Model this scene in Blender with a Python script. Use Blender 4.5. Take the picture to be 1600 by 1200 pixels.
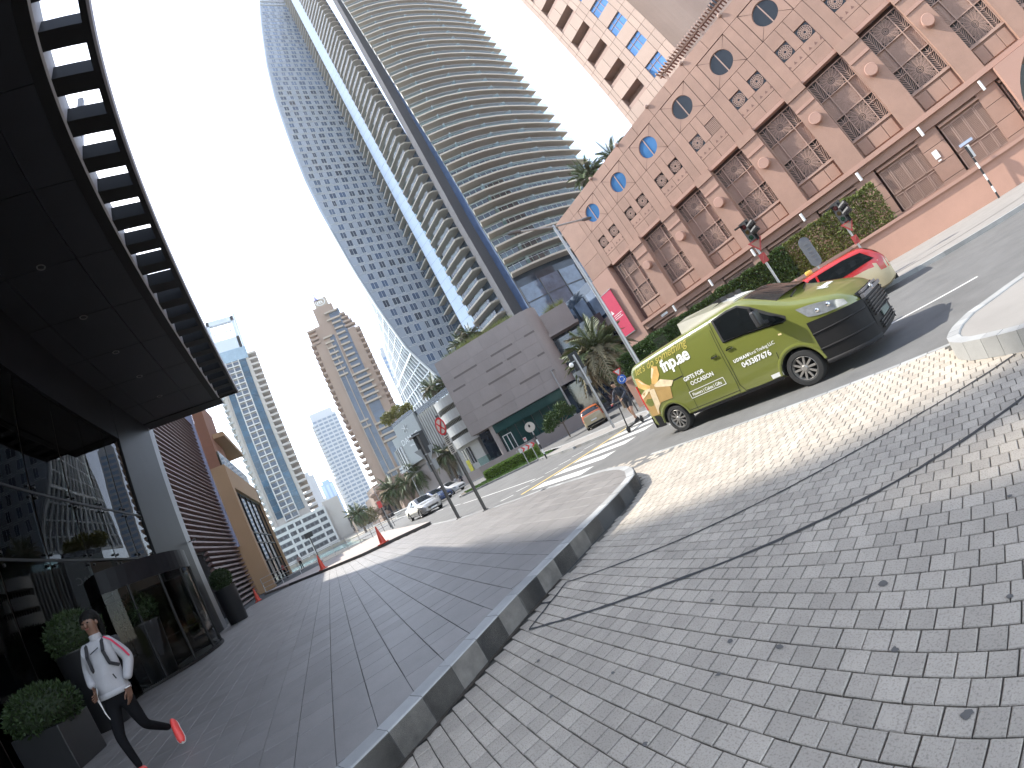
import bpy, bmesh, math, random
from math import sin, cos, pi, radians, sqrt, atan2, hypot, floor
from mathutils import Vector, Matrix, Quaternion
D = bpy.data; S = bpy.context.scene; COL = S.collection
for o in list(D.objects): D.objects.remove(o)
rnd = random.Random(11)

# ---------------------------------------------------------------- camera (ultra-wide lens, tilted by hand)
cam = D.cameras.new('camera'); camo = D.objects.new('camera', cam); COL.objects.link(camo)
CM = ((0.4199654, 0.3650051, 0.8309033), (0.7736661, 0.3346146, -0.5380277), (-0.4744152, 0.8687948, -0.1418655))
camo.matrix_world = Matrix(((CM[0][0], CM[0][1], CM[0][2], 0), (CM[1][0], CM[1][1], CM[1][2], 0), (CM[2][0], CM[2][1], CM[2][2], 1.65), (0, 0, 0, 1)))
cam.type = 'PANO'; cam.panorama_type = 'FISHEYE_LENS_POLYNOMIAL'
cam.sensor_fit = 'HORIZONTAL'; cam.sensor_width = 36.0; cam.sensor_height = 27.0
cam.fisheye_fov = 3.1
K = (0.072077347, 0.00041258317, -0.00010801719, 2.8352107e-06)
cam.fisheye_polynomial_k0 = 0.0
cam.fisheye_polynomial_k1 = -K[0]; cam.fisheye_polynomial_k2 = -K[1]; cam.fisheye_polynomial_k3 = -K[2]; cam.fisheye_polynomial_k4 = -K[3]
cam.clip_start = 0.05; cam.clip_end = 6000
S.camera = camo
# ---------------------------------------------------------------- sky, sun, exposure
SUN = Vector((0.80, 0.34, -1.0)).normalized()
wd = D.worlds.new('World'); S.world = wd; wd.use_nodes = True
nt = wd.node_tree; nt.nodes.clear()
sk = nt.nodes.new('ShaderNodeTexSky'); sk.sky_type = 'NISHITA'; sk.sun_disc = False
sk.sun_elevation = radians(49.0); sk.sun_rotation = atan2(-SUN.x, -SUN.y)
sk.air_density = 1.0; sk.dust_density = 0.5; sk.ozone_density = 1.0
bg = nt.nodes.new('ShaderNodeBackground'); bg.inputs[1].default_value = 0.15
wo = nt.nodes.new('ShaderNodeOutputWorld')
hs = nt.nodes.new('ShaderNodeHueSaturation'); hs.inputs['Saturation'].default_value = 0.62; nt.links.new(sk.outputs[0], hs.inputs['Color']); nt.links.new(hs.outputs[0], bg.inputs[0]); nt.links.new(bg.outputs[0], wo.inputs[0])
sl = D.lights.new('sun', 'SUN'); sl.energy = 2.0; sl.angle = radians(0.53); sl.color = (1.0, 0.95, 0.87)
so = D.objects.new('sun', sl); COL.objects.link(so)
so.rotation_mode = 'QUATERNION'; so.rotation_quaternion = SUN.to_track_quat('-Z', 'Y'); so.location = (-20, -10, 60)
S.view_settings.view_transform = 'Standard'; S.view_settings.look = 'None'
S.view_settings.exposure = 2.2; S.view_settings.gamma = 1.0; S.view_settings.use_curve_mapping = False
S.render.engine = 'CYCLES'
S.cycles.max_bounces = 8; S.cycles.diffuse_bounces = 4; S.cycles.glossy_bounces = 4; S.cycles.transmission_bounces = 6; S.cycles.transparent_max_bounces = 12
S.cycles.caustics_reflective = False; S.cycles.caustics_refractive = False
try: S.cycles.use_denoising = True
except Exception: pass

# ---------------------------------------------------------------- materials
def mat(name, col, rough=0.75, metal=0.0, var=0.10, scale=3.0, bump=0.0, bscale=40.0, piece=0.0, spots=0.0, spec=None, emit=None, coat=0.0, dirt=0.0):
    m = D.materials.new(name); m.use_nodes = True; n = m.node_tree; L = n.links
    b = n.nodes['Principled BSDF']
    b.inputs['Roughness'].default_value = rough; b.inputs['Metallic'].default_value = metal
    if spec is not None: b.inputs['Specular IOR Level'].default_value = spec
    if coat: b.inputs['Coat Weight'].default_value = coat; b.inputs['Coat Roughness'].default_value = 0.06
    tc = n.nodes.new('ShaderNodeNewGeometry')
    nz = n.nodes.new('ShaderNodeTexNoise'); nz.inputs['Scale'].default_value = scale; nz.inputs['Detail'].default_value = 6; nz.inputs['Roughness'].default_value = 0.62
    L.new(tc.outputs['Position'], nz.inputs['Vector'])
    mr = n.nodes.new('ShaderNodeMapRange'); mr.inputs[1].default_value = 0.25; mr.inputs[2].default_value = 0.75
    mr.inputs[3].default_value = 1 - var; mr.inputs[4].default_value = 1 + var
    L.new(nz.outputs['Fac'], mr.inputs[0])
    val = mr.outputs[0]
    if piece:
        oi = n.nodes.new('ShaderNodeObjectInfo'); at = n.nodes.new('ShaderNodeAttribute'); at.attribute_name = 'rnd'
        ad = n.nodes.new('ShaderNodeMath'); ad.operation = 'ADD'; L.new(oi.outputs['Random'], ad.inputs[0]); L.new(at.outputs['Fac'], ad.inputs[1])
        fr = n.nodes.new('ShaderNodeMath'); fr.operation = 'FRACT'; L.new(ad.outputs[0], fr.inputs[0])
        m2 = n.nodes.new('ShaderNodeMapRange'); m2.inputs[3].default_value = 1 - piece; m2.inputs[4].default_value = 1 + piece; L.new(fr.outputs[0], m2.inputs[0])
        mu = n.nodes.new('ShaderNodeMath'); mu.operation = 'MULTIPLY'; L.new(val, mu.inputs[0]); L.new(m2.outputs[0], mu.inputs[1]); val = mu.outputs[0]
    if spots:
        n2 = n.nodes.new('ShaderNodeTexNoise'); n2.inputs['Scale'].default_value = 95; n2.inputs['Detail'].default_value = 3; L.new(tc.outputs['Position'], n2.inputs['Vector'])
        m3 = n.nodes.new('ShaderNodeMapRange'); m3.inputs[1].default_value = 0.30; m3.inputs[2].default_value = 0.5; m3.inputs[3].default_value = 1 - spots; m3.inputs[4].default_value = 1; L.new(n2.outputs['Fac'], m3.inputs[0])
        mu = n.nodes.new('ShaderNodeMath'); mu.operation = 'MULTIPLY'; L.new(val, mu.inputs[0]); L.new(m3.outputs[0], mu.inputs[1]); val = mu.outputs[0]
    if dirt:
        n4 = n.nodes.new('ShaderNodeTexNoise'); n4.inputs['Scale'].default_value = 0.9; n4.inputs['Detail'].default_value = 8; n4.inputs['Roughness'].default_value = 0.7; L.new(tc.outputs['Position'], n4.inputs['Vector'])
        m4 = n.nodes.new('ShaderNodeMapRange'); m4.inputs[1].default_value = 0.36; m4.inputs[2].default_value = 0.6; m4.inputs[3].default_value = 1 - dirt; m4.inputs[4].default_value = 1; L.new(n4.outputs['Fac'], m4.inputs[0])
        mu = n.nodes.new('ShaderNodeMath'); mu.operation = 'MULTIPLY'; L.new(val, mu.inputs[0]); L.new(m4.outputs[0], mu.inputs[1]); val = mu.outputs[0]
    mx = n.nodes.new('ShaderNodeVectorMath'); mx.operation = 'SCALE'; mx.inputs[0].default_value = col[:3]
    L.new(val, mx.inputs['Scale']); L.new(mx.outputs[0], b.inputs['Base Color'])
    if bump:
        nb = n.nodes.new('ShaderNodeTexNoise'); nb.inputs['Scale'].default_value = bscale; nb.inputs['Detail'].default_value = 5; L.new(tc.outputs['Position'], nb.inputs['Vector'])
        bp = n.nodes.new('ShaderNodeBump'); bp.inputs['Strength'].default_value = bump; bp.inputs['Distance'].default_value = 0.01
        L.new(nb.outputs['Fac'], bp.inputs['Height']); L.new(bp.outputs[0], b.inputs['Normal'])
    if emit:
        b.inputs['Emission Color'].default_value = (*emit[:3], 1); b.inputs['Emission Strength'].default_value = emit[3]
    return m

def glassmat(name, col, alpha, rough=0.02, spec=0.5, wob=0.0, ws=0.35, refl=.95):
    """pane: tinted, partly see-through, mirror-like at the surface"""
    m = D.materials.new(name); m.use_nodes = True; n = m.node_tree; L = n.links
    n.nodes.remove(n.nodes['Principled BSDF']); out = n.nodes['Material Output']
    tr = n.nodes.new('ShaderNodeBsdfTransparent'); tr.inputs[0].default_value = (*col, 1)
    gl = n.nodes.new('ShaderNodeBsdfGlossy'); gl.inputs['Roughness'].default_value = rough; gl.inputs[0].default_value = (refl, refl, refl * 1.03, 1)
    fr = n.nodes.new('ShaderNodeFresnel'); fr.inputs[0].default_value = 1.5 + spec
    mx = n.nodes.new('ShaderNodeMixShader')
    L.new(fr.outputs[0], mx.inputs[0]); L.new(tr.outputs[0], mx.inputs[1]); L.new(gl.outputs[0], mx.inputs[2]); L.new(mx.outputs[0], out.inputs[0])
    if wob:
        tc = n.nodes.new('ShaderNodeNewGeometry'); nz = n.nodes.new('ShaderNodeTexNoise'); nz.inputs['Scale'].default_value = ws; L.new(tc.outputs['Position'], nz.inputs['Vector'])
        bp = n.nodes.new('ShaderNodeBump'); bp.inputs['Strength'].default_value = wob; bp.inputs['Distance'].default_value = 0.3; L.new(nz.outputs['Fac'], bp.inputs['Height'])
        L.new(bp.outputs[0], gl.inputs['Normal'])
    return m

def mirrorglass(name, col, rough=0.05, spec=0.8, var=0.2, wob=0.0, piece=0.0, metal=0.0):
    """opaque reflective curtain-wall glass"""
    m = mat(name, col, rough, metal, var, 0.6, spec=spec, piece=piece)
    if wob:
        n = m.node_tree; L = n.links; b = n.nodes['Principled BSDF']; tc = n.nodes.new('ShaderNodeNewGeometry')
        nz = n.nodes.new('ShaderNodeTexNoise'); nz.inputs['Scale'].default_value = 0.25; L.new(tc.outputs['Position'], nz.inputs['Vector'])
        bp = n.nodes.new('ShaderNodeBump'); bp.inputs['Strength'].default_value = wob; bp.inputs['Distance'].default_value = 0.5; L.new(nz.outputs['Fac'], bp.inputs['Height'])
        L.new(bp.outputs[0], b.inputs['Normal'])
    return m

# ---------------------------------------------------------------- mesh building
class MB:
    def __init__(s): s.v = []; s.f = []; s.m = []; s.r = []; s.cur = 0
    def quad(s, *p):
        i = len(s.v); s.v += [tuple(q) for q in p]; s.f.append(tuple(range(i, i + len(p)))); s.m.append(s.cur); s.r.append(0); return s
    def box(s, x0, x1, y0, y1, z0, z1, r=0.0, skip=''):
        i = len(s.v)
        s.v += [(x0, y0, z0), (x1, y0, z0), (x1, y1, z0), (x0, y1, z0), (x0, y0, z1), (x1, y0, z1), (x1, y1, z1), (x0, y1, z1)]
        for k, q in (('b', (3, 2, 1, 0)), ('t', (4, 5, 6, 7)), ('s', (0, 1, 5, 4)), ('e', (1, 2, 6, 5)), ('n', (2, 3, 7, 6)), ('w', (3, 0, 4, 7))):
            if k in skip: continue
            s.f.append(tuple(i + a for a in q)); s.m.append(s.cur); s.r.append(r)
        return s
    def tile(s, x0, x1, y0, y1, z0, z1, c=0.004, r=0.0):
        """slab with a chamfered top"""
        i = len(s.v)
        s.v += [(x0, y0, z0), (x1, y0, z0), (x1, y1, z0), (x0, y1, z0), (x0, y0, z1 - c), (x1, y0, z1 - c), (x1, y1, z1 - c), (x0, y1, z1 - c),
                (x0 + c, y0 + c, z1), (x1 - c, y0 + c, z1), (x1 - c, y1 - c, z1), (x0 + c, y1 - c, z1)]
        for q in ((8, 9, 10, 11), (4, 5, 9, 8), (5, 6, 10, 9), (6, 7, 11, 10), (7, 4, 8, 11), (0, 1, 5, 4), (1, 2, 6, 5), (2, 3, 7, 6), (3, 0, 4, 7)):
            s.f.append(tuple(i + a for a in q)); s.m.append(s.cur); s.r.append(r)
        return s
    def obox(s, c, ax, ay, az, r=0.0):
        """box from centre and three half-axis vectors"""
        c = Vector(c); ax = Vector(ax); ay = Vector(ay); az = Vector(az); i = len(s.v)
        for sz in (-1, 1):
            for sx, sy in ((-1, -1), (1, -1), (1, 1), (-1, 1)): s.v.append(tuple(c + ax * sx + ay * sy + az * sz))
        for q in ((3, 2, 1, 0), (4, 5, 6, 7), (0, 1, 5, 4), (1, 2, 6, 5), (2, 3, 7, 6), (3, 0, 4, 7)): s.f.append(tuple(i + a for a in q)); s.m.append(s.cur); s.r.append(r)
        return s
    def bar(s, p, q, w, h=None, up=(0, 0, 1)):
        p = Vector(p); q = Vector(q); d = q - p; l = d.length
        if l < 1e-6: return s
        d /= l; u = Vector(up); a = d.cross(u)
        if a.length < 1e-4: a = d.cross(Vector((1, 0, 0)))
        a.normalize(); b = a.cross(d); h = h or w
        return s.obox((p + q) / 2, d * (l / 2), a * (w / 2), b * (h / 2))
    def prism(s, poly, z0, z1, cap=True):
        n = len(poly); i = len(s.v)
        s.v += [(p[0], p[1], z0) for p in poly] + [(p[0], p[1], z1) for p in poly]
        for k in range(n): s.f.append((i + k, i + (k + 1) % n, i + n + (k + 1) % n, i + n + k)); s.m.append(s.cur); s.r.append(0)
        if cap:
            s.f.append(tuple(i + n + k for k in range(n))); s.f.append(tuple(i + k for k in reversed(range(n)))); s.m += [s.cur] * 2; s.r += [0, 0]
        return s
    def slab(s, poly3, d):
        """polygon in space thickened along vector d"""
        n = len(poly3); i = len(s.v); d = Vector(d)
        s.v += [tuple(p) for p in poly3] + [tuple(Vector(p) + d) for p in poly3]
        for k in range(n): s.f.append((i + k, i + (k + 1) % n, i + n + (k + 1) % n, i + n + k)); s.m.append(s.cur); s.r.append(0)
        s.f.append(tuple(i + n + k for k in range(n))); s.f.append(tuple(i + k for k in reversed(range(n)))); s.m += [s.cur] * 2; s.r += [0, 0]
        return s
    def cyl(s, p, q, r0, r1=None, n=12, cap=True):
        p = Vector(p); q = Vector(q); d = (q - p).normalized(); r1 = r0 if r1 is None else r1
        a = d.orthogonal().normalized(); b = d.cross(a); i = len(s.v)
        for c, r in ((p, r0), (q, r1)):
            for k in range(n): s.v.append(tuple(c + (a * cos(2 * pi * k / n) + b * sin(2 * pi * k / n)) * r))
        for k in range(n): s.f.append((i + k, i + (k + 1) % n, i + n + (k + 1) % n, i + n + k)); s.m.append(s.cur); s.r.append(0)
        if cap: s.f.append(tuple(i + k for k in reversed(range(n)))); s.f.append(tuple(i + n + k for k in range(n))); s.m += [s.cur] * 2; s.r += [0, 0]
        return s
    def tube(s, pts, r, n=8):
        for k in range(len(pts) - 1): s.cyl(pts[k], pts[k + 1], r if not callable(r) else r(k), r if not callable(r) else r(k + 1), n)
        return s
    def lathe(s, prof, c=(0, 0, 0), n=20, axis='z', a0=0, a1=2 * pi):
        i = len(s.v); full = abs(a1 - a0 - 2 * pi) < 1e-6; m = n if full else n + 1
        for r, z in prof:
            for k in range(m):
                a = a0 + (a1 - a0) * k / n
                if axis == 'z': s.v.append((c[0] + r * cos(a), c[1] + r * sin(a), c[2] + z))
                elif axis == 'y': s.v.append((c[0] + r * cos(a), c[1] + z, c[2] + r * sin(a)))
                else: s.v.append((c[0] + z, c[1] + r * cos(a), c[2] + r * sin(a)))
        for j in range(len(prof) - 1):
            for k in range(n):
                k2 = (k + 1) % m
                s.f.append((i + j * m + k, i + j * m + k2, i + (j + 1) * m + k2, i + (j + 1) * m + k)); s.m.append(s.cur); s.r.append(0)
        return s
    def grid(s, rows, closed=False):
        """skin over rows of points"""
        i = len(s.v); m = len(rows[0])
        for r in rows: s.v += [tuple(p) for p in r]
        for j in range(len(rows) - 1):
            for k in range(m if closed else m - 1):
                k2 = (k + 1) % m
                s.f.append((i + j * m + k, i + j * m + k2, i + (j + 1) * m + k2, i + (j + 1) * m + k)); s.m.append(s.cur); s.r.append(0)
        return s
    def blob(s, c, r, sq=1.0, n=10, m=7):
        prof = [(r * sin(pi * j / m), -r * sq * cos(pi * j / m)) for j in range(m + 1)]
        return s.lathe(prof, c, n)
    def mesh(s, name, mats, smooth=False, rattr=False):
        me = D.meshes.new(name); me.from_pydata(s.v, [], s.f)
        for q in (mats if isinstance(mats, (list, tuple)) else [mats]): me.materials.append(q)
        if any(s.m): me.polygons.foreach_set('material_index', s.m)
        if smooth: me.polygons.foreach_set('use_smooth', [True] * len(s.f))
        if rattr:
            a = me.attributes.new('rnd', 'FLOAT', 'FACE'); a.data.foreach_set('value', s.r)
        me.update(); return me
    def build(s, name, mats, parent=None, smooth=False, rattr=False, local=False, fix=False):
        me = s.mesh(name, mats, smooth, rattr)
        if fix:
            bm = bmesh.new(); bm.from_mesh(me); bmesh.ops.recalc_face_normals(bm, faces=bm.faces); bm.to_mesh(me); bm.free()
        return link(name, me, parent, local)

def xf(o):
    return Matrix.Translation(o.location) @ Matrix.Rotation(o.rotation_euler.z, 4, 'Z')
def link(name, data, parent=None, local=False, loc=None, rot=None):
    o = D.objects.new(name, data); COL.objects.link(o)
    if loc is not None: o.location = loc
    if rot is not None: o.rotation_euler = rot
    if parent is not None:
        o.parent = parent
        if not local:
            m = Matrix.Identity(4); p = parent; ch = []
            while p is not None: ch.append(p); p = p.parent
            for q in reversed(ch): m = m @ q.matrix_parent_inverse @ xf(q)
            o.matrix_parent_inverse = m.inverted()
    return o
def tag(o, label, cat, group=None):
    o['label'] = label; o['category'] = cat
    if group: o['group'] = group
    return o
def thing(name, label, cat, loc=(0, 0, 0), rz=0.0, group=None):
    o = D.objects.new(name, None); COL.objects.link(o); o.location = loc; o.rotation_euler = (0, 0, rz); o.empty_display_size = 0.3
    return tag(o, label, cat, group)
def struct(o): o['kind'] = 'structure'; return o
def stuff(o): o['kind'] = 'stuff'; return o
def copy_tree(o, parent=None, root=True):
    c = o.copy(); COL.objects.link(c)
    if parent is not None: c.parent = parent
    for ch in list(o.children): copy_tree(ch, c, False)
    return c
def smooth_by(o, ang=40):
    me = o.data; me.polygons.foreach_set('use_smooth', [True] * len(me.polygons))
    try: me.set_sharp_from_angle(angle=radians(ang))
    except Exception: pass
    return o
def bevel(o, w=0.01, seg=2):
    bm = bmesh.new(); bm.from_mesh(o.data); bmesh.ops.remove_doubles(bm, verts=bm.verts, dist=1e-5)
    es = [e for e in bm.edges if len(e.link_faces) == 2 and e.calc_face_angle(0) > 0.5]
    bmesh.ops.bevel(bm, geom=es, offset=w, segments=seg, affect='EDGES', profile=0.6); bm.to_mesh(o.data); bm.free(); return o
FONT = {}
def textmesh(body, size=1.0, bold=0.0, spacing=1.0, shear=0.0, align='LEFT'):
    """flat lettering as (verts2d, faces)"""
    cu = D.curves.new('lettering', 'FONT'); cu.body = body; cu.size = size; cu.space_character = spacing; cu.offset = bold; cu.shear = shear; cu.align_x = align
    cu.resolution_u = 3
    o = D.objects.new('lettering', cu); COL.objects.link(o)
    dg = bpy.context.evaluated_depsgraph_get(); me = o.evaluated_get(dg).to_mesh()
    vs = [(v.co.x, v.co.y) for v in me.vertices]; fs = [tuple(p.vertices) for p in me.polygons]
    o.evaluated_get(dg).to_mesh_clear(); D.objects.remove(o); D.curves.remove(cu)
    return vs, fs
def text_on(name, body, size, fn, m, parent, bold=0.0, spacing=1.0, shear=0.0, align='LEFT', rot=0.0):
    vs, fs = textmesh(body, size, bold, spacing, shear, align)
    if rot: vs = [(x * cos(rot) - y * sin(rot), x * sin(rot) + y * cos(rot)) for x, y in vs]
    b = MB(); b.v = [tuple(fn(x, y)) for x, y in vs]; b.f = fs; b.m = [0] * len(fs); b.r = b.m
    return b.build(name, m, parent, local=True)
# ================================================================ materials used across the scene
M_asph = mat('asphalt', (0.135, 0.133, 0.127), 0.85, var=0.16, scale=1.2, bump=0.35, bscale=220, spots=0.25, dirt=0.16)
M_pav = mat('paver_concrete', (0.415, 0.366, 0.302), 0.85, var=0.13, scale=2.2, bump=0.35, bscale=150, piece=0.11, spots=0.34, dirt=0.12)
M_joint = mat('joint_sand', (0.10, 0.09, 0.075), 0.95, var=0.2, scale=8)
M_tar = mat('bitumen_filler', (0.035, 0.035, 0.035), 0.7, var=0.2, scale=20)
M_tile = mat('granite_slab', (0.185, 0.172, 0.160), 0.55, var=0.12, scale=2.0, bump=0.15, bscale=160, piece=0.10, spots=0.12, dirt=0.1)
M_tilej = mat('slab_joint', (0.05, 0.05, 0.05), 0.95)
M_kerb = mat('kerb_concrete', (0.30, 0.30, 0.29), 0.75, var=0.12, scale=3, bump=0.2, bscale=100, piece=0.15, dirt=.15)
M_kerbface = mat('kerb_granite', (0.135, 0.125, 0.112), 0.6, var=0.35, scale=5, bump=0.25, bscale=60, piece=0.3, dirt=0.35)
M_pale = mat('pale_paving', (0.235, 0.22, 0.20), 0.85, var=0.12, scale=1.2, bump=0.1)
M_pinkpave = mat('pink_paving', (0.35, 0.30, 0.27), 0.85, var=0.08, scale=1.0)
M_white = mat('road_paint', (0.55, 0.54, 0.51), 0.7, var=0.10, scale=6, dirt=0.18)
M_yellow = mat('yellow_paint', (0.66, 0.47, 0.10), 0.7, var=0.12, scale=6)
M_grass = mat('grass_blade', (0.09, 0.17, 0.03), 0.8, var=0.25, scale=6)
M_soil = mat('soil', (0.12, 0.09, 0.06), 0.95, var=0.25, scale=5)
M_steel = mat('galvanised_steel', (0.36, 0.36, 0.36), 0.42, metal=0.7, var=0.12, scale=4)
M_dark = mat('dark_metal', (0.035, 0.035, 0.04), 0.45, metal=0.4, var=0.1)
M_black = mat('black_plastic', (0.018, 0.018, 0.02), 0.5, var=0.1)
M_whitep = mat('white_paint', (0.72, 0.72, 0.70), 0.5, var=0.05)
M_red = mat('red_paint', (0.55, 0.035, 0.03), 0.45, var=0.08)
M_leaf = mat('leaf', (0.046, 0.085, 0.018), 0.6, var=0.45, scale=7, spec=0.3)
M_leafd = mat('dark_leaf', (0.020, 0.036, 0.010), 0.6, var=0.4, scale=7, spec=0.3)
M_leafy = mat('yellow_leaf', (0.125, 0.15, 0.032), 0.6, var=0.4, scale=7)
M_palm = mat('palm_leaf', (0.085, 0.112, 0.038), 0.6, var=0.35, scale=5)
M_palmdry = mat('dry_palm_leaf', (0.18, 0.155, 0.09), 0.75, var=0.3, scale=5)
M_trunk = mat('bark', (0.15, 0.115, 0.08), 0.9, var=0.3, scale=6, bump=0.6, bscale=18)
M_water = mat('marina_water', (0.10, 0.20, 0.20), 0.12, var=0.1, scale=0.2, bump=0.25, bscale=1.2, spec=0.6)
M_ground = mat('ground_soil', (0.30, 0.26, 0.20), 0.95, var=0.1, scale=0.3)

# ================================================================ ground, water, roads
b = MB()
for x0, x1, y0, y1 in ((-36, 900, -900, 900), (-3500, -36, 6.2, 3500), (-3500, -190, -3000, 6.2), (-190, -36, -3000, -160)):
    b.quad((x0, y0, -0.03), (x1, y0, -0.03), (x1, y1, -0.03), (x0, y1, -0.03))
b.quad((-36, -160, -0.03), (-36, 6.2, -0.03), (-36, 6.2, -3), (-36, -160, -3)).quad((-190, 6.2, -0.03), (-36, 6.2, -0.03), (-36, 6.2, -3), (-190, 6.2, -3)).quad((-190, -160, -3), (-190, 6.2, -3), (-190, 6.2, -0.03), (-190, -160, -0.03))
struct(b.build('ground', M_ground))
struct(MB().quad((-190, -160, -1.2), (-36, -160, -1.2), (-36, 6.2, -1.2), (-190, 6.2, -1.2)).build('water', M_water))

road = MB()
road.quad(*[(x, y, 0.0) for x, y in ((-90, 4.0), (-18.0, 4.0), (-7.2, 5.2), (-5.0, 6.42), (60, 6.42), (60, 40), (16, 23), (2.3, 17.5), (-2.2, 16.6), (-9, 15.7), (-13.3, 15.4), (-14.5, 18.5), (-17, 30), (-10, 90), (-32, 90), (-35.5, 29.5), (-37, 25), (-60, 14.5), (-90, 12))])
road = struct(road.build('road', M_asph))
Z1 = 0.004
# zebra crossing stripes, give-way dashes, lane lines: parts of the road
for k in range(6):
    y = 6.5 + k * 1.06
    MB().quad((-12.25, y, Z1), (-9.3, y + 0.1, Z1), (-9.25, y + 0.64, Z1), (-12.15, y + 0.56, Z1)).build('crosswalk_stripe', M_white, road)
for k in range(7):
    y = 6.15 + k * 0.80
    MB().quad((-14.35, y, Z1), (-14.15, y, Z1), (-13.75, y + 0.42, Z1), (-13.95, y + 0.42, Z1)).build('give_way_dash', M_white, road)
MB().quad((-12.75, 6.3, Z1), (-12.6, 6.3, Z1), (-12.2, 12.2, Z1), (-12.35, 12.2, Z1)).build('yellow_line', M_yellow, road)
MB().quad((-23.5, 7.78, Z1), (-14.6, 8.12, Z1), (-14.6, 8.24, Z1), (-23.5, 7.92, Z1)).build('lane_line', M_white, road)
for x in (-36, -31, -26.8):
    MB().quad((x, 7.9, Z1), (x + 2.4, 7.92, Z1), (x + 2.4, 8.03, Z1), (x, 8.01, Z1)).build('lane_dash', M_white, road)
for i, x in enumerate((-7.6, -2.05, 4.2, 10.5)):
    y = (9.0, 9.58, 11.6, 14.2)[i]; t = (0.02, 0.30, 0.34, 0.42)[i]
    MB().quad((x, y, Z1), (x + 2.1, y + 2.1 * t, Z1), (x + 2.08, y + 2.1 * t + 0.11, Z1), (x - 0.02, y + 0.11, Z1)).build('lane_dash', M_white, road)

# ---------------------------------------------------------------- paved driveway: every paver a slab with its own chamfer
NX, NY = 0.8910, 0.4540            # kerb line: NX*x + NY*y = -2.963 (street side of the kerb)
KERB = [((-2.963 + NY * 7) / NX, -7), ((-2.963 - NY * .6) / NX, .6), (-3.96, 1.29), (-4.20, 1.95), (-4.42, 2.7), (-4.61, 3.4), (-4.81, 4.1), (-5.0, 4.55), (-5.42, 4.97), (-5.95, 5.27), (-6.67, 5.46), (-7.85, 5.42), (-9.39, 5.34)]
def kx(y):
    for (x0, y0), (x1, y1) in zip(KERB, KERB[1:8]):
        if y <= y1: return x0 + (x1 - x0) * (y - y0) / (y1 - y0)
    return -5.0 - (y - 4.55) * 1.0 if y < 5 else -5.45 - (y - 5) * 2
drive = MB().quad((kx(-6) - 0.02, -6, -0.016), (9, -6, -0.016), (9, 6.4, -0.016), (kx(6.4) - 0.3, 6.4, -0.016)); drive = struct(drive.build('driveway', M_joint))
PY, PX, G = 0.1385, 0.1245, 0.0032
SEAM = [(-3.68, 1.2), (-3.25, 1.52), (-2.8, 1.87), (-2.36, 2.21), (-1.88, 2.54), (-1.38, 2.92), (-0.93, 3.28), (-0.46, 3.69), (-0.05, 4.05), (1.2, 5.2)]
SEAM2 = [(-3.69, 1.21), (-3.85, 1.58), (-4.01, 1.96), (-3.58, 2.26), (-2.92, 2.74), (-2.45, 3.13), (-2.02, 3.5), (-1.51, 3.95), (-0.9, 4.45), (0.02, 5.11)]
pa = MB(); singles = []
pvm = [MB().tile(-PX / 2 + G, PX / 2 - G, -PY / 2 + G, PY / 2 - G, -0.05, 0.0, 0.0045).mesh('paver', M_pav) for _ in range(1)][0]
cand = []
j = -34
while j * PY < 6.38:
    y = j * PY; off = (0.5 if j % 2 else 0.0) * PX + rnd.uniform(-0.012, 0.012)
    x = floor((kx(y) + 0.12) / PX) * PX + off
    while x < 5.6 + 0.0 * y:
        if x - PX / 2 > kx(y + PY / 2) + 0.01 and not (y > 4.9 and x > -0.42 + (5.95 - y) * 0.6) and (y > -1.0 or x < 3) and (x < 2.6 or y < 4.2):
            if hypot(x, y) > 0.25: cand.append((x, y))
        x += PX
    j += 1
def vis(x, y):                     # rank by how large a paver shows from the pavement edge where the photographer stands
    d = Vector((x, y, -1.65)); l = d.length; d /= l
    f = Vector((-0.831, 0.538, 0.142)); c = d.dot(f)
    if c < 0.25: return 0
    r = d.x * 0.42 + d.y * 0.7737 - d.z * 0.4744; u = d.x * 0.365 + d.y * 0.3346 + d.z * 0.8688
    th = math.acos(max(-1, min(1, c))); q = th / max(1e-6, hypot(r, u)); 
    if abs(r * q) > 1.13 or abs(u * q) > 0.93: return 0
    return 1.65 / l ** 3
cand.sort(key=lambda p: -vis(*p))
for k, (x, y) in enumerate(cand):
    dz = rnd.uniform(-0.0022, 0.0018)
    if k < 300:
        o = link('paver', pvm, drive, local=True, loc=(x + rnd.uniform(-.0015, .0015), y + rnd.uniform(-.0015, .0015), dz), rot=(rnd.uniform(-.006, .006), rnd.uniform(-.006, .006), rnd.uniform(-.008, .008)))
    else:
        g = G + rnd.uniform(-0.0006, 0.0012)
        pa.tile(x - PX / 2 + g, x + PX / 2 - g, y - PY / 2 + g, y + PY / 2 - g, -0.05, dz, 0.005, rnd.random())
stuff(pa.build('paver_field', M_pav, drive, rattr=True))
def ribbon(name, pts, w, m, parent, z=0.004, jit=0.0, t=0.004):
    r1 = []; r2 = []
    P = []
    for a, c in zip(pts, pts[1:]):
        n = max(1, int(hypot(c[0] - a[0], c[1] - a[1]) / 0.09)) if jit else 1
        P += [(a[0] + (c[0] - a[0]) * k / n, a[1] + (c[1] - a[1]) * k / n) for k in range(n)]
    P.append(pts[-1])
    for i, p in enumerate(P):
        a = Vector(P[max(0, i - 1)]); c = Vector(P[min(len(P) - 1, i + 1)]); d = (c - a).normalized(); n = Vector((-d.y, d.x))
        w1 = w / 2 * (1 + rnd.uniform(-jit, jit)); w2 = w / 2 * (1 + rnd.uniform(-jit, jit))
        r1.append((p[0] + n.x * w1, p[1] + n.y * w1, z)); r2.append((p[0] - n.x * w2, p[1] - n.y * w2, z))
    return MB().grid([r2, r1]).build(name, m, parent)
ribbon('trench_seam', SEAM, 0.036, M_tar, drive, 0.0052, 0.35)
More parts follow.
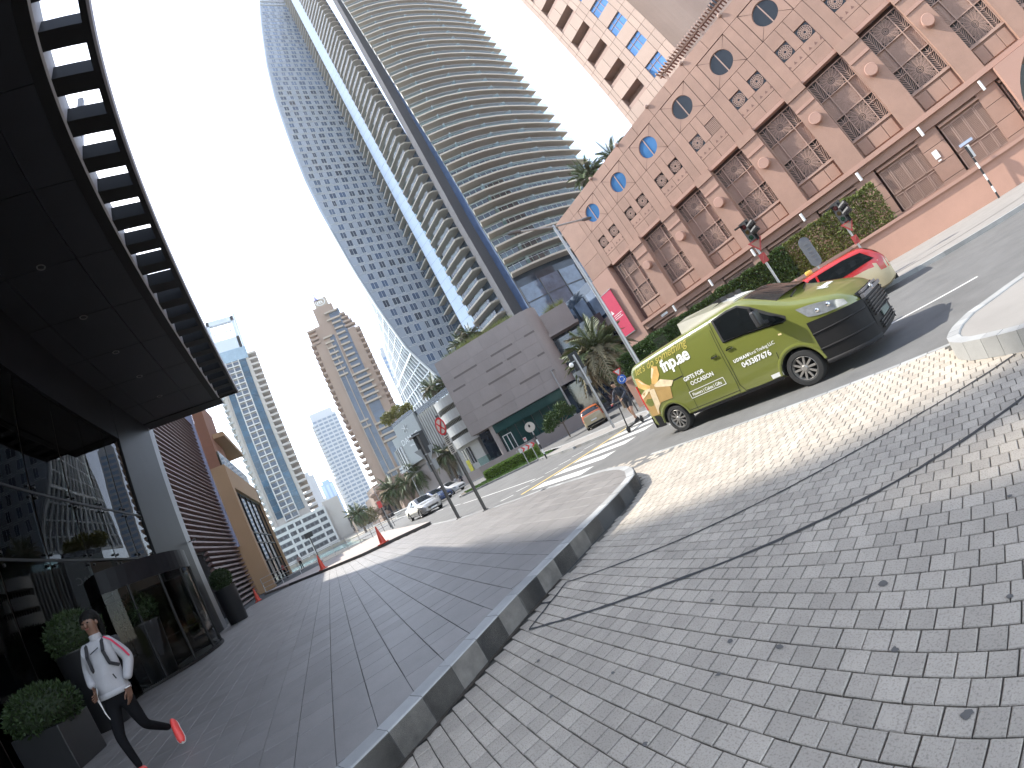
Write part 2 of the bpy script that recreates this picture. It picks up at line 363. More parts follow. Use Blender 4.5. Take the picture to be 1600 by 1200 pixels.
ribbon('trench_seam', SEAM2, 0.024, M_tar, drive, 0.0048, 0.35)
ribbon('trench_seam', [(-4.16, 1.47), (-4.0, 1.56), (-3.87, 1.62)], 0.03, M_tar, drive, 0.0048, 0.4)
for sx, sy, sr in ((-1.66, 1.55, .022), (-1.59, 1.3, .02), (-1.34, 1.56, .022), (-0.42, 1.28, .028), (-0.77, 1.6, .022), (-0.92, 2.07, .03), (-0.28, 2.72, .022), (-1.7, 0.77, .018), (-2.6, 0.75, .02), (-3.1, 0.95, .02), (-2.3, 1.1, .018), (-2.0, 1.9, .02), (-0.3, 1.9, .018)):
    a0 = rnd.random() * 6
    MB().quad(*[(sx + sr * rnd.uniform(.5, 1.1) * cos(a0 + k * 2 * pi / 11), sy + sr * rnd.uniform(.5, 1.1) * sin(a0 + k * 2 * pi / 11), 0.0035) for k in range(11)]).build('oil_stain', mat('oil_stain', (0.10, 0.095, 0.088), 0.6) if 'oil_stain' not in D.materials else D.materials['oil_stain'], drive)
# asphalt-side edging course of the driveway
for k in range(26):
    x = -6.3 + k * 0.36
    if x < -0.4: MB().tile(x, x + 0.352, 6.40, 6.50, -0.05, 0.006, 0.006).build('edging_stone', M_kerb, drive)

# ---------------------------------------------------------------- raised sidewalk of granite slabs
SZ = 0.25
def sw_in(x, y, m=0.0):
    """inside the sidewalk surface, kerb strip of width m excluded"""
    if (x - kx(min(y, 4.55))) * .92 > -m and y < 4.7: return False
    for (ax, ay), (bx, by) in zip(TIP, TIP[1:]):
        ln = hypot(bx - ax, by - ay)
        if (x - ax) * (by - ay) / ln - (y - ay) * (bx - ax) / ln > -m: return False
    return True
TIP = KERB[7:] + [(-18.3, 4.35)]
edge = KERB[:-1] + [(-9.39, 5.34), (-10.4, 5.02), (-12.4, 4.72), (-14.3, 4.4), (-18.3, 4.35), (-40, 4.3), (-62, -2), (-62, -9), (-20, -9), (-4, -9)]
side = struct(MB().prism(edge, -0.1, SZ - 0.014).build('sidewalk', M_tilej, fix=True))
TB = 0.352
slabs = []
for jb in range(-18, 16):
    y0 = jb * TB + 0.03; x = -1.5 + rnd.uniform(0, 0.5)
    while x > -30:
        w = rnd.choice((0.30, 0.38, 0.46, 0.58, 0.70)); x1 = x; x0 = x - w; x = x0
        ins = [sw_in(px, py, 0.16) for px, py in ((x0, y0), (x1, y0), (x1, y0 + TB), (x0, y0 + TB))]
        if not any(ins): continue
        step = 0.5849 * (x0 + 18.0) / 1.0 + 4.4  # diagonal step up to the promenade
        if x0 < -15.9 and y0 + TB > 4.4 + (x0 + 18.2) * 0.62: continue
        slabs.append((x0, x1, y0, y0 + TB, all(ins)))
tm = {}
slabs.sort(key=lambda s: -vis((s[0] + s[1]) / 2, (s[2] + s[3]) / 2))
fl = MB(); n1 = 0
for x0, x1, y0, y1, full in slabs:
    if full:
        dz = SZ + rnd.uniform(-.0012, .0012)
        if n1 < 300:
            w = round(x1 - x0, 2)
            if w not in tm: tm[w] = MB().tile(-w / 2 + .003, w / 2 - .003, -TB / 2 + .003, TB / 2 - .003, -0.03, 0, 0.0035).mesh('paving_slab', M_tile)
            link('paving_slab', tm[w], side, local=True, loc=((x0 + x1) / 2, (y0 + y1) / 2, dz)); n1 += 1
        else: fl.tile(x0 + .003, x1 - .003, y0 + .003, y1 - .003, SZ - .03, dz, 0.0035, rnd.random())
    else:                                     # cut slab along the kerb: clip the rectangle by the kerb strip
        def clip(P, f):
            R = []
            for a, c in zip(P, P[1:] + P[:1]):
                fa, fc = f(a), f(c)
                if fa <= 0: R.append(a)
                if fa * fc < 0: t = fa / (fa - fc); R.append((a[0] + (c[0] - a[0]) * t, a[1] + (c[1] - a[1]) * t))
            return R
        P = clip([(x0 + .003, y0 + .003), (x1 - .003, y0 + .003), (x1 - .003, y1 - .003), (x0 + .003, y1 - .003)], lambda q: (q[0] - kx(min(q[1], 4.55))) * .92 + 0.168 if q[1] < 4.7 else -1)
        for (ax, ay), (bx, by) in zip(TIP, TIP[1:]):
            if len(P) < 3: break
            ln = hypot(bx - ax, by - ay); nx, ny = (by - ay) / ln, -(bx - ax) / ln
            P = clip(P, lambda q: (q[0] - ax) * nx + (q[1] - ay) * ny + 0.168)
        if len(P) > 2 and y0 > -5: fl.prism(P, SZ - .03, SZ + rnd.uniform(-.001, .001))
stuff(fl.build('slab_field', M_tile, side, rattr=True))
# kerb stones: straight run and rounded nose
def kerbrun(pts, w, z0, z1, name, mats, parent, L=0.366, c=0.012):
    """pts run so that the carriageway lies on their right"""
    seg = []; 
    tot = [0]
    for a, q in zip(pts, pts[1:]): tot.append(tot[-1] + hypot(q[0] - a[0], q[1] - a[1]))
    def at(d):
        for i in range(len(pts) - 1):
            if d <= tot[i + 1] or i == len(pts) - 2:
                t = (d - tot[i]) / (tot[i + 1] - tot[i]); a, q = Vector(pts[i]), Vector(pts[i + 1]); return a + (q - a) * t, (q - a).normalized()
    n = int(tot[-1] / L)
    for i in range(n):
        p, d0 = at(i * L + 0.002); q, d1 = at((i + 1) * L - 0.002)
        n0 = Vector((-d0.y, d0.x)); n1 = Vector((-d1.y, d1.x)); m = MB(); dz = rnd.uniform(-.0015, .0015)
        prof = [(0, z0), (0, z1 - c), (c, z1), (w, z1), (w, z0)]
        rows = [[(p.x + n0.x * u, p.y + n0.y * u, z + dz) for u, z in prof], [(q.x + n1.x * u, q.y + n1.y * u, z + dz) for u, z in prof]]
        m.grid([rows[0], rows[1]]); m.m = [1, 0, 0, 0]; m.f.append((4, 3, 2, 1, 0)); m.m.append(1); m.r.append(0); m.f.append((5, 6, 7, 8, 9)); m.m.append(1); m.r.append(0)
        m.build(name, mats, parent)
kp = [(kx(-3.2), -3.2)] + KERB[1:]
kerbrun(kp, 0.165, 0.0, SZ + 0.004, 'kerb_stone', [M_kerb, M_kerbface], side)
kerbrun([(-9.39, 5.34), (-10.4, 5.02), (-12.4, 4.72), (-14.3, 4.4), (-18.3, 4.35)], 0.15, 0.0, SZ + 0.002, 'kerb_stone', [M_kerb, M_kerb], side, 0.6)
ribbon('gutter_dirt', [(kx(y) + 0.012, y) for y in (-0.9, 0.2, 1.2, 2.0)], 0.05, mat('gutter_dirt', (0.05, 0.04, 0.03), 0.95, var=0.5, scale=30), side, 0.007, 0.8)

# promenade: paler, one step higher, with the railing beyond
PZ = 0.40
prom = struct(MB().prism([(-18.3, 4.3), (-20.2, 2.9), (-21.8, 1.2), (-26.4, -1.25), (-36, -6.2), (-36, 4.3)], -0.1, PZ).build('promenade', M_pinkpave, fix=True))
stepm = mat('shaded_riser', (0.10, 0.09, 0.085), 0.8, var=0.2)  # riser darkened, its shade put into the colour
for a, q in (((-18.3, 4.3), (-20.2, 2.9)), ((-20.2, 2.9), (-21.8, 1.2)), ((-21.8, 1.2), (-26.4, -1.25)), ((-26.4, -1.25), (-31, -3.6))):
    MB().bar((a[0] + .03, a[1] - .03, 0.32), (q[0] + .03, q[1] - .03, 0.32), 0.06, 0.165).build('step_stone', stepm, prom)
# far pavement below the pink building, splitter islands and the planted island by the driveway
far = [(-13.3, 15.35), (-9, 15.65), (-2.2, 16.55), (2.3, 17.45), (8, 19.2), (16, 22.9), (60, 40), (60, 45), (-13.3, 45)]
fp = struct(MB().prism(far, -0.1, 0.13).build('far_pavement', M_pale, fix=True))
kerbrun(far[6::-1], 0.2, 0.0, 0.145, 'kerb_stone', [M_kerb, M_kerb], fp, 0.9)
ribbon('gutter_line', [(-13, 17.5), (-2.28, 18.35), (-0.3, 18.75), (2.77, 20.0), (4.3, 22.9), (6.5, 26)], 0.16, M_kerbface, fp, 0.134)
ribbon('white_edge_line', [(2.6, 18.6), (6.5, 20.6), (12, 23.4)], 0.12, M_white, fp, 0.138)
isl = [(-11.3, 12.1), (-11.1, 12.5), (-13, 14.2), (-17.5, 14.6), (-22, 15.4), (-27.5, 17.2), (-27, 15.3), (-22, 13.6), (-16.7, 12.4)]
si = struct(MB().prism(isl, -0.05, 0.12).build('traffic_island', M_pale, fix=True))
kerbrun(isl[::-1] + [isl[-1]], 0.14, 0.0, 0.13, 'kerb_stone', [M_kerb, M_kerb], si, 0.8)
med = [(-31, 10.4), (-26, 12.6), (-21.6, 14.4), (-21.3, 14.75), (-24, 16.0), (-28.5, 16.6), (-33, 14.2), (-33.5, 11.5)]
mi = struct(MB().prism(med, -0.05, 0.12).build('planted_median', M_soil, fix=True))
kerbrun(med[::-1] + [med[-1]], 0.14, 0.0, 0.14, 'kerb_stone', [M_kerb, M_kerb], mi, 0.8)
nose = [(8, 3.0), (2, 4.35), (0.12, 5.24), (-0.1, 5.4), (-0.27, 5.53), (-0.38, 5.68), (-0.42, 5.88), (-0.38, 6.2), (-0.2, 6.6), (0.41, 7.15), (2, 8.2), (8, 10.5)]
ni = struct(MB().prism(nose, -0.05, 0.20).build('driveway_island', M_pale, fix=True))
kerbrun([nose[0], nose[1], *nose[2:9], nose[9], nose[10]], 0.15, 0.0, 0.22, 'kerb_stone', [M_kerb, M_kerb], ni, 0.19)
# mall forecourt on the far side
mf = struct(MB().prism([(-38, 24.6), (-33.9, 29.4), (-33, 60), (-140, 60), (-140, 12.5), (-60, 14.8)], -0.1, 0.13).build('mall_forecourt', M_pale, fix=True))
kerbrun([(-34, 29.2), (-38, 24.6), (-60, 14.8), (-140, 12.5)], 0.2, 0.0, 0.15, 'kerb_stone', [M_kerb, M_kerb], mf, 1.0)
# grass of the median, blade tufts
g = MB()
def inpoly(x, y, P):
    c = False
    for (x0, y0), (x1, y1) in zip(P, P[1:] + P[:1]):
        if (y0 > y) != (y1 > y) and x < (x1 - x0) * (y - y0) / (y1 - y0) + x0: c = not c
    return c
for k in range(14000):
    x, y = rnd.uniform(-33.5, -21.3), rnd.uniform(10.4, 16.6)
    if not inpoly(x, y, [(-30.5, 10.9), (-26, 12.9), (-22, 14.55), (-24, 15.7), (-28.5, 16.3), (-32.6, 14.0), (-33.2, 11.7)]): continue
    a = rnd.random() * pi; w = 0.05; h = rnd.uniform(.04, .12)
    g.quad((x - w * cos(a), y - w * sin(a), .12), (x + w * cos(a), y + w * sin(a), .12), (x + rnd.uniform(-.04, .04), y + rnd.uniform(-.04, .04), .12 + h))
stuff(g.build('grass', M_grass))
# ================================================================ dark hotel entrance with canopy
M_blk = mat('black_granite', (0.008, 0.008, 0.010), 0.42, var=0.3, scale=1.5, spec=0.12)
M_sof = mat('soffit_panel', (0.009, 0.009, 0.012), 0.5, var=0.2, scale=1.0, piece=0.12)
M_frm = mat('bronze_black_frame', (0.010, 0.0095, 0.0095), 0.5, metal=0.0, spec=.2)
M_fas = mat('pale_fascia', (0.26, 0.25, 0.28), 0.5, var=0.05)
M_alu = mat('grey_cladding', (0.16, 0.16, 0.172), 0.4, metal=0.5, var=0.1)
M_glass = glassmat('lobby_glass', (0.30, 0.33, 0.31), 0.5, 0.0, -0.14, 0.008, 0.5, .5)
M_dglass = glassmat('door_glass', (0.42, 0.46, 0.43), 0.5, 0.0, -.1, 0, .35, .4)
M_lob = mat('lobby_wall', (0.07, 0.055, 0.045), 0.7, var=0.25, scale=0.8)
M_lobc = mat('lobby_ceiling', (0.12, 0.11, 0.10), 0.8, var=0.05)
M_lobf = mat('lobby_floor', (0.10, 0.09, 0.08), 0.25)
M_lamp = mat('warm_lamp', (0.8, 0.7, 0.5), 0.5, emit=(1.0, 0.72, 0.42, 3.0))
M_lampoff = mat('frosted_lens', (0.10, 0.10, 0.10), 0.3)
H = thing('hotel_entrance', 'dark hotel entrance with tall glass front under a black slotted canopy', 'building', (-10, -6, 0))
FY = -6.0; MUL = [-17.3, -15.85, -14.18, -12.56, -10.68, -8.8, -7.0, -5.2, -3.4, -1.6, 0.2, 2.0]
ZR = [0.27, 3.96, 5.6, 8.75]
for a, q in zip(MUL, MUL[1:]):
    for z0, z1 in zip(ZR, ZR[1:]):
        if z0 < 1 and -18 < a < -13: continue
        MB().box(a + .03, q - .03, FY - .012, FY + .012, z0 + .03, z1 - .03).build('glass_pane', M_glass, H)
for x in MUL[:-1]:
    m = MB().box(x - .028, x + .028, FY - .16, FY - .02, 0.26 if not -18 < x < -13 else 3.3, 8.75).build('mullion', M_frm, H)
    for z in ZR[1:3]:
        for s in (-1, 1):
            for t in (-1, 1):
                if -17.2 < x + s * .14: MB().cyl((x + s * .14, FY + .005, z + t * .13), (x + s * .14, FY + .055, z + t * .13), .035, n=8).build('glass_bolt', M_frm, m)
for z in ZR[1:3]: MB().box(-17.3, 2, FY - .07, FY + .03, z - .03, z + .03).build('transom', M_frm, H)
# lobby behind the glass
MB().box(-17.4, 3, -15.2, -15, .25, 9.2).build('lobby_wall', M_lob, H)
MB().box(-17.4, 3, -15, -6.2, 8.9, 9.05).build('lobby_ceiling', M_lobc, H)
MB().box(-17.4, 3, -15, -6.1, .2, .262).build('lobby_floor', M_lobf, H)
MB().box(-17.45, -17.32, -15, -6.05, .25, 9).build('lobby_wall', M_lob, H)
MB().box(-17.3, -9, -15, -12.4, 3.7, 4.3).build('mezzanine', M_lobc, H)
MB().box(-11.6, -10.6, -10.5, -9.5, .26, 8.9).build('lobby_pillar', M_lob, H)
for x in (-16, -14, -12, -10, -8, -6):
    for y in (-8.2, -10.8): MB().cyl((x, y, 8.86), (x, y, 8.9), .09, n=10).build('lobby_downlight', M_lamp, H)
MB().box(-9.5, -7.2, -13.8, -13.1, .26, 1.4).build('reception_desk', M_lob, H)
# black granite pier, fascia and canopy
bevel(MB().box(-21.55, -17.33, -6.9, -5.93, 0.2, 10.5).build('granite_pier', M_blk, H), .02)
MB().box(-22.4, -21.56, -6.7, -5.97, 0.2, 10.9).build('steel_edge_strip', M_alu, H)
MB().box(-17.33, 3, -6.4, -5.94, 8.78, 10.5).build('fascia_beam', M_blk, H)
MB().box(-22.0, 3.2, -6.6, -2.2, 10.56, 11.0).build('canopy_deck', M_frm, H)
can = MB().box(-21.0, 3.2, -2.5, -2.24, 10.47, 11.0).build('canopy', M_frm, H)
for y0, y1 in ((-6.0, -5.25), (-5.25, -3.42), (-3.42, -2.5)):
    for k in range(11):
        x1 = -21.0 + (k + 1) * 2.32 - .01; x0 = -21.0 + k * 2.32 + .01
        MB().box(x0, x1, y0 + .01, y1 - .01, 10.5, 10.55).build('soffit_panel', M_sof, can)
for x in (-9.35, -11.8, -14.15, -16.3, -18.55, -6.9, -4.5):
    MB().lathe([(0, 0.03), (.075, 0.02), (.085, -.005), (.11, -.008), (.115, .03)], (x, -4.3, 10.49), 18).build('downlight', M_lampoff, can)
MB().box(-21.0, 3.2, -2.24, -2.19, 10.5, 11.15).build('ladder_rail', mat('pale_steel', (0.50, 0.50, 0.53), 0.5, var=.05), can)
MB().box(-20.9, 3.2, -1.42, -1.30, 10.48, 10.98).build('ladder_rail', M_frm, can)
MB().box(-21.0, 3.3, -1.29, -1.24, 10.46, 10.74).build('canopy_fascia', M_fas, can)
MB().box(-21.0, -20.92, -6.0, -1.3, 10.46, 10.98).build('canopy_end', M_frm, can)
bar = MB().box(-.19, .19, -.385, .385, -.22, .22).mesh('canopy_bar', M_frm)
for k in range(26): link('canopy_bar', bar, can, loc=(-20.74 + k * 0.928 + .0, -1.805, 10.73))
# upper wall of horizontal louvres seen through the slots
up = MB().box(-22, 6, -7.5, -5.2, 11.0, 22.4).build('upper_wall', M_alu, H)
lo = MB().box(-14, 14, -.12, .12, -.05, .05).mesh('louvre_slat', mat('mauve_louvre', (0.26, 0.22, 0.22), 0.5, var=.06))
for k in range(32): link('louvre_slat', lo, up, loc=(-8.0, -5.05, 11.4 + k * .34))
# added unseen tower and mast, shaped to cast the driveway shade bands
HT = thing('shade_tower', 'added unseen tower with slanted roof that casts shade on the driveway', 'building', (-50, -26, 0))
m = MB(); m.v = [(-61, -32, 0), (-30, -32, 0), (-30, -20, 0), (-61, -20, 0), (-61, -32, 66.6), (-30, -32, 75), (-30, -20, 75), (-61, -20, 66.6)]; m.f = [(4, 5, 6, 7), (0, 1, 5, 4), (1, 2, 6, 5), (2, 3, 7, 6), (3, 0, 4, 7)]; m.m = [0] * 5; m.r = m.m; m.build('wall', M_alu, HT)
for k in range(18): MB().box(-60.5, -30.5, -20, -19.9, 4 + k * 3.5, 6 + k * 3.5).build('window_band', mirrorglass('shade_tower_glass', (.03, .04, .05), .05) if 'shade_tower_glass' not in D.materials else D.materials['shade_tower_glass'], HT)
MB().box(-49.9, -48.9, -17.2, -16.2, 0, 84).build('shade_mast', M_alu, HT)  # unseen mast added for the dark band across the driveway
# revolving door
rd = thing('revolving_door', 'large curved revolving door with dark frames in the hotel glass front', 'door', (-15.4, -7.6, .25))
A0, A1 = radians(12), radians(168); RC = (-15.4, -7.6, 0)
MB().lathe([(3.0, 3.02), (3.06, 3.02), (3.06, 3.62), (3.0, 3.62), (2.2, 3.62)], RC, 34, 'z', A0, A1).build('drum_fascia', M_blk, rd)
MB().lathe([(3.03, .26), (3.09, .26), (3.09, .34), (2.9, .34)], RC, 34, 'z', A0, A1).build('floor_rail', M_frm, rd)
for a in range(24, 172, 19):
    p = (RC[0] + 3.03 * cos(radians(a)), RC[1] + 3.03 * sin(radians(a)))
    MB().cyl((p[0], p[1], .3), (p[0], p[1], 3.05), .04, n=8).build('door_post', M_frm, rd)
    q = radians(a + 19)
    if a + 19 < 172 and not 90 < a < 128:
        MB().lathe([(3.02, .34), (3.02, 3.02)], RC, 4, 'z', radians(a) + .02, q - .02).build('curved_pane', M_dglass, rd)
for k in range(4):
    a = radians(35 + 90 * k); d = Vector((cos(a), sin(a), 0)); c = Vector((RC[0], RC[1], 0))
    w = MB().slab([c + d * .08 + Vector((0, 0, .32)), c + d * 2.9 + Vector((0, 0, .32)), c + d * 2.9 + Vector((0, 0, 2.98)), c + d * .08 + Vector((0, 0, 2.98))], (-d.y * .012, d.x * .012, 0)).build('door_wing', M_dglass, rd)
    for z in (.33, 1.2, 2.97): MB().bar(c + d * .08 + Vector((0, 0, z)), c + d * 2.9 + Vector((0, 0, z)), .05).build('wing_rail', M_frm, w)
MB().lathe([(.14, .26), (.14, 3.0)], RC, 16).build('centre_column', M_alu, rd)
# side pass door in the glass wall to the right of the drum
sd = thing('glass_side_door', 'narrow black framed glass door between revolving door and granite pier', 'door', (-17.9, -5.95, .25))
for x in (-17.28, -18.5): pass
MB().box(-17.95, -17.4, -5.96, -5.93, .36, 2.95).build('door_leaf', M_dglass, sd)
for x in (-18.0, -17.37): MB().box(x - .03, x + .03, -6.0, -5.9, .26, 3.05).build('jamb', M_frm, sd)
MB().box(-18.0, -17.37, -6.0, -5.9, 2.97, 3.05).build('head_rail', M_frm, sd)
MB().cyl((-17.5, -5.88, .9), (-17.5, -5.88, 1.9), .018, n=8).build('pull_handle', M_alu, sd)
# security camera on the pier
sc_ = thing('security_camera', 'small black security camera on the steel edge strip of the granite pier', 'camera', (-22, -5.9, 4.6))
MB().bar((-22, -5.97, 4.6), (-22, -5.75, 4.62), .04).build('camera_arm', M_black, sc_)
MB().cyl((-22.05, -5.75, 4.62), (-21.7, -5.6, 4.56), .06, n=10).build('camera_body', M_black, sc_)

# ================================================================ louvred wall and loading bay
M_lv = mat('brown_louvre', (0.15, 0.10, 0.095), 0.5, var=0.08, piece=.06)
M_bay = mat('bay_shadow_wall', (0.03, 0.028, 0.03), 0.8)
LW = thing('louvred_wall', 'wall of brown horizontal louvres over a dark loading bay beside the granite pier', 'building', (-32, -8, 0))
MB().box(-36, -22.3, -9.4, -8.0, 4.9, 30.3).build('backing_wall', M_bay, LW); MB().box(-42, -36, -9.4, -8.0, 4.9, 21).build('backing_wall', M_bay, LW)  # upper part unseen, raised to block sun through the canopy slots
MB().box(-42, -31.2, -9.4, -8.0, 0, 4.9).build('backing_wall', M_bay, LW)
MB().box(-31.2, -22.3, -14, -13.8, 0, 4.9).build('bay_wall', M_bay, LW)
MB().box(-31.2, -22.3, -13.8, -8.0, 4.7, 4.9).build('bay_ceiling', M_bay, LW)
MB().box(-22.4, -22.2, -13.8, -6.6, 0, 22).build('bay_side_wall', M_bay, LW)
ls = MB().box(-9.6, 9.6, -.17, .17, -.075, .075).mesh('louvre', M_lv); lsh = MB().box(-5.3, 5.3, -.17, .17, -.075, .075).mesh('louvre', M_lv)
for k in range(33):
    z = 5.0 + k * .39; link('louvre', ls, LW, loc=(-32.0, -7.75, z), rot=(radians(18), 0, 0))
for k in range(12):
    link('louvre', lsh, LW, loc=(-36.5, -7.75, .35 + k * .39), rot=(radians(18), 0, 0))
MB().box(-42.0, -41.6, -8.0, -7.42, 5, 20).build('glazed_strip', mirrorglass('lilac_glass', (0.28, 0.30, 0.42), .15), LW)

# ================================================================ tan shop building
M_tan = mat('tan_render', (0.34, 0.215, 0.12), 0.85, var=0.05, scale=0.6, bump=.15)
M_brown = mat('brown_render', (0.23, 0.105, 0.065), 0.85, var=0.05)
M_rail = glassmat('rail_glass', (0.72, 0.86, 0.84), .5, 0.02, 0.1)
M_shop = glassmat('shop_glass', (0.5, 0.55, 0.52), .5, 0.0, 0.3)
TS = thing('tan_shop_building', 'tan rendered corner building with tall shop window and glass roof rail', 'building', (-50, -9, 0))
t = MB()
t.box(-43.1, -42, -14, -6.1, 0, 12.8).box(-43.1, -61, -6.6, -6.1, 10.5, 12.8).box(-61, -60, -14, -6.1, 0, 12.8).box(-60, -43.1, -14, -13, 0, 12.8).box(-60, -43.1, -13, -6.6, 11.6, 12.6)
t.build('wall', M_tan, TS, fix=True)
wn = MB().box(-60, -43.1, -6.5, -6.46, .35, 10.5).build('shop_window', M_shop, TS)
for x in (-43.15, -46.5, -49.9, -53.3, -56.7, -59.95): MB().box(x - .05, x + .05, -6.46, -6.36, .35, 10.5).build('window_mullion', M_frm, wn)
for z in (.4, 2.9, 4.9, 6.0, 10.4): MB().box(-60, -43.1, -6.46, -6.38, z - .06, z + .06).build('window_transom', M_frm, wn)
dsp = mat('shop_display', (0.55, 0.48, 0.38), .6, var=.6, scale=1.3)
for k in range(46):
    x = rnd.uniform(-59, -44); z = rnd.choice((.4, 3.1, 5.1, 6.3)) + rnd.uniform(0, .4); h = rnd.uniform(.6, 1.9)
    MB().box(x, x + rnd.uniform(.3, 1.0), -8.6 + rnd.uniform(-.6, .9), -7.6, z, z + h).build('display_item', dsp, TS)
MB().box(-60, -43.1, -9.4, -7.0, 4.75, 4.95).box(-60, -43.1, -9.4, -7, 2.85, 3.0).build('shop_floor', M_pale, TS, fix=True)
tr = MB().box(-61, -42.1, -6.24, -6.2, 12.85, 14.25).box(-42.14, -42.1, -14, -6.2, 12.85, 14.25).build('glass_railing', M_rail, TS)
for k in range(9): MB().box(-60.5 + k * 2.3, -60.46 + k * 2.3, -6.26, -6.18, 12.8, 14.27).build('rail_post', M_steel, tr)
MB().box(-47.5, -42.05, -7.42, -6.42, 12.8, 19.8).build('upper_block', M_brown, TS)
bl = MB().box(-54, -43.5, -7.3, -5.35, 16.0, 16.5).build('balcony', M_tan, TS)
MB().slab([(-54, -5.4, 16.5), (-43.5, -5.4, 16.5), (-43.5, -5.4, 17.7), (-54, -5.4, 17.7)], (0, .03, 0)).build('balcony_glass', M_rail, bl)
MB().box(-56, -47.5, -12, -7.4, 12.8, 19.8).build('upper_block', M_tan, TS)

# ================================================================ clipped plants in tall dark pots
M_pot = mat('charcoal_planter', (0.012, 0.012, 0.013), 0.4, var=.15, scale=4)
def leafball(name, c, r, n, m, parent, size=.05, sq=1.0, tips=None, fill=.75):
    b = MB()
    for k in range(n):
        v = Vector((rnd.gauss(0, 1), rnd.gauss(0, 1), rnd.gauss(0, 1))).normalized(); q = rnd.uniform(fill, 1.0) ** .7 * r * rnd.uniform(.94, 1.05)
        p = Vector(c) + Vector((v.x * q, v.y * q, v.z * q * sq)); t = (v + Vector((rnd.uniform(-.9, .9), rnd.uniform(-.9, .9), rnd.uniform(-.5, .9)))).normalized()
        a = t.orthogonal().normalized(); a = Quaternion(t, rnd.random() * 6.3) @ a; s = size * rnd.uniform(.6, 1.3)
        b.quad(p - a * s * .35, p + t * s * .5 - a * s * .1, p + t * s, p + a * s * .35)
    return b.build(name, m, parent)
def planter(x, y, label, r0, r1, h, br, bz, sq=1.0, square=False):
    t = thing('topiary_planter', label, 'planter', (x, y, SZ), 0, 'dark planters along the hotel front')
    if square: o = bevel(MB().box(x - r1, x + r1, y - r1, y + r1, SZ, SZ + h).build('pot', M_pot, t), .02)
    else: o = smooth_by(MB().lathe([(0, SZ), (r0 * .96, SZ), (r0, SZ + .03), (r1, SZ + h - .06), (r1 + .02, SZ + h - .03), (r1 + .02, SZ + h), (r1 - .06, SZ + h), (r1 - .07, SZ + h - .12), (0, SZ + h - .12)], (x, y, 0), 28).build('pot', M_pot, t))
    MB().lathe([(0, SZ + h - .11), (r1 - .07, SZ + h - .11)], (x, y, 0), 16).build('potting_soil', M_soil, t)
    f = leafball('foliage', (x, y, SZ + h + bz), br, 2600, M_leafd, t, .075, sq)
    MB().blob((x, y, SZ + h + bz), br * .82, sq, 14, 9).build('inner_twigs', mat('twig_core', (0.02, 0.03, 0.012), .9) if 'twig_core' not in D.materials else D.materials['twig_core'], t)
    MB().cyl((x, y, SZ + h - .15), (x, y, SZ + h + bz), .035).build('stem', M_trunk, t)
planter(-21.8, -5.25, 'tall tapered charcoal planter with clipped round bush in front of the loading bay', .42, .50, 1.70, .50, .42)
planter(-13.6, -5.75, 'charcoal planter with loose leafy bush in front of the revolving door', .40, .50, 1.66, .56, .34)
planter(-9.8, -5.55, 'charcoal planter with dark bush behind the walking person in white jacket', .40, .50, 1.64, .62, .30, .8)
planter(-7.55, -5.35, 'low square charcoal box planter with spreading shrub at the dark glass wall', .5, .50, .72, .68, .22, .62, True)
# ================================================================ pink stone hotel wing across the road
M_pk = mat('pink_stone', (0.315, 0.192, 0.142), 0.8, var=0.08, scale=0.8, bump=0.12, bscale=60, piece=0.07, dirt=0.10)
M_pkj = mat('pink_joint', (0.16, 0.085, 0.07), 0.9)
M_pk2 = mat('pink_render', (0.36, 0.215, 0.165), 0.8, var=0.05, scale=0.7)
M_pkl = mat('pink_lattice', (0.36, 0.24, 0.19), 0.8, var=0.05)
M_salmon = mat('salmon_render', (0.43, 0.25, 0.185), 0.85, var=0.05, scale=0.5, dirt=.06)
M_win = mirrorglass('dark_window', (0.012, 0.014, 0.017), 0.08, 0.35)
M_winsky = mirrorglass('sky_reflection_window', (0.08, 0.22, 0.45), 0.02, 1.0, metal=.3)  # blue of the reflected sky put into the base colour
PKX = [-18.95 + 3.763 * k for k in range(9)]; FYK = 28.5
PW = thing('pink_stone_wing', 'pink stone hotel wing with carved lattice windows and round openings', 'building', (-6, 32, 0))
m = MB(); m.box(-23.2, 15, 28.62, 40, 11.5, 18.45).box(-23.2, 15, 29.2, 40, 0.1, 11.5)
for x in PKX:                                       # backing cut round the lower windows
    pass
m.build('wall', M_pkj, PW, fix=True)
def panel(x0, x1, z0, z1, y=28.5, t=.10, name='stone_panel', mt=None, g=.014):
    return MB().box(x0 + g, x1 - g, y, y + t, z0 + g, z1 - g).build(name, mt or M_pk, PW)
HW = 1.8815
ring4 = {}
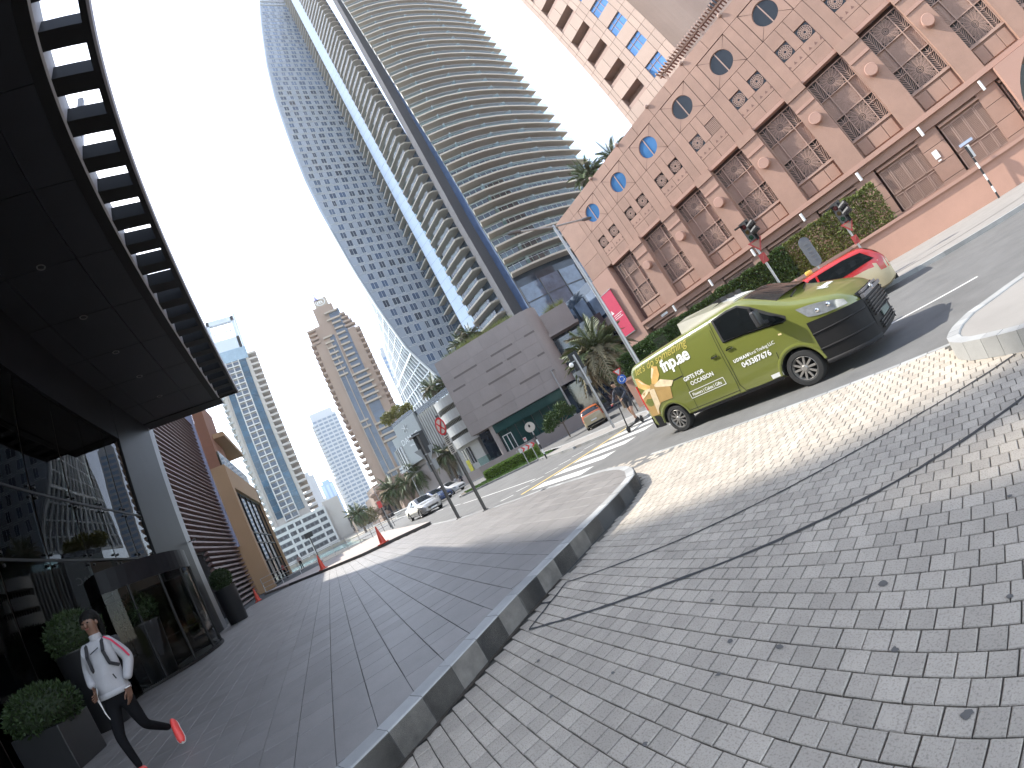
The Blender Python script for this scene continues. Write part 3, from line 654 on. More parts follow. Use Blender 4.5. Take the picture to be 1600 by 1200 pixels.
for i, x in enumerate(PKX):
    # --- upper wall: panels round the circular opening
    panel(x - HW, x - 1.24, 15.0, 17.5); panel(x + 1.24, x + HW, 15.0, 17.5)
    panel(x - HW, x, 17.5, 18.5); panel(x, x + HW, 17.5, 18.5)
    for s in range(4):                               # four mitred pieces around the round opening
        b = MB(); n = 8; pts = []
        for k in range(n + 1):
            a = -pi / 4 + s * pi / 2 + (k / n) * pi / 2; a += (.012 if k == 0 else -.012 if k == n else 0)
            q = max(abs(cos(a)), abs(sin(a)))
            pts.append(((.82 * cos(a), .82 * sin(a)), (1.21 * cos(a) / q, 1.21 * sin(a) / q)))
        rows = [[(x + p[0][0], 28.5, 16.23 + p[0][1]) for p in pts], [(x + p[1][0], 28.5, 16.23 + p[1][1]) for p in pts], [(x + p[1][0], 28.62, 16.23 + p[1][1]) for p in pts]]
        b.grid(rows); b.build('stone_panel', M_pk, PW, fix=False)
    o = MB().lathe([(.82, .0), (.82, .16)], (x, 28.5, 16.23), 28, 'y').build('round_reveal', M_pk2, PW)
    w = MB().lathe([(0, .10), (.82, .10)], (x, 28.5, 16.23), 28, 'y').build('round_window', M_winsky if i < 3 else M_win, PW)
    MB().box(x - .035, x + .035, 28.56, 28.62, 15.42, 17.04).build('window_bar', M_pkl, w)
    MB().lathe([(.795, .08), (.825, .08)], (x, 28.5, 16.23), 28, 'y').build('window_rim', M_pk2, w)
    # --- row with small square lattices
    for s in (-1, 1):
        cx = x + s * .75
        panel(*((x + 1.2, x + HW) if s > 0 else (x - HW, x - 1.2)), 11.55, 15.0)
        panel(*((x + .31, x + 1.2) if s > 0 else (x - 1.2, x - .31)), 14.0, 15.0)
        panel(*((x, x + 1.2) if s > 0 else (x - 1.2, x)), 12.3, 13.06)
        panel(*((x, x + 1.2) if s > 0 else (x - 1.2, x)), 11.55, 12.3)
        sq = MB().box(cx - .43, cx + .43, 28.6, 28.63, 13.08, 13.98).build('square_window', M_pkl if (i == 3 and s > 0) else M_win, PW)
        r = MB()
        if i == 3 and s > 0:
            for k in range(9): r.box(cx - .42, cx + .42, 28.53, 28.58, 13.12 + k * .098, 13.17 + k * .098)
        else:
            for q in (.1, .2, .3, .4): r.lathe([(q - .018, .07), (q - .018, .04), (q + .018, .04), (q + .018, .07)], (cx, 28.52, 13.53), 16, 'y')
            for k in range(16): r.bar((cx + .1 * cos(k * pi / 8), 28.56, 13.53 + .1 * sin(k * pi / 8)), (cx + .42 * cos(k * pi / 8), 28.56, 13.53 + .42 * sin(k * pi / 8)), .02, .03)
        r.build('lattice', M_pkl, sq)
        for q in (-.4, 0, .4): MB().slab([(cx + q - .1, 28.496, 12.5), (cx + q + .1, 28.496, 12.5), (cx + q, 28.496, 12.68)], (0, .02, 0)).build('triangle_vent', M_pkj, PW)
    panel(x - .31, x + .31, 13.06, 15.0)
    MB().blob((x + HW, 28.45, 18.5), .16, 1, 10, 6).build('roof_knob', M_pkl, PW)
    # --- frieze ledge with corbel over each pier
    MB().box(x - HW + .66, x + HW - .66, 28.42, 28.9, 11.3, 11.53).build('frieze_ledge', M_pk2, PW)
    MB().box(x + HW - .66, x + HW + .66, 28.22, 28.9, 10.95, 11.53).build('corbel', M_pk, PW)
    # --- window pier
    MB().box(x + HW - .64, x + HW + .64, 28.30, 29.2, 5.62, 10.93).build('pier', M_pk, PW)
    o = MB().lathe([(0, -.34), (.33, -.34), (.36, -.30), (.36, 0)], (x + HW, 28.30, 9.15), 22, 'y').build('stone_disc', M_pk2, PW)
    MB().box(x + HW - .64, x + HW + .64, 28.24, 28.30, 10.1, 10.28).build('pier_band', M_pk2, PW)
    # --- apron under the window, cornice, lamp
    MB().box(x - 1.24, x + 1.24, 28.75, 29.2, 5.62, 6.8).build('apron_wall', M_pk, PW)
    for a, q in ((-1.12, -.48), (-.46, .46), (.48, 1.12)): bevel(MB().box(x + a, x + q, 28.66, 28.8, 5.74, 6.6).build('apron_panel', M_pk, PW), .03, 1)
    MB().box(x - 1.24, x + 1.24, 28.62, 28.9, 6.72, 6.82).build('window_sill', M_pkl, PW)
    MB().box(x - HW, x + HW, 28.25, 29.2, 5.36, 5.62).build('cornice', M_pk2, PW)
    MB().box(x - HW, x + HW, 28.45, 29.2, 4.85, 5.36).build('cornice_band', M_pk, PW)
    MB().cyl((x + HW - .1, 28.22, 4.72), (x + HW - .1, 28.22, 5.25), .085, n=10).build('wall_lamp', M_whitep, PW)
    for z0, z1 in ((4.0, 4.85), (3.1, 4.0), (2.2, 3.1), (1.3, 2.2)):
        MB().box(x + HW - .62, x + HW + .62, 28.55, 29.2, z0 + .012, z1 - .012).build('base_block', M_pk, PW)
MB().box(-23.2, -20.85, 28.4, 29.2, 0.1, 11.5).build('corner_wall', M_pk2, PW)
for z0, z1 in ((11.55, 13.2), (13.2, 15.0), (15.0, 17.5), (17.5, 18.5)): panel(-23.2, PKX[0] - HW, z0, z1)
# lattice windows
def rosette(b, cx, cz, hw, hh, y, n=16, R=9):
    def ok(p): return abs(p[0]) <= hw and abs(p[1]) <= hh
    def P(a, r): return (r * cos(a), r * sin(a))
    for q in (.07, .14): b.lathe([(q - .016, .03), (q - .016, 0), (q + .016, 0), (q + .016, .03)], (cx, y, cz), 16, 'y')
    for k in range(n):
        a = 2 * pi * k / n; r1 = min(hw / max(1e-6, abs(cos(a))), hh / max(1e-6, abs(sin(a))))
        p, q = P(a, .18), P(a, r1); b.bar((cx + p[0], y + .015, cz + p[1]), (cx + q[0], y + .015, cz + q[1]), .02, .03)
        for j in range(R):
            r = .2 + j * .075
            for s in (-1, 1):
                p, q = P(a, r), P(a + s * pi / n, r + .075)
                if ok(p) and ok(q): b.bar((cx + p[0], y + .015, cz + p[1]), (cx + q[0], y + .015, cz + q[1]), .032, .03)
def herring(b, cx, z0, z1, hw, y, flip=1):
    b.bar((cx, y + .015, z0), (cx, y + .015, z1), .025, .03)
    k = 0
    while z0 + k * .12 < z1 - .2:
        z = z0 + k * .12
        for s in (-1, 1): b.bar((cx, y + .015, z), (cx + s * hw, y + .015, z + .2 * flip if flip > 0 else z + .2), .042, .03)
        k += 1
lat = MB(); lat2 = MB(); rel = MB(); frm = MB()
COLS = ((-1.2, -.62), (-.6, .6), (.62, 1.2)); ROWS = ((6.88, 8.38), (8.42, 9.72), (9.76, 11.02))
for ci, (a, q) in enumerate(COLS):
    for ri, (z0, z1) in enumerate(ROWS):
        cx, cz = (a + q) / 2, (z0 + z1) / 2
        t = rel if ri == 1 else lat if ri == 0 else lat2; y = 28.86 if ri == 1 else 28.8
        if ci == 1: rosette(t, cx, cz, (q - a) / 2, (z1 - z0) / 2, y)
        else: herring(t, cx, z0, z1, (q - a) / 2 - .02, y)
for x in (-1.2, -.61, .61, 1.2): frm.box(x - .03, x + .03, 28.74, 28.86, 6.86, 11.04)
for z in (6.87, 7.95, 8.40, 9.74, 11.03): frm.box(-1.2, 1.2, 28.75, 28.85, z - .025, z + .025) if z != 7.95 else frm.box(-1.2, -.61, 28.76, 28.84, z - .02, z + .02).box(.61, 1.2, 28.76, 28.84, z - .02, z + .02)
lm, lm2, rm, fm = lat.mesh('lattice', M_pkl), lat2.mesh('lattice', M_pkl), rel.mesh('relief_pattern', M_pkl), frm.mesh('window_frame', M_pkl)
M_lwin = mat('lattice_backing', (.045, .036, .033), .5, var=.2); gm = MB().box(-1.2, 1.2, 28.98, 29.0, 6.85, 8.4).mesh('window_glass', M_lwin); gm2 = MB().box(-1.2, 1.2, 28.98, 29.0, 9.74, 11.05).mesh('window_glass', M_lwin)
rp = MB().box(-1.2, 1.2, 28.88, 29.0, 8.40, 9.74).mesh('relief_panel', M_pkl)
for x in PKX:
    f = link('window_frame', fm, PW, loc=(x, 0, 0))
    for nm, me in (('lattice', lm), ('lattice', lm2), ('relief_pattern', rm), ('window_glass', gm), ('window_glass', gm2), ('relief_panel', rp)):
        q_ = link(nm, me, f, local=True)
        if nm in ('lattice', 'relief_pattern'): stuff(q_)
# louvred panels in the ground storey
fr = MB(); lv = MB()
for a, q in ((-1.22, -.72), (-.68, -.02), (.02, .68), (.72, 1.22)):
    for z0, z1 in ((2.05, 2.95), (3.05, 4.5)):
        fr.box(a, a + .05, 28.62, 28.72, z0, z1).box(q - .05, q, 28.62, 28.72, z0, z1).box(a, q, 28.62, 28.72, z0, z0 + .05).box(a, q, 28.62, 28.72, z1 - .05, z1)
        k = 0
        while z0 + .08 + k * .075 < z1 - .08: lv.box(a + .05, q - .05, 28.65, 28.70, z0 + .08 + k * .075, z0 + .115 + k * .075); k += 1
frm_, lvm = fr.mesh('panel_frame', M_pkl), lv.mesh('panel_louvre', M_pkl)
bkm = MB().box(-1.24, 1.24, 28.74, 29.2, 1.3, 4.85).mesh('panel_back', M_pk)
sgm = MB().box(-1.24, 1.24, 28.5, 28.7, 4.6, 4.72).mesh('panel_lintel', M_pk)
for k in range(9):
    f = link('louvred_panel', bkm, PW, loc=(PKX[k] + .1, 0, 0))
    for nm, me in (('panel_frame', frm_), ('panel_louvre', lvm), ('panel_lintel', sgm)): (stuff if nm != 'panel_lintel' else tuple)(link(nm, me, f, local=True)) if nm != 'panel_lintel' else link(nm, me, f, local=True)
for k in range(3): MB().box(PKX[5] + .1 - .9 + k * .62 - .03, PKX[5] + .1 - .9 + k * .62 + .03, 28.5, 28.56, 2.1, 4.4)
# arched porch at the right
ap = MB(); n = 10
for k in range(n):
    a0, a1 = pi / 2 * k / n, pi / 2 * (k + 1) / n
    ap.slab([(6.4 + 3.2 * (1 - cos(a0)), 27.9, 2.2 + 3.0 * sin(a0)), (6.4 + 3.2 * (1 - cos(a1)), 27.9, 2.2 + 3.0 * sin(a1)), (6.4 + 3.2 * (1 - cos(a1)), 27.9, 5.3), (6.4 + 3.2 * (1 - cos(a0)), 27.9, 5.3)], (0, .5, 0))
ap.box(9.6, 16, 27.9, 28.4, 4.4, 5.3).build('porch_arch', M_pk2, PW, fix=True)
MB().box(6.6, 15, 28.3, 28.36, 1.3, 4.6).build('porch_opening', M_win, PW)
# small signs on the wall
MB().box(1.45, 1.75, 28.50, 28.53, 3.35, 3.8).box(1.5, 1.68, 28.5, 28.52, 3.18, 3.26).build('wall_notice', M_whitep, PW)
MB().box(2.75, 3.5, 28.55, 28.6, 3.15, 3.3).build('street_plate', mat('blue_grey_plate', (.35, .42, .55), .5), PW)
MB().box(PKX[0] + .2, PKX[0] + .9, 28.4, 28.44, 5.0, 5.2).build('house_plate', M_whitep, PW)
# pergola slats on the roof edge
pg = MB()
PGR = MB().box(-7.6, 1.5, 28.9, 29.1, 19.35, 19.5).build('roof_pergola', M_pkl, PW)
slm = MB().box(-.05, .05, -.55, .9, 0, .14).mesh('pergola_slat', M_pkl)
for k in range(38): link('pergola_slat', slm, PGR, loc=(-7.5 + k * .24, 29.0, 19.5))
for x in (-7.2, -3.5, .3): MB().box(x - .1, x + .1, 28.9, 29.1, 18.4, 19.4).build('pergola_post', M_pkl, PGR)
# red banner on the corner
bn = thing('red_banner', 'tall crimson banner with faint white lettering on the pink wall corner', 'banner', (-22.4, 28.2, 7))
MB().box(-23.15, -21.75, 28.22, 28.27, 5.45, 9.8).build('banner_cloth', mat('crimson_cloth', (0.50, 0.035, 0.085), .7, var=.05), bn)
MB().slab([(-23.1, 28.215, 7.75), (-22.75, 28.215, 7.75), (-22.95, 28.215, 8.15)], (0, .004, 0)).build('banner_emblem', M_whitep, bn)
for k, w in enumerate((1.0, .85, .95)):
    b = MB(); x = -22.95
    while x < -22.95 + w: l = rnd.uniform(.05, .14); b.box(x, x + l, 28.212, 28.218, 7.5 - k * .17, 7.57 - k * .17); x += l + .04
    stuff(b.build('banner_lettering', M_whitep, bn))
for z in (5.4, 9.82): MB().box(-23.2, -21.7, 28.2, 28.4, z - .03, z + .03).build('banner_rail', M_steel, bn)

# ================================================================ low salmon wall, terrace, hedge
sw = thing('salmon_terrace_wall', 'smooth salmon pink terrace wall with ledge above the far pavement', 'wall', (-2, 26.9, 0))
pts = [(-15.6, 27), (-15.6, 17.0), (-11.5, 17.6), (-6.5, 21.5), (-4.5, 26.9), (16, 26.9)]
MB().prism(pts + [(16, 28.2), (-15.6, 28.2)], 0.1, 1.78).build('wall_body', M_salmon, sw, fix=True)
for a, q in zip(pts, pts[1:]): MB().bar((a[0], a[1] + .08, 1.85), (q[0], q[1] + .08, 1.85), .42, .16).build('wall_ledge', M_pk2, sw)
MB().box(-4.4, 6.3, 27.5, 28.3, 1.78, 2.02).build('terrace_curb', M_pk, sw)
def hedge(name, label, cat, boxes, n, m, s=.09, parent=None, core=True, zskew=0):
    t = thing(name, label, cat, ((boxes[0][0] + boxes[0][1]) / 2, (boxes[0][2] + boxes[0][3]) / 2, boxes[0][4]))
    vol = [(q[1] - q[0]) * (q[3] - q[2] + q[5] - q[4]) for q in boxes]; b = MB(); c = MB()
    for q, v in zip(boxes, vol):
        x0, x1, y0, y1, z0, z1 = q
        c.box(x0 + .12, x1 - .12, y0 + .14, y1 - .1, z0, z1 - .16)
        for k in range(int(n * v / sum(vol))):
            f = rnd.random() * (y1 - y0 + z1 - z0) ; x = rnd.uniform(x0, x1)
            lump = .10 * sin(x * 2.1) * sin(x * .7 + 1) + .06 * sin(x * 5.3)
            if f < (z1 - z0): y, z, nv = y0 + rnd.uniform(0, .22) - lump * .5 + rnd.uniform(-.03, .03), z0 + f, Vector((0, -1, .25))
            else: y, z, nv = y0 + (f - (z1 - z0)), z1 - rnd.uniform(0, .2) + lump, Vector((0, -.2, 1))
            t1 = (nv + Vector((rnd.uniform(-1, 1), rnd.uniform(-1, 1), rnd.uniform(-.8, 1)))).normalized(); a = Quaternion(t1, rnd.random() * 6.3) @ t1.orthogonal().normalized(); u = s * rnd.uniform(.6, 1.5); p = Vector((x, y, z))
            b.quad(p - a * u * .4, p + t1 * u * .5 - a * u * .15, p + t1 * u, p + a * u * .4)
        for xx, sx in ((x0, -1), (x1, 1)):
            for k in range(int(60 * (y1 - y0) * (z1 - z0))):
                p = Vector((xx + rnd.uniform(-.1, .05) * sx, rnd.uniform(y0, y1), rnd.uniform(z0, z1))); t1 = Vector((sx, rnd.uniform(-1, 1), rnd.uniform(-.6, 1))).normalized(); a = t1.orthogonal().normalized(); u = s * rnd.uniform(.7, 1.5)
                b.quad(p - a * u * .4, p + t1 * u * .5, p + t1 * u, p + a * u * .4)
    f = b.build('foliage', m, t)
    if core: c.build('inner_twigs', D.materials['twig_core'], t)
    return t
hedge('clipped_hedge', 'long clipped green hedge along the foot of the pink stone wing', 'hedge', [(-22.5, -7.6, 27.0, 28.1, 1.8, 4.1)], 26000, M_leaf, .13)
hedge('climbing_hedge', 'thin yellowish straggly hedge showing the pink wall at the end of the green hedge', 'hedge', [(-7.55, -1.75, 27.15, 27.7, 1.85, 4.25)], 11000, M_leafy, .12, core=False)
hedge('planter_bush', 'bright green bush on the salmon wall corner behind the van', 'bush', [(-15.5, -12.6, 17.15, 18.6, 1.75, 3.15)], 5000, M_leaf, .11)

# ================================================================ pink hotel tower behind the wing
M_pt = mat('pale_pink_stone', (0.42, 0.30, 0.235), 0.75, var=0.05, scale=0.5, piece=0.06)
M_ptj = mat('pale_pink_joint', (0.24, 0.15, 0.12), 0.9)
PT = thing('pink_hotel_tower', 'tall pale pink stone tower with balcony slots and windows coloured with sky reflection above the wing', 'building', (-10, 50, 0))
MB().box(-17.5, -8.3, 46.2, 62, 0, 78).build('wall', M_ptj, PT)
FH = 3.87; ZB = 33.05
cx = [-17.5, -16.95, -16.42, -14.9, -13.4, -12.7, -12.0, -9.78, -9.0, -8.25]
zmax = 74
for f in range(-4, 11):
    z = ZB + f * FH
    for a, q in zip(cx, cx[1:]):
        slot = -16.5 < a and q < -13.3; win = a == -12.0
        if not slot and not win: MB().box(a + .02, q - .02, 44, 44.2, z + .02, z + 1.88 - .02).build('stone_panel', M_pt, PT)
        MB().box(a + .02, q - .02, 44, 44.2, z + 1.88 + .02, z + FH - .02).build('stone_panel', M_pt, PT)
    MB().box(-17.5, -8.25, 44.2, 46.2, z + 1.92, z + FH).build('floor_band', M_pt, PT)
    MB().box(-16.4, -13.4, 45.4, 45.5, z, z + 1.9).build('balcony_back', M_ptj, PT)
    MB().box(-16.4, -13.4, 44.1, 44.16, z - .02, z + .5).build('balcony_parapet', M_pkl, PT)
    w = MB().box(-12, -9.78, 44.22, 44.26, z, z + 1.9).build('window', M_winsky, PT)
    for k in (1, 2): MB().box(-12 + k * .74 - .03, -12 + k * .74 + .03, 44.16, 44.22, z, z + 1.9).build('window_bar', M_pkl, w)
    MB().box(-12, -9.78, 44.16, 44.22, z + 1.25, z + 1.31).build('window_bar', M_pkl, w)
MB().box(-17.5, -16.42, 44.2, 46.2, 17, 78).box(-13.4, -12.0, 44.2, 46.2, 17, 78).box(-9.78, -8.25, 44.2, 46.2, 17, 78).build('pier', M_ptj, PT, fix=True)
# recessed curved flank
fl_ = MB(); rows = []
for k in range(9): 
    a = pi / 2 * k / 8; rows.append([(-8.25 + 3.4 * (1 - cos(a)), 44.0 + 5.5 * sin(a), z) for z in (17, 78)])
fl_.grid(rows).box(-4.85, 8, 49.5, 60, 17, 78).build('curved_flank', M_pt, PT)
for f in range(-3, 10):
    for x in (-3.6, -.6, 2.6):
        w = MB().box(x, x + 1.5, 49.4, 49.48, 32 + f * FH, 32.9 + f * FH).build('window', M_win, PT)
# ================================================================ taupe stone podium on the far corner
M_taupe = mat('taupe_stone', (0.285, 0.245, 0.225), 0.7, var=0.08, scale=0.5, bump=.1, piece=0.05)
M_taupej = mat('taupe_joint', (0.15, 0.125, 0.115), 0.9)
M_green = mirrorglass('green_glass', (0.015, 0.055, 0.050), 0.06, 0.7, .3)
M_navy = mirrorglass('navy_glass', (0.012, 0.022, 0.040), 0.05, 0.9, .3)
P0, P1 = Vector((-33.8, 27.75, 0)), Vector((-41.75, 18.93, 0)); PD = (P1 - P0).normalized(); PN = Vector((-PD.y, PD.x, 0))
if PN.dot(-P0) < 0: PN = -PN
def fp_(o, d, n):
    return lambda t, v, z: tuple(o + d * t + n * v + Vector((0, 0, z)))
F = fp_(P0, PD, PN)
def fbox(b, F, t0, t1, v0, v1, z0, z1):
    i = len(b.v); b.v += [F(t0, v0, z0), F(t1, v0, z0), F(t1, v1, z0), F(t0, v1, z0), F(t0, v0, z1), F(t1, v0, z1), F(t1, v1, z1), F(t0, v1, z1)]
    for q in ((3, 2, 1, 0), (4, 5, 6, 7), (0, 1, 5, 4), (1, 2, 6, 5), (2, 3, 7, 6), (3, 0, 4, 7)): b.f.append(tuple(i + a for a in q)); b.m.append(b.cur); b.r.append(0)
    return b
PB = thing('stone_podium', 'taupe stone podium with narrow slits over dark green glass and roof planting', 'building', tuple(P0 + PD * 5))
b = MB(); fbox(b, F, 0.0, 12.2, -.5, -9, 5.0, 14.8); b.build('wall', M_taupej, PB, fix=True)
rows = [14.85, 13.1, 12.05, 10.72, 9.3, 7.55, 6.3, 5.0]; slits = {12.05: [(1.12, -.2), (2.74, 5.62), (7.57, 10.76)], 10.72: [(2.25, 4.13), (4.73, 6.96), (9.9, 11.6)], 9.3: [(0.0, .9), (3.77, 7.42)], 7.55: [(1.6, 4.2), (6.63, 9.25)]}
for zt, zb in zip(rows, rows[1:]):
    t = -.0
    cuts = [0, 1.9, 3.7, 5.6, 7.4, 9.2, 10.7, 12.2]; o = rnd.uniform(-.5, .5)
    cuts = [cuts[0]] + [c + o for c in cuts[1:-1]] + [cuts[-1]]
    for a, q in zip(cuts, cuts[1:]):
        m = MB(); fbox(m, F, a + .006, q - .006, -.5, 0, zb + .006, zt - .006); m.build('stone_panel', M_taupe, PB, fix=True)
for z, ss in slits.items():
    for a, q in ss: fbox(MB(), F, min(a, q), max(a, q), -.1, .012, z - .13, z + .10).build('wall_slit', M_taupej, PB, fix=True)
# rounded right end and set-back block
m = MB(); m.grid([[F(-1.5 * sin(a) , -1.5 * (1 - cos(a)), z) for a in [k * pi / 16 for k in range(9)]] for z in (5.0, 14.8)]); m.build('rounded_end', M_taupe, PB)
fbox(MB(), F, -5.0, -1.4, -1.6, -9, 10.9, 13.6).build('set_back_block', M_taupe, PB, fix=True)
fbox(MB(), F, -5.2, -1.2, -.8, -9, 10.6, 10.95).build('ledge', M_taupe, PB, fix=True)
m = MB(); fbox(m, F, .4, 9.4, -1.0, -1.1, 1.4, 5.0); m.build('entrance_glass', M_green, PB, fix=True)
for k in range(9): fbox(MB(), F, .5 + k * 1.1, .56 + k * 1.1, -.9, -1.0, 1.4, 5.0).build('glass_fin', M_dark, PB, fix=True)
fbox(MB(), F, .3, 9.5, -.35, -1.0, 3.9, 4.95).build('glass_canopy', M_green, PB, fix=True)
MB().cyl(F(9.7, -.6, 0), F(9.7, -.6, 5), .34, n=16).build('round_column', M_taupe, PB)
fbox(MB(), F, 9.9, 12.2, -3, -9, 0, 5.0).build('entrance_recess', M_navy, PB, fix=True)
fr = MB(); 
for t in (8.0, 8.55, 9.1): fbox(fr, F, t - .04, t + .04, -.9, -.98, 1.4, 3.3)
fbox(fr, F, 7.96, 9.14, -.9, -.98, 3.25, 3.35); fr.build('door_frame', M_whitep, PB, fix=True)
fbox(MB(), F, -.3, 5.6, 1.0, .5, 0, 1.45).build('planter_wall', M_taupe, PB, fix=True); fbox(MB(), F, 5.6, 12.6, 1.6, .8, 0, 1.42).build('planter_wall', M_taupe, PB, fix=True)
fbox(MB(), F, 10.4, 12.4, 1.3, 1.25, 1.45, 2.3).build('glass_balustrade', M_rail, PB, fix=True)
fbox(MB(), F, -8, -.2, -2.5, -9, 0, 10.6).build('dark_recess', M_navy, PB, fix=True)

# ================================================================ white mall pavilion
M_wh = mat('white_cladding', (0.42, 0.41, 0.38), 0.6, var=0.05, scale=0.6)
M_whs = mat('pale_grey_cladding', (0.32, 0.33, 0.32), 0.55, var=0.05)
G0, G1 = Vector((-49, 22.8, 0)), Vector((-60, 17.8, 0)); GD = (G1 - G0).normalized(); GN = Vector((-GD.y, GD.x, 0)); GN = GN if GN.dot(-G0) > 0 else -GN
GF = fp_(G0, GD, GN)
MP = thing('white_mall_pavilion', 'pale mall pavilion with curved white bands, vertical fins and lettered sign wall', 'building', tuple(G0 + GD * 7))
fbox(MB(), GF, .4, 20, -2, -14, 0, 12.5).build('wall', M_whs, MP, fix=True)
# fan-shaped curved balconies
for k, z in enumerate((11.4, 9.3, 7.3, 5.4)):
    m = MB(); pts = []
    for j in range(9):
        a = j / 8; t = .3 + 4.2 * a - .2 * k * (1 - a); v = .9 * sin(pi * (a * .8 + .1)) + .2
        pts.append((t + .0, v))
    m.grid([[GF(t, v, z - .35 + .0) for t, v in pts], [GF(t, v, z + .95) for t, v in pts], [GF(t, v - .25, z + .95) for t, v in pts]]).grid([[GF(t, v, z - .35) for t, v in pts], [GF(t, -2.0, z - .35) for t, v in pts]])
    m.build('curved_band', M_wh, MP)
    if k < 3:
        for j in range(13): fbox(MB(), GF, .5 + j * .32, .56 + j * .32, -.3, -.1, z - 1.1, z - .4).build('screen_rib', M_wh, MP, fix=True)
        fbox(MB(), GF, .4, 4.5, -.6, -.5, z - 1.15, z - .35).build('screen_back', M_navy, MP, fix=True)
m = MB(); fbox(m, GF, .2, 4.6, .2, -2, .2, 5.2); m.build('white_base', M_wh, MP, fix=True)
for j in range(4): fbox(MB(), GF, 2.2 + j * .5, 2.45 + j * .5, .27, .2, 2.2, 4.6).build('slot_window', M_navy, MP, fix=True)
fbox(MB(), GF, 3.4, 4.1, .3, .22, 1.0, 3.0).build('yellow_poster', mat('yellow_poster', (.62, .56, .05), .6, var=.3, scale=3), MP, fix=True)
for j in range(9): fbox(MB(), GF, 4.7 + j * .52, 4.9 + j * .52, .1, -1.0, 1.2 if j < 3 else 5.6, 12.75).build('facade_fin', M_wh, MP, fix=True)
fbox(MB(), GF, 4.6, 9.4, -1.0, -1.2, .5, 12.7).build('fin_backing', M_whs, MP, fix=True)
fbox(MB(), GF, .5, 9.6, .0, -.06, 12.7, 13.6).build('roof_glass_rail', M_rail, MP, fix=True)
fbox(MB(), GF, 9.4, 15.3, .4, -2, 6.6, 13.5).build('sign_wall', M_whs, MP, fix=True)
fbox(MB(), GF, 9.4, 15.4, .3, .25, 13.5, 14.2).build('roof_glass_rail', M_rail, MP, fix=True)
fbox(MB(), GF, 9.4, 16.5, -.4, -2, 0.2, 6.6).build('lower_wall', M_taupe, MP, fix=True)
m = MB(); m.grid([[GF(15.3 + 4.4 * sin(a), .4 - 2.4 * (1 - cos(a)), z) for a in [k * pi / 16 for k in range(9)]] for z in (6.4, 10.2)]); m.build('curved_glass_wall', M_navy, MP)
for k in range(8): a = k * pi / 16; fbox(MB(), GF, 15.3 + 4.4 * sin(a), 15.45 + 4.4 * sin(a), .5 - 2.4 * (1 - cos(a)), .3 - 2.4 * (1 - cos(a)), 6.4, 10.2).build('glass_fin', M_wh, MP, fix=True)
# lettering on the sign wall (reads left to right for the viewer, i.e. against t)
def sign(txt, size, t, z, parent, m=M_whitep, F=GF, v=.43, bold=.01, sp=1.0): 
    vs, fs = textmesh(txt, size, bold, sp); b = MB(); n = len(vs)
    b.v = [F(t - x, v, z + y) for x, y in vs] + [F(t - x, v - .05, z + y) for x, y in vs]; b.f = fs; b.m = [0] * len(fs); b.r = b.m
    return b.build('sign_lettering', m, parent)
sign('DAMAC', 1.35, 15.0, 10.0, MP); sign('MALL', .5, 13.2, 9.2, MP)
sign('MARINA', .62, 19.0, 7.0, MP, v=.1); sign('TERRACE', .62, 19.2, 6.2 + .1, MP, v=.12)
lg = MB()
for a in range(6): lg.bar(GF(12.6, .45, 12.2), GF(12.6 + .75 * cos(a * pi / 3 + .5), .45, 12.2 + .75 * sin(a * pi / 3 + .5)), .12, .05)
lg.build('sign_emblem', M_whitep, MP)
m = MB(); fbox(m, GF, -.6, 13.5, 2.2, 1.6, 0, 1.35); m.build('planter_wall', M_taupe, MP, fix=True)

# ================================================================ grey tower with bulging profile
M_gt = mat('grey_panel', (0.275, 0.31, 0.365), 0.35, var=0.05, scale=0.05, spec=.6)
M_gw = mirrorglass('grey_tower_glass', (0.04, 0.065, 0.115), 0.06, 0.8, .3, piece=.6)
M_wg = mat('white_mullion', (0.60, 0.62, 0.63), 0.5, var=.04)
PROF = [(0, 49.0), (12, 47.5), (28.6, 44.7), (40, 39.8), (53, 37.4), (70, 35.1), (96, 32.7), (110, 32.1), (124, 32.2), (139, 32.5), (157, 33.2), (180, 35.1), (211, 38.9), (226, 41.0), (248, 44.2)]
def yp(z):
    for (z0, y0), (z1, y1) in zip(PROF, PROF[1:]):
        if z <= z1: return y0 + (y1 - y0) * (z - z0) / (z1 - z0)
    return PROF[-1][1]
GT = thing('grey_bulging_tower', 'very tall grey tower with bulging edge and staggered rows of windows', 'building', (-108, 52, 0))
b = MB(); zs = [248 * k / 70 for k in range(71)]
b.grid([[(-100, yp(z), z), (-100, 66, z)] for z in zs]).grid([[(-100, yp(z), z), (-100.6, yp(z) - .5, z)] for z in zs])
b.grid([[(-100, 66, z), (-130, 66, z)] for z in (0, 248)]).quad((-100, yp(248), 248), (-100, 66, 248), (-130, 66, 248), (-112, yp(248) + 10, 248)).grid([[(-130, 66, z), (-112, yp(z) + 10, z)] for z in zs]).grid([[(-112, yp(z) + 10, z), (-100.6, yp(z) - .5, z)] for z in zs])
b.build('wall', M_gt, GT)
def lq(z):
    return 39.7 + (z - 27) * .10 if z > 27 else 39.7
W3 = 3.42
big = MB().box(-.05, .04, -1.15, 1.15, -.05, 2.35).mesh('window', M_gw); fr_ = MB()
for y in (-1.15, -.05, 1.08): fr_.box(.04, .10, y, y + .07, -.05, 2.35)
fr_.box(.04, .12, -1.2, 1.2, 2.35, 2.5).box(.04, .16, -1.35, 1.35, -.22, -.08)
frm2 = fr_.mesh('window_frame', M_wg)
n = 0; rest = MB(); restf = MB()
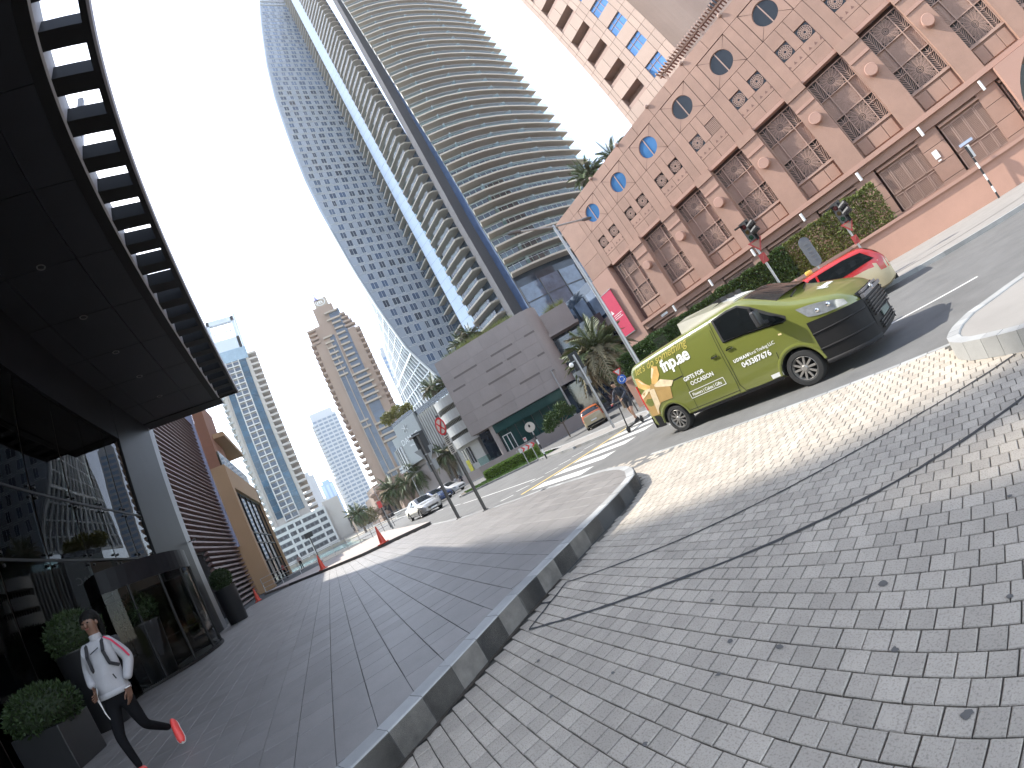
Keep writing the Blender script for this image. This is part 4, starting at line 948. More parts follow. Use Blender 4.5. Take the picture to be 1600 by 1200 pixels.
for f in range(7, 72):
    z = f * W3; j = 0; y = yp(z) + 2.2 + (f % 2) * .55 + rnd.uniform(-.15, .15)
    while y < 60:
        w = rnd.choice((.55, .8, .8, 1.0))
        if n < 300:
            o = link('window', big, GT, loc=(-99.97, y, z)); o.scale = (1, w, 1); q = link('window_frame', frm2, o, local=True); n += 1
        else:
            rest.box(-100.02, -99.93, y - 1.15 * w, y + 1.15 * w, z, z + 2.35, rnd.random()); restf.box(-99.93, -99.86, y - 1.2 * w, y + 1.2 * w, z + 2.35, z + 2.5).box(-99.93, -99.86, y - .04, y + .04, z, z + 2.35)
        y += 2.9 if w < .7 else 3.3
stuff(rest.build('upper_windows', mirrorglass('glare_tower_glass', (.10, .145, .235), .08, .8, .3, piece=.3), GT, rattr=True)); stuff(restf.build('upper_window_frames', M_wg, GT))  # upper panes paler: sky glare put into the glass colour
m = MB()
for f in range(7, 72): z = f * W3 - .6; m.box(-100, -99.9, yp(z) + .1, 62, z, z + .10)
for f in range(7, 66):
    pass
stuff(m.build('floor_joints', M_wg, GT))
# white gridded flank below the bulge
rows = [25 + 62 * k / 20 for k in range(21)]
b = MB(); b.grid([[(-100.3, yp(z) - .4, z), (-128, lq(z), z)] for z in rows]); b.build('flank_glass', mirrorglass('flank_glass', (.20, .22, .25), .1, .6), GT)
def fk(z, s): return Vector((-100.3 + (-27.7) * s, (yp(z) - .4) * (1 - s) + lq(z) * s - .25, z))
for k in range(19):
    z = 25 + k * W3
    MB().bar(fk(z, 0), fk(z, 1), .3, .35 if k % 4 else .8).build('flank_band', M_wg, GT)
for s in [k / 14 for k in range(15)]:
    m = MB()
    for k in range(12): m.bar(fk(25 + k * 5.2, s), fk(25 + (k + 1) * 5.2, s), .35 if round(s * 14) % 4 else .8, .4)
    m.build('flank_mullion', M_wg, GT)
# crown frame lines
for z in (236, 240, 244, 247.5): MB().bar((-99.8, yp(z) - .3, z), (-99.8, 66, z), .6, .5).build('crown_rail', M_wg, GT)

# ================================================================ balcony tower: strip, balcony column, stone blade, rounded balconies
M_slab = mat('cream_slab', (0.40, 0.35, 0.29), 0.75, var=.05, scale=.3)
M_brail = glassmat('balcony_glass', (0.62, 0.80, 0.78), .5, 0.03, 0.15)
M_rec = mirrorglass('balcony_window', (0.022, 0.036, 0.058), 0.08, 0.45, .45, piece=.4)
M_div = mat('pale_divider', (0.22, 0.27, 0.26), 0.5)
M_strip = mirrorglass('ice_blue_panel', (0.42, 0.50, 0.62), 0.10, 0.8, .05, piece=.03)
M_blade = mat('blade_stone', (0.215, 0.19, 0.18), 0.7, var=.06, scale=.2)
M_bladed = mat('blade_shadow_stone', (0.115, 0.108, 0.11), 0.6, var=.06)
FHB = 3.42; ZB0 = 22.0; NF = 64
BT = thing('balcony_tower', 'tall tower with rounded cream balconies and a dark stone blade', 'building', (-75, 75, 0))
def drift(z): return max(0.0, z - 60) * 0.020   # blade leans towards the rounded side
ARC = [(x * .8, y * .8) for x, y in [(-70.0, 61.0), (-67.2, 66.2), (-65.0, 71.6), (-63.4, 77.0), (-62.2, 82.6), (-61.3, 88.4), (-60.6, 95.0), (-60.2, 101.0), (-60.0, 106.0)]]
def arcpt(p, v): # offset outward
    d = Vector((p[0] + 88, p[1] - 72)).normalized(); return (p[0] + d.x * v, p[1] + d.y * v)
IN = [arcpt(p, -2.4) for p in ARC]
b = MB(); b.grid([[(*p, z) for p in IN] for z in (18, 245)]); b.build('recess_glass', M_rec, BT)
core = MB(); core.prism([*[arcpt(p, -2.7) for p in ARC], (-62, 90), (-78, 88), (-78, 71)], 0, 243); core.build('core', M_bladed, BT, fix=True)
sm = MB(); n = len(ARC)
rows = [[(*p, -.42) for p in IN], [(*p, -.42) for p in ARC], [(*p, .0) for p in ARC], [(*p, 0) for p in IN]]
sm.grid(rows).quad((*IN[0], -.42), (*ARC[0], -.42), (*ARC[0], 0), (*IN[0], 0)); slabm = sm.mesh('balcony_slab', M_slab)
rm_ = MB().grid([[(*arcpt(p, -.06), 0.02) for p in ARC], [(*arcpt(p, -.06), 1.1) for p in ARC]]).quad((*IN[0], 0), (*ARC[0], 0), (*ARC[0], 1.1), (*IN[0], 1.1)).mesh('glass_rail', M_brail)
hm = MB().grid([[(*arcpt(p, 0), 1.08) for p in ARC], [(*arcpt(p, 0), 1.14) for p in ARC], [(*arcpt(p, -.1), 1.14) for p in ARC]]).mesh('rail_cap', M_wg)
dvs = [MB().slab([(*IN[k], 0), (*arcpt(ARC[k], -.15), 0), (*arcpt(ARC[k], -.15), 1.6), (*IN[k], 3.0)], (.12, .12, 0)).mesh('divider', M_div) for k in (1, 3, 5, 7)]
mul = MB()
for k in range(8):
    for s in (0, .33, .66):
        p = (IN[k][0] + (IN[k + 1][0] - IN[k][0]) * s, IN[k][1] + (IN[k + 1][1] - IN[k][1]) * s); q = arcpt(p, .05); mul.box(q[0] - .06, q[0] + .06, q[1] - .06, q[1] + .06, 0, 2.6)
for k in range(8): mul.bar((*arcpt(IN[k], .06), 2.75), (*arcpt(IN[k + 1], .06), 2.75), .12, .5)
mulm = mul.mesh('window_mullions', M_div)
CA, CB = (-86.3, 55.3), (-74.3, 56.9)
def cl(s, v=0): 
    d = Vector((CB[0] - CA[0], CB[1] - CA[1])).normalized(); return (CA[0] + (CB[0] - CA[0]) * s + d.y * v, CA[1] + (CB[1] - CA[1]) * s - d.x * v)
cb = MB(); cpoly = [cl(.04, 1.5), cl(.1, 2.2), cl(.9, 2.2), cl(.97, 1.2), cl(1.0, -1), cl(0, -1)]
cb.prism(cpoly, -.45, 0); cslab = cb.mesh('column_slab', M_slab)
crail = MB().grid([[(*cl(.06, 1.5), z), (*cl(.11, 2.12), z), (*cl(.9, 2.12), z)] for z in (0.02, 1.1)]).mesh('column_rail', M_brail)
cdiv = MB().slab([(*cl(.52, -.8), 0), (*cl(.52, 2.0), 0), (*cl(.52, 2.0), 1.5), (*cl(.52, -.8), 2.9)], (.12, 0, 0)).mesh('divider', M_div)
cend = MB().prism([cl(-.03, .6), cl(.0, 1.1), cl(.06, 1.2), cl(.1, .4), cl(.05, -.3), cl(-.02, -.2)], -.5, .5).mesh('slab_end', M_slab)
sb = MB().prism([(-97.2, 55.2), (-97.0, 53.2), (-91.6, 53.4), (-91.3, 55.5)], -.45, 0).mesh('side_balcony', M_slab)
sbr = MB().grid([[(-97.1, 53.3, z), (-91.7, 53.5, z)] for z in (0, 1.1)]).mesh('side_rail', M_brail)
for f in range(NF):
    z = ZB0 + f * FHB
    if f > 2 and f != 41:
        o = link('balcony_slab', slabm, BT, loc=(0, 0, z)); link('glass_rail', rm_, o, local=True); link('rail_cap', hm, o, local=True); stuff(link('window_mullions', mulm, o, local=True))
        for d in dvs: link('divider', d, o, local=True)
    o = link('column_slab', cslab, BT, loc=(0, 0, z)); link('column_rail', crail, o, local=True); link('column_divider', cdiv, o, local=True); link('slab_end', cend, o, local=True)
    o = link('side_balcony', sb, BT, loc=(0, 0, z)); link('side_rail', sbr, o, local=True)
    m = MB(); m.quad((-91.2, 53.7, z + .02), (-86.6, 55.1, z + .02), (-86.6, 55.1, z + FHB - .04), (-91.2, 53.7, z + FHB - .04)); m.build('strip_panel', M_strip, BT)
MB().box(-100, -86.2, 55.6, 60, 0, 245).build('column_wall', M_rec, BT); MB().quad((-91.4, 53.72, 10), (-91.4, 55.6, 10), (-91.4, 55.6, 245), (-91.4, 53.72, 245)).quad((-86.4, 55.2, 10), (-86.0, 58, 10), (-86.0, 58, 245), (-86.4, 55.2, 245)).build('strip_edge', M_blade, BT)
MB().quad((*cl(0, -1), 10), (*cl(1, -1), 10), (*cl(1, -1), 245), (*cl(0, -1), 245)).build('column_glass', M_rec, BT)
MB().quad((*cl(-.02, -1), 10), (*cl(.06, -.6), 10), (*cl(.06, -.6), 245), (*cl(-.02, -1), 245)).build('column_edge', M_bladed, BT)
# stone blade, leaning: tan front and dark flank, panel joints
zs = [14 + 231 * k / 40 for k in range(41)]
def bl0(z): return (-74.6 + drift(z) * .9, 56.9 + drift(z) * .9)
for z0, z1 in zip(zs, zs[1:]):
    g_ = .03; a0, a1 = bl0(z0), bl0(z1)
    m = MB(); m.grid([[(a0[0], a0[1], z0 + g_), (a0[0] + 2.1, a0[1] + .2, z0 + g_)], [(a1[0], a1[1], z1 - g_), (a1[0] + 2.1, a1[1] + .2, z1 - g_)]]); m.grid([[(a0[0], a0[1], z0 + g_), (a0[0] + .3, a0[1] + 3, z0 + g_)], [(a1[0], a1[1], z1 - g_), (a1[0] + .3, a1[1] + 3, z1 - g_)]]); m.build('blade_stone', M_blade, BT)
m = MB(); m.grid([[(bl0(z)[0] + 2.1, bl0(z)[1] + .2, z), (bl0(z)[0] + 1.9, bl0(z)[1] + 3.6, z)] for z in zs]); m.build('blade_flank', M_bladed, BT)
m = MB(); m.grid([[(bl0(z)[0] + 1.8, bl0(z)[1] + 3.4, z) , (-70.6 + drift(z) * .9, 60.8 + drift(z) * .9, z)] for z in zs]); m.build('blue_glass_edge', mirrorglass('blue_edge_glass', (.05, .09, .19), .04, 1.0, .2, .15), BT)
MB().grid([[(-70.6 + drift(z) * .9, 60.8 + drift(z) * .9, z), (-69.8 + drift(z) * .9, 61.5 + drift(z) * .9, z)] for z in zs]).build('blade_edge', M_black, BT)
# glass lobby under the rounded balconies
b = MB(); b.grid([[(*arcpt(p, -1.2), z) for p in ARC] for z in (0, ZB0 + 2 * FHB)]); b.build('lobby_glass', mirrorglass('lobby_blue_glass', (.06, .085, .13), .05, .9, .5, .1), BT)
for k in range(8):
    p = arcpt(ARC[k], -1.1); MB().box(p[0] - .1, p[0] + .1, p[1] - .1, p[1] + .1, 0, ZB0 + 2 * FHB).build('lobby_mullion', M_dark, BT)
for z in (8, 14, 20, 25): MB().grid([[(*arcpt(p, -1.05), z) for p in ARC], [(*arcpt(p, -1.05), z + .2) for p in ARC]]).build('lobby_transom', M_dark, BT)

# ================================================================ beige tower with spire
def frame(cx, cy, az):
    """u: to the viewer's right, v: towards the viewer"""
    v = Vector((cos(az), sin(az), 0)); u = Vector((-v.y, v.x, 0))
    c = Vector((cx, cy, 0))
    return lambda t, w, z: tuple(c + u * t + v * w + Vector((0, 0, z)))
M_bg = mat('beige_render', (0.265, 0.185, 0.135), 0.8, var=.05, scale=.1)
M_bgl = mat('cream_band', (0.34, 0.275, 0.215), 0.8, var=.04)
M_bgw = mirrorglass('slate_blue_glass', (0.06, 0.08, 0.115), .12, .4, .25, piece=.15)
BF = frame(-195, 43, radians(-14)); E_ = fbox
BG = thing('beige_spire_tower', 'beige apartment tower with stacked balconies, slate glass strips and a thin spire', 'building', (-195, 43, 0))
E_(MB(), BF, -12, 11, -22, 0, 0, 98).build('wall', M_bg, BG, fix=True)
E_(MB(), BF, -9.5, 6.5, -20, -.5, 98, 106).build('crown_block', M_bg, BG, fix=True); E_(MB(), BF, -6.5, 4.5, -18, -1, 106, 117).build('crown_block', M_bg, BG, fix=True); E_(MB(), BF, -4.5, 2.8, -14, -1.5, 117, 122.5).build('crown_block', M_bgl, BG, fix=True)
MB().cyl(BF(-3, -2, 122), BF(-3, -2, 133), .35, .12, 8).build('spire', M_dark, BG); MB().cyl(BF(-3, -2, 121.5), BF(-3, -2, 124.5), 1.6, .3, 10).build('spire_base', mat('violet_base', (.16, .14, .30), .5), BG)
sg = MB(); vs, fs = textmesh('m', 4.2, .06); sg.v = [BF(-3.0 + x, -1.4, 119.0 + y * .9) for x, y in vs]; sg.f = fs; sg.m = [0] * len(fs); sg.r = sg.m; sg.build('roof_emblem', M_whitep, BG)
sg = MB().tube([BF(-1.0 + 2.6 * cos(a * pi / 8), -1.38, 120.0 + 2.1 * sin(a * pi / 8)) for a in range(17)], .22, 5); sg.build('roof_emblem_ring', M_whitep, BG)
for t0, t1, z0, z1 in ((-6.5, -4.0, 6, 92), (-3.6, -.8, 6, 98), (0.8, 6.8, 10, 112)):
    z = z0
    while z < z1: E_(MB(), BF, t0, t1, 0, .25, z, min(z1, z + 6.6) - .1).build('glass_strip', M_bgw, BG, fix=True); z += 6.6
for t in (-6.6, -3.8, -.6): E_(MB(), BF, t - .25, t + .1, 0, .6, 4, 95).build('vertical_rib', M_bgl, BG, fix=True)
bd = {}
def band(t0, t1, z, v=1.3, h=.95):
    E_(MB(), BF, t0, t1, 0, v, z, z + h).build('balcony_band', M_bgl, BG, fix=True)
for k in range(8): band(-6.8, -2.0, 74 + k * 3.3)
for k in range(9): band(.6, 5.4, 76 + k * 3.4)
for k in range(6): band(-.6, 8.5, 55 + k * 3.3, 1.7)
for z in (106, 110.5): band(-1.5, 6, z)
for k in range(4): band(-.4, 9.5, 33 + k * 3.3, 1.7)
for k in range(2): band(-6.4, -2.2, 44 + k * 3.3)
for k in range(6): band(-5.2, 9.5, 2 + k * 3.3, 1.8)
rb = MB(); E_(rb, BF, 11, 13.4, -9, 1.2, 0, 1.15); rbm = rb.mesh('side_balcony', M_bg); lb = MB(); E_(lb, BF, -14.4, -12, -9, .6, 0, 1.15); lbm = lb.mesh('side_balcony', M_bg)
for k in range(28):
    z = 5 + k * 3.35
    if 10 < z < 97: link('side_balcony', rbm, BG, loc=(0, 0, z))
    link('side_balcony', lbm, BG, loc=(0, 0, z))
for k in range(4): E_(MB(), BF, -13.6, -9, -2, 1, 96 + k * 2.6 , 97.2 + k * 2.6).build('crown_step', M_bg, BG, fix=True); E_(MB(), BF, 6, 12 - k, -2, 1, 99 + k * 2.6, 100.2 + k * 2.6).build('crown_step', M_bg, BG, fix=True)

# ================================================================ blue and cream tower beyond the water
M_cr = mat('cream_render', (0.40, 0.36, 0.32), 0.8, var=.04, scale=.1)
M_blu = mirrorglass('teal_blue_glass', (0.012, 0.06, 0.105), .08, .35, .45, piece=.3)
M_fr = mat('white_frame', (0.48, 0.465, 0.44), .7, var=.03)
LF = frame(-208, 0, 0.0)
LT = thing('blue_striped_tower', 'cream apartment tower with two blue glass stripes and white window grid beyond the water', 'building', (-212, -9, 0))
E_(MB(), LF, -19.6, -1.9, -24, 0, 0, 108).build('wall', M_cr, LT, fix=True)
for a, q in ((-17.4, -14.1), (-7.2, -3.6)):
    z = 22
    while z < 108: E_(MB(), LF, a, q, 0, .2, z, z + 3.25).build('blue_pane', M_blu, LT, fix=True); z += 3.32
for t in (-19.3, -2.6): E_(MB(), LF, t - .7, t + .9, 0, .9, 18, 104).build('pier', M_cr, LT, fix=True)
wm = MB(); E_(wm, LF, -1.35, 1.35, .45, .5, .6, 2.7); wm_ = wm.mesh('window', M_bgw)
for f in range(26):
    z = 19.5 + f * 3.32
    E_(MB(), LF, -14, -7.3, 0, 1.3, z, z + .55).build('grid_band', M_fr, LT, fix=True)
    for t in (-12.3, -9.0): link('window', wm_, LT, loc=(0, t, z))
for t in (-13.95, -10.65, -7.35): E_(MB(), LF, t - .25, t + .25, 0, 1.25, 19, 106).build('grid_post', M_fr, LT, fix=True)
b1 = MB(); E_(b1, LF, -2.0, 2.4, -14, 1.6, 0, 1.1); b1m = b1.mesh('side_balcony', M_cr); b2 = MB(); E_(b2, LF, -21.6, -19.4, -14, 1.6, 0, 1.1); b2m = b2.mesh('side_balcony', M_whs)
for f in range(29): link('side_balcony', b1m, LT, loc=(0, 0, 14 + f * 3.32)); link('side_balcony', b2m, LT, loc=(0, 0, 14 + f * 3.32))
E_(MB(), LF, -19.8, -2, -20, .4, 106, 113).build('crown_glass', mirrorglass('pale_crown_glass', (.20, .28, .34), .1), LT, fix=True)
M_crn = mat('pale_blue_crown', (.46, .50, .56), .4, var=.05)
for a, q, z0, z1 in ((-17.5, -16, 113, 133), (-4.6, -3, 113, 133), (-17.5, -3, 130, 133), (-17.5, -3, 113, 120)): E_(MB(), LF, a, q, -2, .2, z0, z1).build('crown_frame', M_crn, LT, fix=True)
for k in range(6): E_(MB(), LF, -15 + k * 2.1, -14.7 + k * 2.1, -1, -.6, 120, 130).build('crown_post', M_fr, LT, fix=True)
E_(MB(), LF, -15.5, -5, -1, -.6, 124.5, 125).build('crown_rail', M_fr, LT, fix=True); E_(MB(), LF, -2.9, -1.9, -14, .2, 106, 134).build('crown_fin', M_crn, LT, fix=True)
# parking podium of that tower
PK = thing('white_parking_podium', 'white gridded parking podium at the foot of the blue striped tower', 'building', (-198, -10, 0))
E_(MB(), LF, -22, 4, 0, 10, 0, 17.5).build('wall', mat('parking_void', (.10, .10, .11), .9), PK, fix=True)
for k in range(6): E_(MB(), LF, -22.2, 4.2, 10, 10.6, .2 + k * 3.3, 1.5 + k * 3.3).build('parapet', M_fr, PK, fix=True)
for t in (-22, -14.2, -10.6, -7.2, .0, 4): E_(MB(), LF, t - .4, t + .4, 10, 10.8, 0, 18).build('post', M_fr, PK, fix=True)
for k in range(5):
    for t in range(12): E_(MB(), LF, -21 + t * 2.1, -19.7 + t * 2.1, 10.05, 10.3, 1.9 + k * 3.3, 3.1 + k * 3.3).build('louvre_panel', M_dark, PK, fix=True)
E_(MB(), LF, 4.2, 12, 0, 8, 0, 20).build('stair_block', M_cr, PK, fix=True)

# ================================================================ distant towers
def tower(name, label, az, d, w, dep, h, m, mw, fl=3.4, cols=4, vert=False, cap=None, rot=0.0, balc=False):
    a = radians(az); c = (d * cos(a), d * sin(a)); Fr = frame(c[0], c[1], a + pi + rot)
    t = thing(name, label, 'tower', (c[0], c[1], 0))
    E_(MB(), Fr, -w / 2, w / 2, -dep, 0, 0, h).build('wall', m, t, fix=True)
    k = 0; bm_ = MB(); E_(bm_, Fr, -w / 2 + .8, w / 2 - .8, -.1, .12, 0, fl * .55); bm2 = bm_.mesh('window_band', mw)
    if vert:
        for k in range(cols):
            x = -w / 2 + (k + .5) * w / cols; E_(MB(), Fr, x - w / cols * .3, x + w / cols * .3, -.1, .15, 3, h - 3).build('glass_strip', mw, t, fix=True)
    else:
        while k * fl + 3 < h - 3:
            link('window_band', bm2, t, loc=(0, 0, 3 + k * fl)); k += 1
        for x in range(1, cols): E_(MB(), Fr, -w / 2 + x * w / cols - .4, -w / 2 + x * w / cols + .4, -.1, .5, 0, h).build('pier', m, t, fix=True)
    if balc:
        q = MB(); E_(q, Fr, -w / 2 - 1.4, -w / 2 + 2.2, -dep * .6, 1.4, 0, 1.1); qm = q.mesh('balcony', m)
        for k in range(int((h - 6) / fl)): link('balcony', qm, t, loc=(0, 0, 4 + k * fl))
    if cap: E_(MB(), Fr, -w / 2 + w * cap[0], -w / 2 + w * cap[1], -dep * .8, -.5, h, h + cap[2]).build('roof_block', m, t, fix=True)
    return t
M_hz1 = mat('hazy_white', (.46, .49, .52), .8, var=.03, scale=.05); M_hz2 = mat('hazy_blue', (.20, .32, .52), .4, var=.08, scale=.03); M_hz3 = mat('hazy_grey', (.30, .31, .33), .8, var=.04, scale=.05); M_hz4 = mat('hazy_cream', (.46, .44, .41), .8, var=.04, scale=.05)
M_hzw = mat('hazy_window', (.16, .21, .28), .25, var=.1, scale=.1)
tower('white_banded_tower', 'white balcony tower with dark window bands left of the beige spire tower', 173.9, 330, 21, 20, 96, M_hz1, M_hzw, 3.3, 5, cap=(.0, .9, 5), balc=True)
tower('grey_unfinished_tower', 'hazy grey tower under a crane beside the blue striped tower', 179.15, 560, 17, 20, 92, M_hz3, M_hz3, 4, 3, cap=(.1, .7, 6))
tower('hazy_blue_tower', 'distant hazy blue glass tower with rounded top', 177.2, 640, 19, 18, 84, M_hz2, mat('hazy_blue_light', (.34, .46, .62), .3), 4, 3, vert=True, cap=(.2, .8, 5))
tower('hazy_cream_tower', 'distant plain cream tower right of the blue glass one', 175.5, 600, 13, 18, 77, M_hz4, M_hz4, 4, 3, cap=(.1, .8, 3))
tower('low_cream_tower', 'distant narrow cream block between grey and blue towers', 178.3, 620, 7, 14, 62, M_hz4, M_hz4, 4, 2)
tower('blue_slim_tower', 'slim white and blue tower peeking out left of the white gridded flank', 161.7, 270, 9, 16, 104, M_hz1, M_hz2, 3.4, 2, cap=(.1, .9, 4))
cr = thing('tower_crane', 'thin pale tower crane on the unfinished grey tower', 'crane', (-560, 6, 92))
MB().bar((-560, 6, 92), (-560, 6, 117), .9).build('crane_mast', M_fr, cr); MB().bar((-560, -2, 112), (-560, 20, 116), .8).build('crane_jib', M_fr, cr)
# low quay buildings beyond the water
def block(name, label, cat, x0, x1, y0, y1, h, m, wins=0):
    t = thing(name, label, cat, ((x0 + x1) / 2, (y0 + y1) / 2, 0)); MB().box(x0, x1, y0, y1, -.5, h).build('wall', m, t)
    MB().box(x0 - .3, x1 + .4, y0 - .4, y1 + .4, h, h + .5).build('roof_slab', m, t)
    for k in range(wins): MB().box(x1, x1 + .1, y0 + (k + .2) * (y1 - y0) / wins, y0 + (k + .8) * (y1 - y0) / wins, 1, h - 1.2).build('window', M_navy, t)
    return t
block('quay_pavilion', 'long low pale pavilion on the far quay', 'building', -215, -193, 14, 40, 7, M_cr, 7)
block('waterside_shed', 'low beige waterside block right of the far pavilion', 'building', -240, -215, 40, 62, 9, M_hz4, 5)
block('quay_wall_block', 'low pink brown building at the end of the far quay', 'building', -260, -225, 2, 16, 10, mat('dusty_pink', (.42, .33, .29), .8), 4)
# terraced beige restaurant block under the beige tower
TR = thing('terraced_restaurant_block', 'stacked beige terraces with green awnings and shaded arcades under the beige tower', 'building', (-120, 24, 0))
for x0, x1, y0, y1, z0, z1 in ((-140, -112, 15, 40, 0, 5.5), (-138, -116, 15.5, 40, 5.5, 8), (-136, -118, 17, 38, 8, 10.5), (-110.5, -100, 19.5, 40, 0, 6.5), (-112, -109.6, 17, 26, 4.6, 7.5)):
    MB().box(x0, x1, y0, y1, z0, z1).build('terrace', mat('ochre_render', (.46, .33, .19), .85, var=.1) if z0 == 4.6 else M_bg, TR)
for k in range(7): MB().box(-112.2, -111.9, 16 + k * 3.2, 18.2 + k * 3.2, .2, 3.6).build('arcade_opening', M_bay, TR)
M_awn = mat('green_awning', (.05, .32, .19), .7)
for k in range(4): MB().slab([(-111.9, 17 + k * 4.6, 6.4), (-111.9, 20.4 + k * 4.6, 6.4), (-109.8, 20.4 + k * 4.6, 5.7), (-109.8, 17 + k * 4.6, 5.7)], (0, 0, .12)).build('awning', M_awn, TR)
for k in range(14):
    MB().blob((-111.4 + rnd.uniform(-.6, .6), 15.5 + rnd.uniform(-1.5, 2), 1 + k * .55), rnd.uniform(.5, .9), .8, 8, 5).build('rock_ornament', M_bg, TR)

# dark covered way between the stone podium and the pink wing
CW = thing('covered_way', 'dark glazed covered way between the stone podium and the pink wing', 'building', (-28, 38, 0))
MB().box(-58, -24.2, 37, 44, 0, 15).build('dark_wall', M_navy, CW)
MB().box(-56, -23.6, 35.5, 37, 8.6, 9.6).build('soffit_beam', M_taupe, CW)
for k in range(7): MB().box(-40 + k * 2.4, -39.6 + k * 2.4, 36.4, 36.9, 0, 8.6).build('column', M_bladed, CW)
for k in range(6): MB().box(-40 + k * 2.6, -38 + k * 2.6, 36.9, 37.0, 10.4, 13.8).build('glass_panel', D.materials['lobby_blue_glass'], CW)
# ================================================================ palms and small trees
def frond_mesh(L, droop, n=26, seed=1, w=.03, ll=.42, m=None):
    r_ = random.Random(seed); b = MB(); P = []
    for k in range(n + 1):
        t = k / n; P.append(Vector((L * (t - .18 * droop * t * t), 0, L * (.42 * t - droop * .75 * t * t))))
    for k in range(n): b.bar(P[k], P[k + 1], .035 * (1 - .8 * k / n) + .006)
    for k in range(3, n + 1):
        t = k / n; l = ll * (sin(pi * min(1, t * 1.02) ** .75) * .85 + .18); d = (P[k] - P[k - 1]).normalized()
        for s in (-1, 1):
            e = (Vector((0, s, 0)) * .75 + d * .75 + Vector((0, 0, r_.uniform(-.15, .32)))).normalized() * l; q = P[k] + e + Vector((0, 0, -.12 * l))
            b.quad(P[k] - d * w, P[k] + e * .5 + Vector((0, 0, .02)), q, P[k] + d * w)
    return b.mesh('frond', m or M_palm)
FR = [frond_mesh(1.0, d, 24, i, .018, .30) for i, d in enumerate((.15, .5, .9, 1.35))]; FRD = frond_mesh(1.0, 1.6, 20, 9, .016, .24, M_palmdry); FRB = [frond_mesh(1.0, d, 24, i + 20, .018, .30, M_palmdry) for i, d in enumerate((.8, 1.3))]
def palm(label, x, y, z0, h, R, nf=42, tr=.2, dry=.15, lean=(0, 0), group='date palms along the street', seed=1):
    r_ = random.Random(seed); t = thing('palm_tree', label, 'palm tree', (x, y, z0), 0, group)
    top = Vector((x + lean[0], y + lean[1], z0 + h)); b = MB(); prof = []
    pts = [Vector((x, y, z0)).lerp(top, k / 9) for k in range(10)]
    for k in range(9):
        b.cyl(pts[k], pts[k + 1], tr * (1.15 if k == 0 else 1.0) * (1 - .2 * k / 9), tr * (1 - .2 * (k + 1) / 9) * 1.12, 10)
    b.blob(top, tr * 1.35, 1.2, 10, 6); b.build('trunk', M_trunk, t, smooth=False)
    for k in range(nf):
        f = k / nf; el = 1.25 - 1.75 * f + r_.uniform(-.15, .15); az = k * 2.39996 + r_.uniform(-.2, .2)
        m = FRD if r_.random() < dry * f * 1.6 else (FRB[k % 2] if r_.random() < dry else FR[min(3, int(f * 3.2 + r_.uniform(0, .9)))])
        o = link('frond', m, t, loc=tuple(top + Vector((cos(az), sin(az), .2)) * tr * .6), rot=(r_.uniform(-.3, .3), -(el - .35), az)); s = R * r_.uniform(.85, 1.1); o.scale = (s, s, s)
    return t
palm('large date palm with drooping dry fronds beside the dark recess behind the scooter rider', -21.6, 22.4, .1, 4.6, 3.3, 84, .30, .34, (.2, -.2), 'street date palms', 5)
palm('date palm in front of the white mall fins, behind the sign pole', -56.6, 19.9, .1, 5.0, 3.0, 52, .26, .2, (.5, .2), 'street date palms', 2)
palm('slimmer date palm right of the one at the white mall fins', -60.8, 25.3, .1, 4.4, 2.7, 46, .24, .2, (0, 0), 'street date palms', 3)
palm('date palm under the lettered mall sign wall', -63.8, 17.0, .1, 4.9, 3.1, 52, .26, .2, (0, 0), 'street date palms', 4)
palm('date palm farthest left in the street row by the terraces', -73.8, 13.6, .1, 4.6, 3.3, 52, .26, .2, (0, 0), 'street date palms', 6)
palm('short palm between two street palms near the parked cars', -68.5, 15.3, .1, 4.2, 2.7, 46, .24, .2, (0, 0), 'street date palms', 7)
palm('left palm of the pair on the white pavilion roof', -57.5, 23.4, 13.2, 2.6, 2.6, 40, .2, .15, (0, 0), 'rooftop palms', 8)
palm('right palm of the pair on the white pavilion roof', -56.2, 25.4, 12.9, 2.2, 2.4, 38, .2, .15, (0, 0), 'rooftop palms', 9)
palm('left bushy palm on the stone podium roof', -45.6, 25.4, 14.8, 2.4, 2.2, 44, .2, .35, (0, 0), 'rooftop palms', 10)
palm('right bushy palm on the stone podium roof', -44.0, 26.4, 14.8, 2.6, 2.1, 44, .2, .35, (0, 0), 'rooftop palms', 11)
palm('left palm looking over the roof edge of the pink wing', -20.5, 34.3, 18.4, 3.8, 2.5, 36, .22, .1, (0, 0), 'rooftop palms', 12)
palm('right palm looking over the roof edge of the pink wing', -17.6, 35.4, 18.4, 3.6, 2.2, 34, .22, .1, (0, 0), 'rooftop palms', 13)
palm('lone palm on the far quay by the water', -90, 7.6, 0, 4.2, 3.0, 40, .25, .2, (0, 0), None, 14)
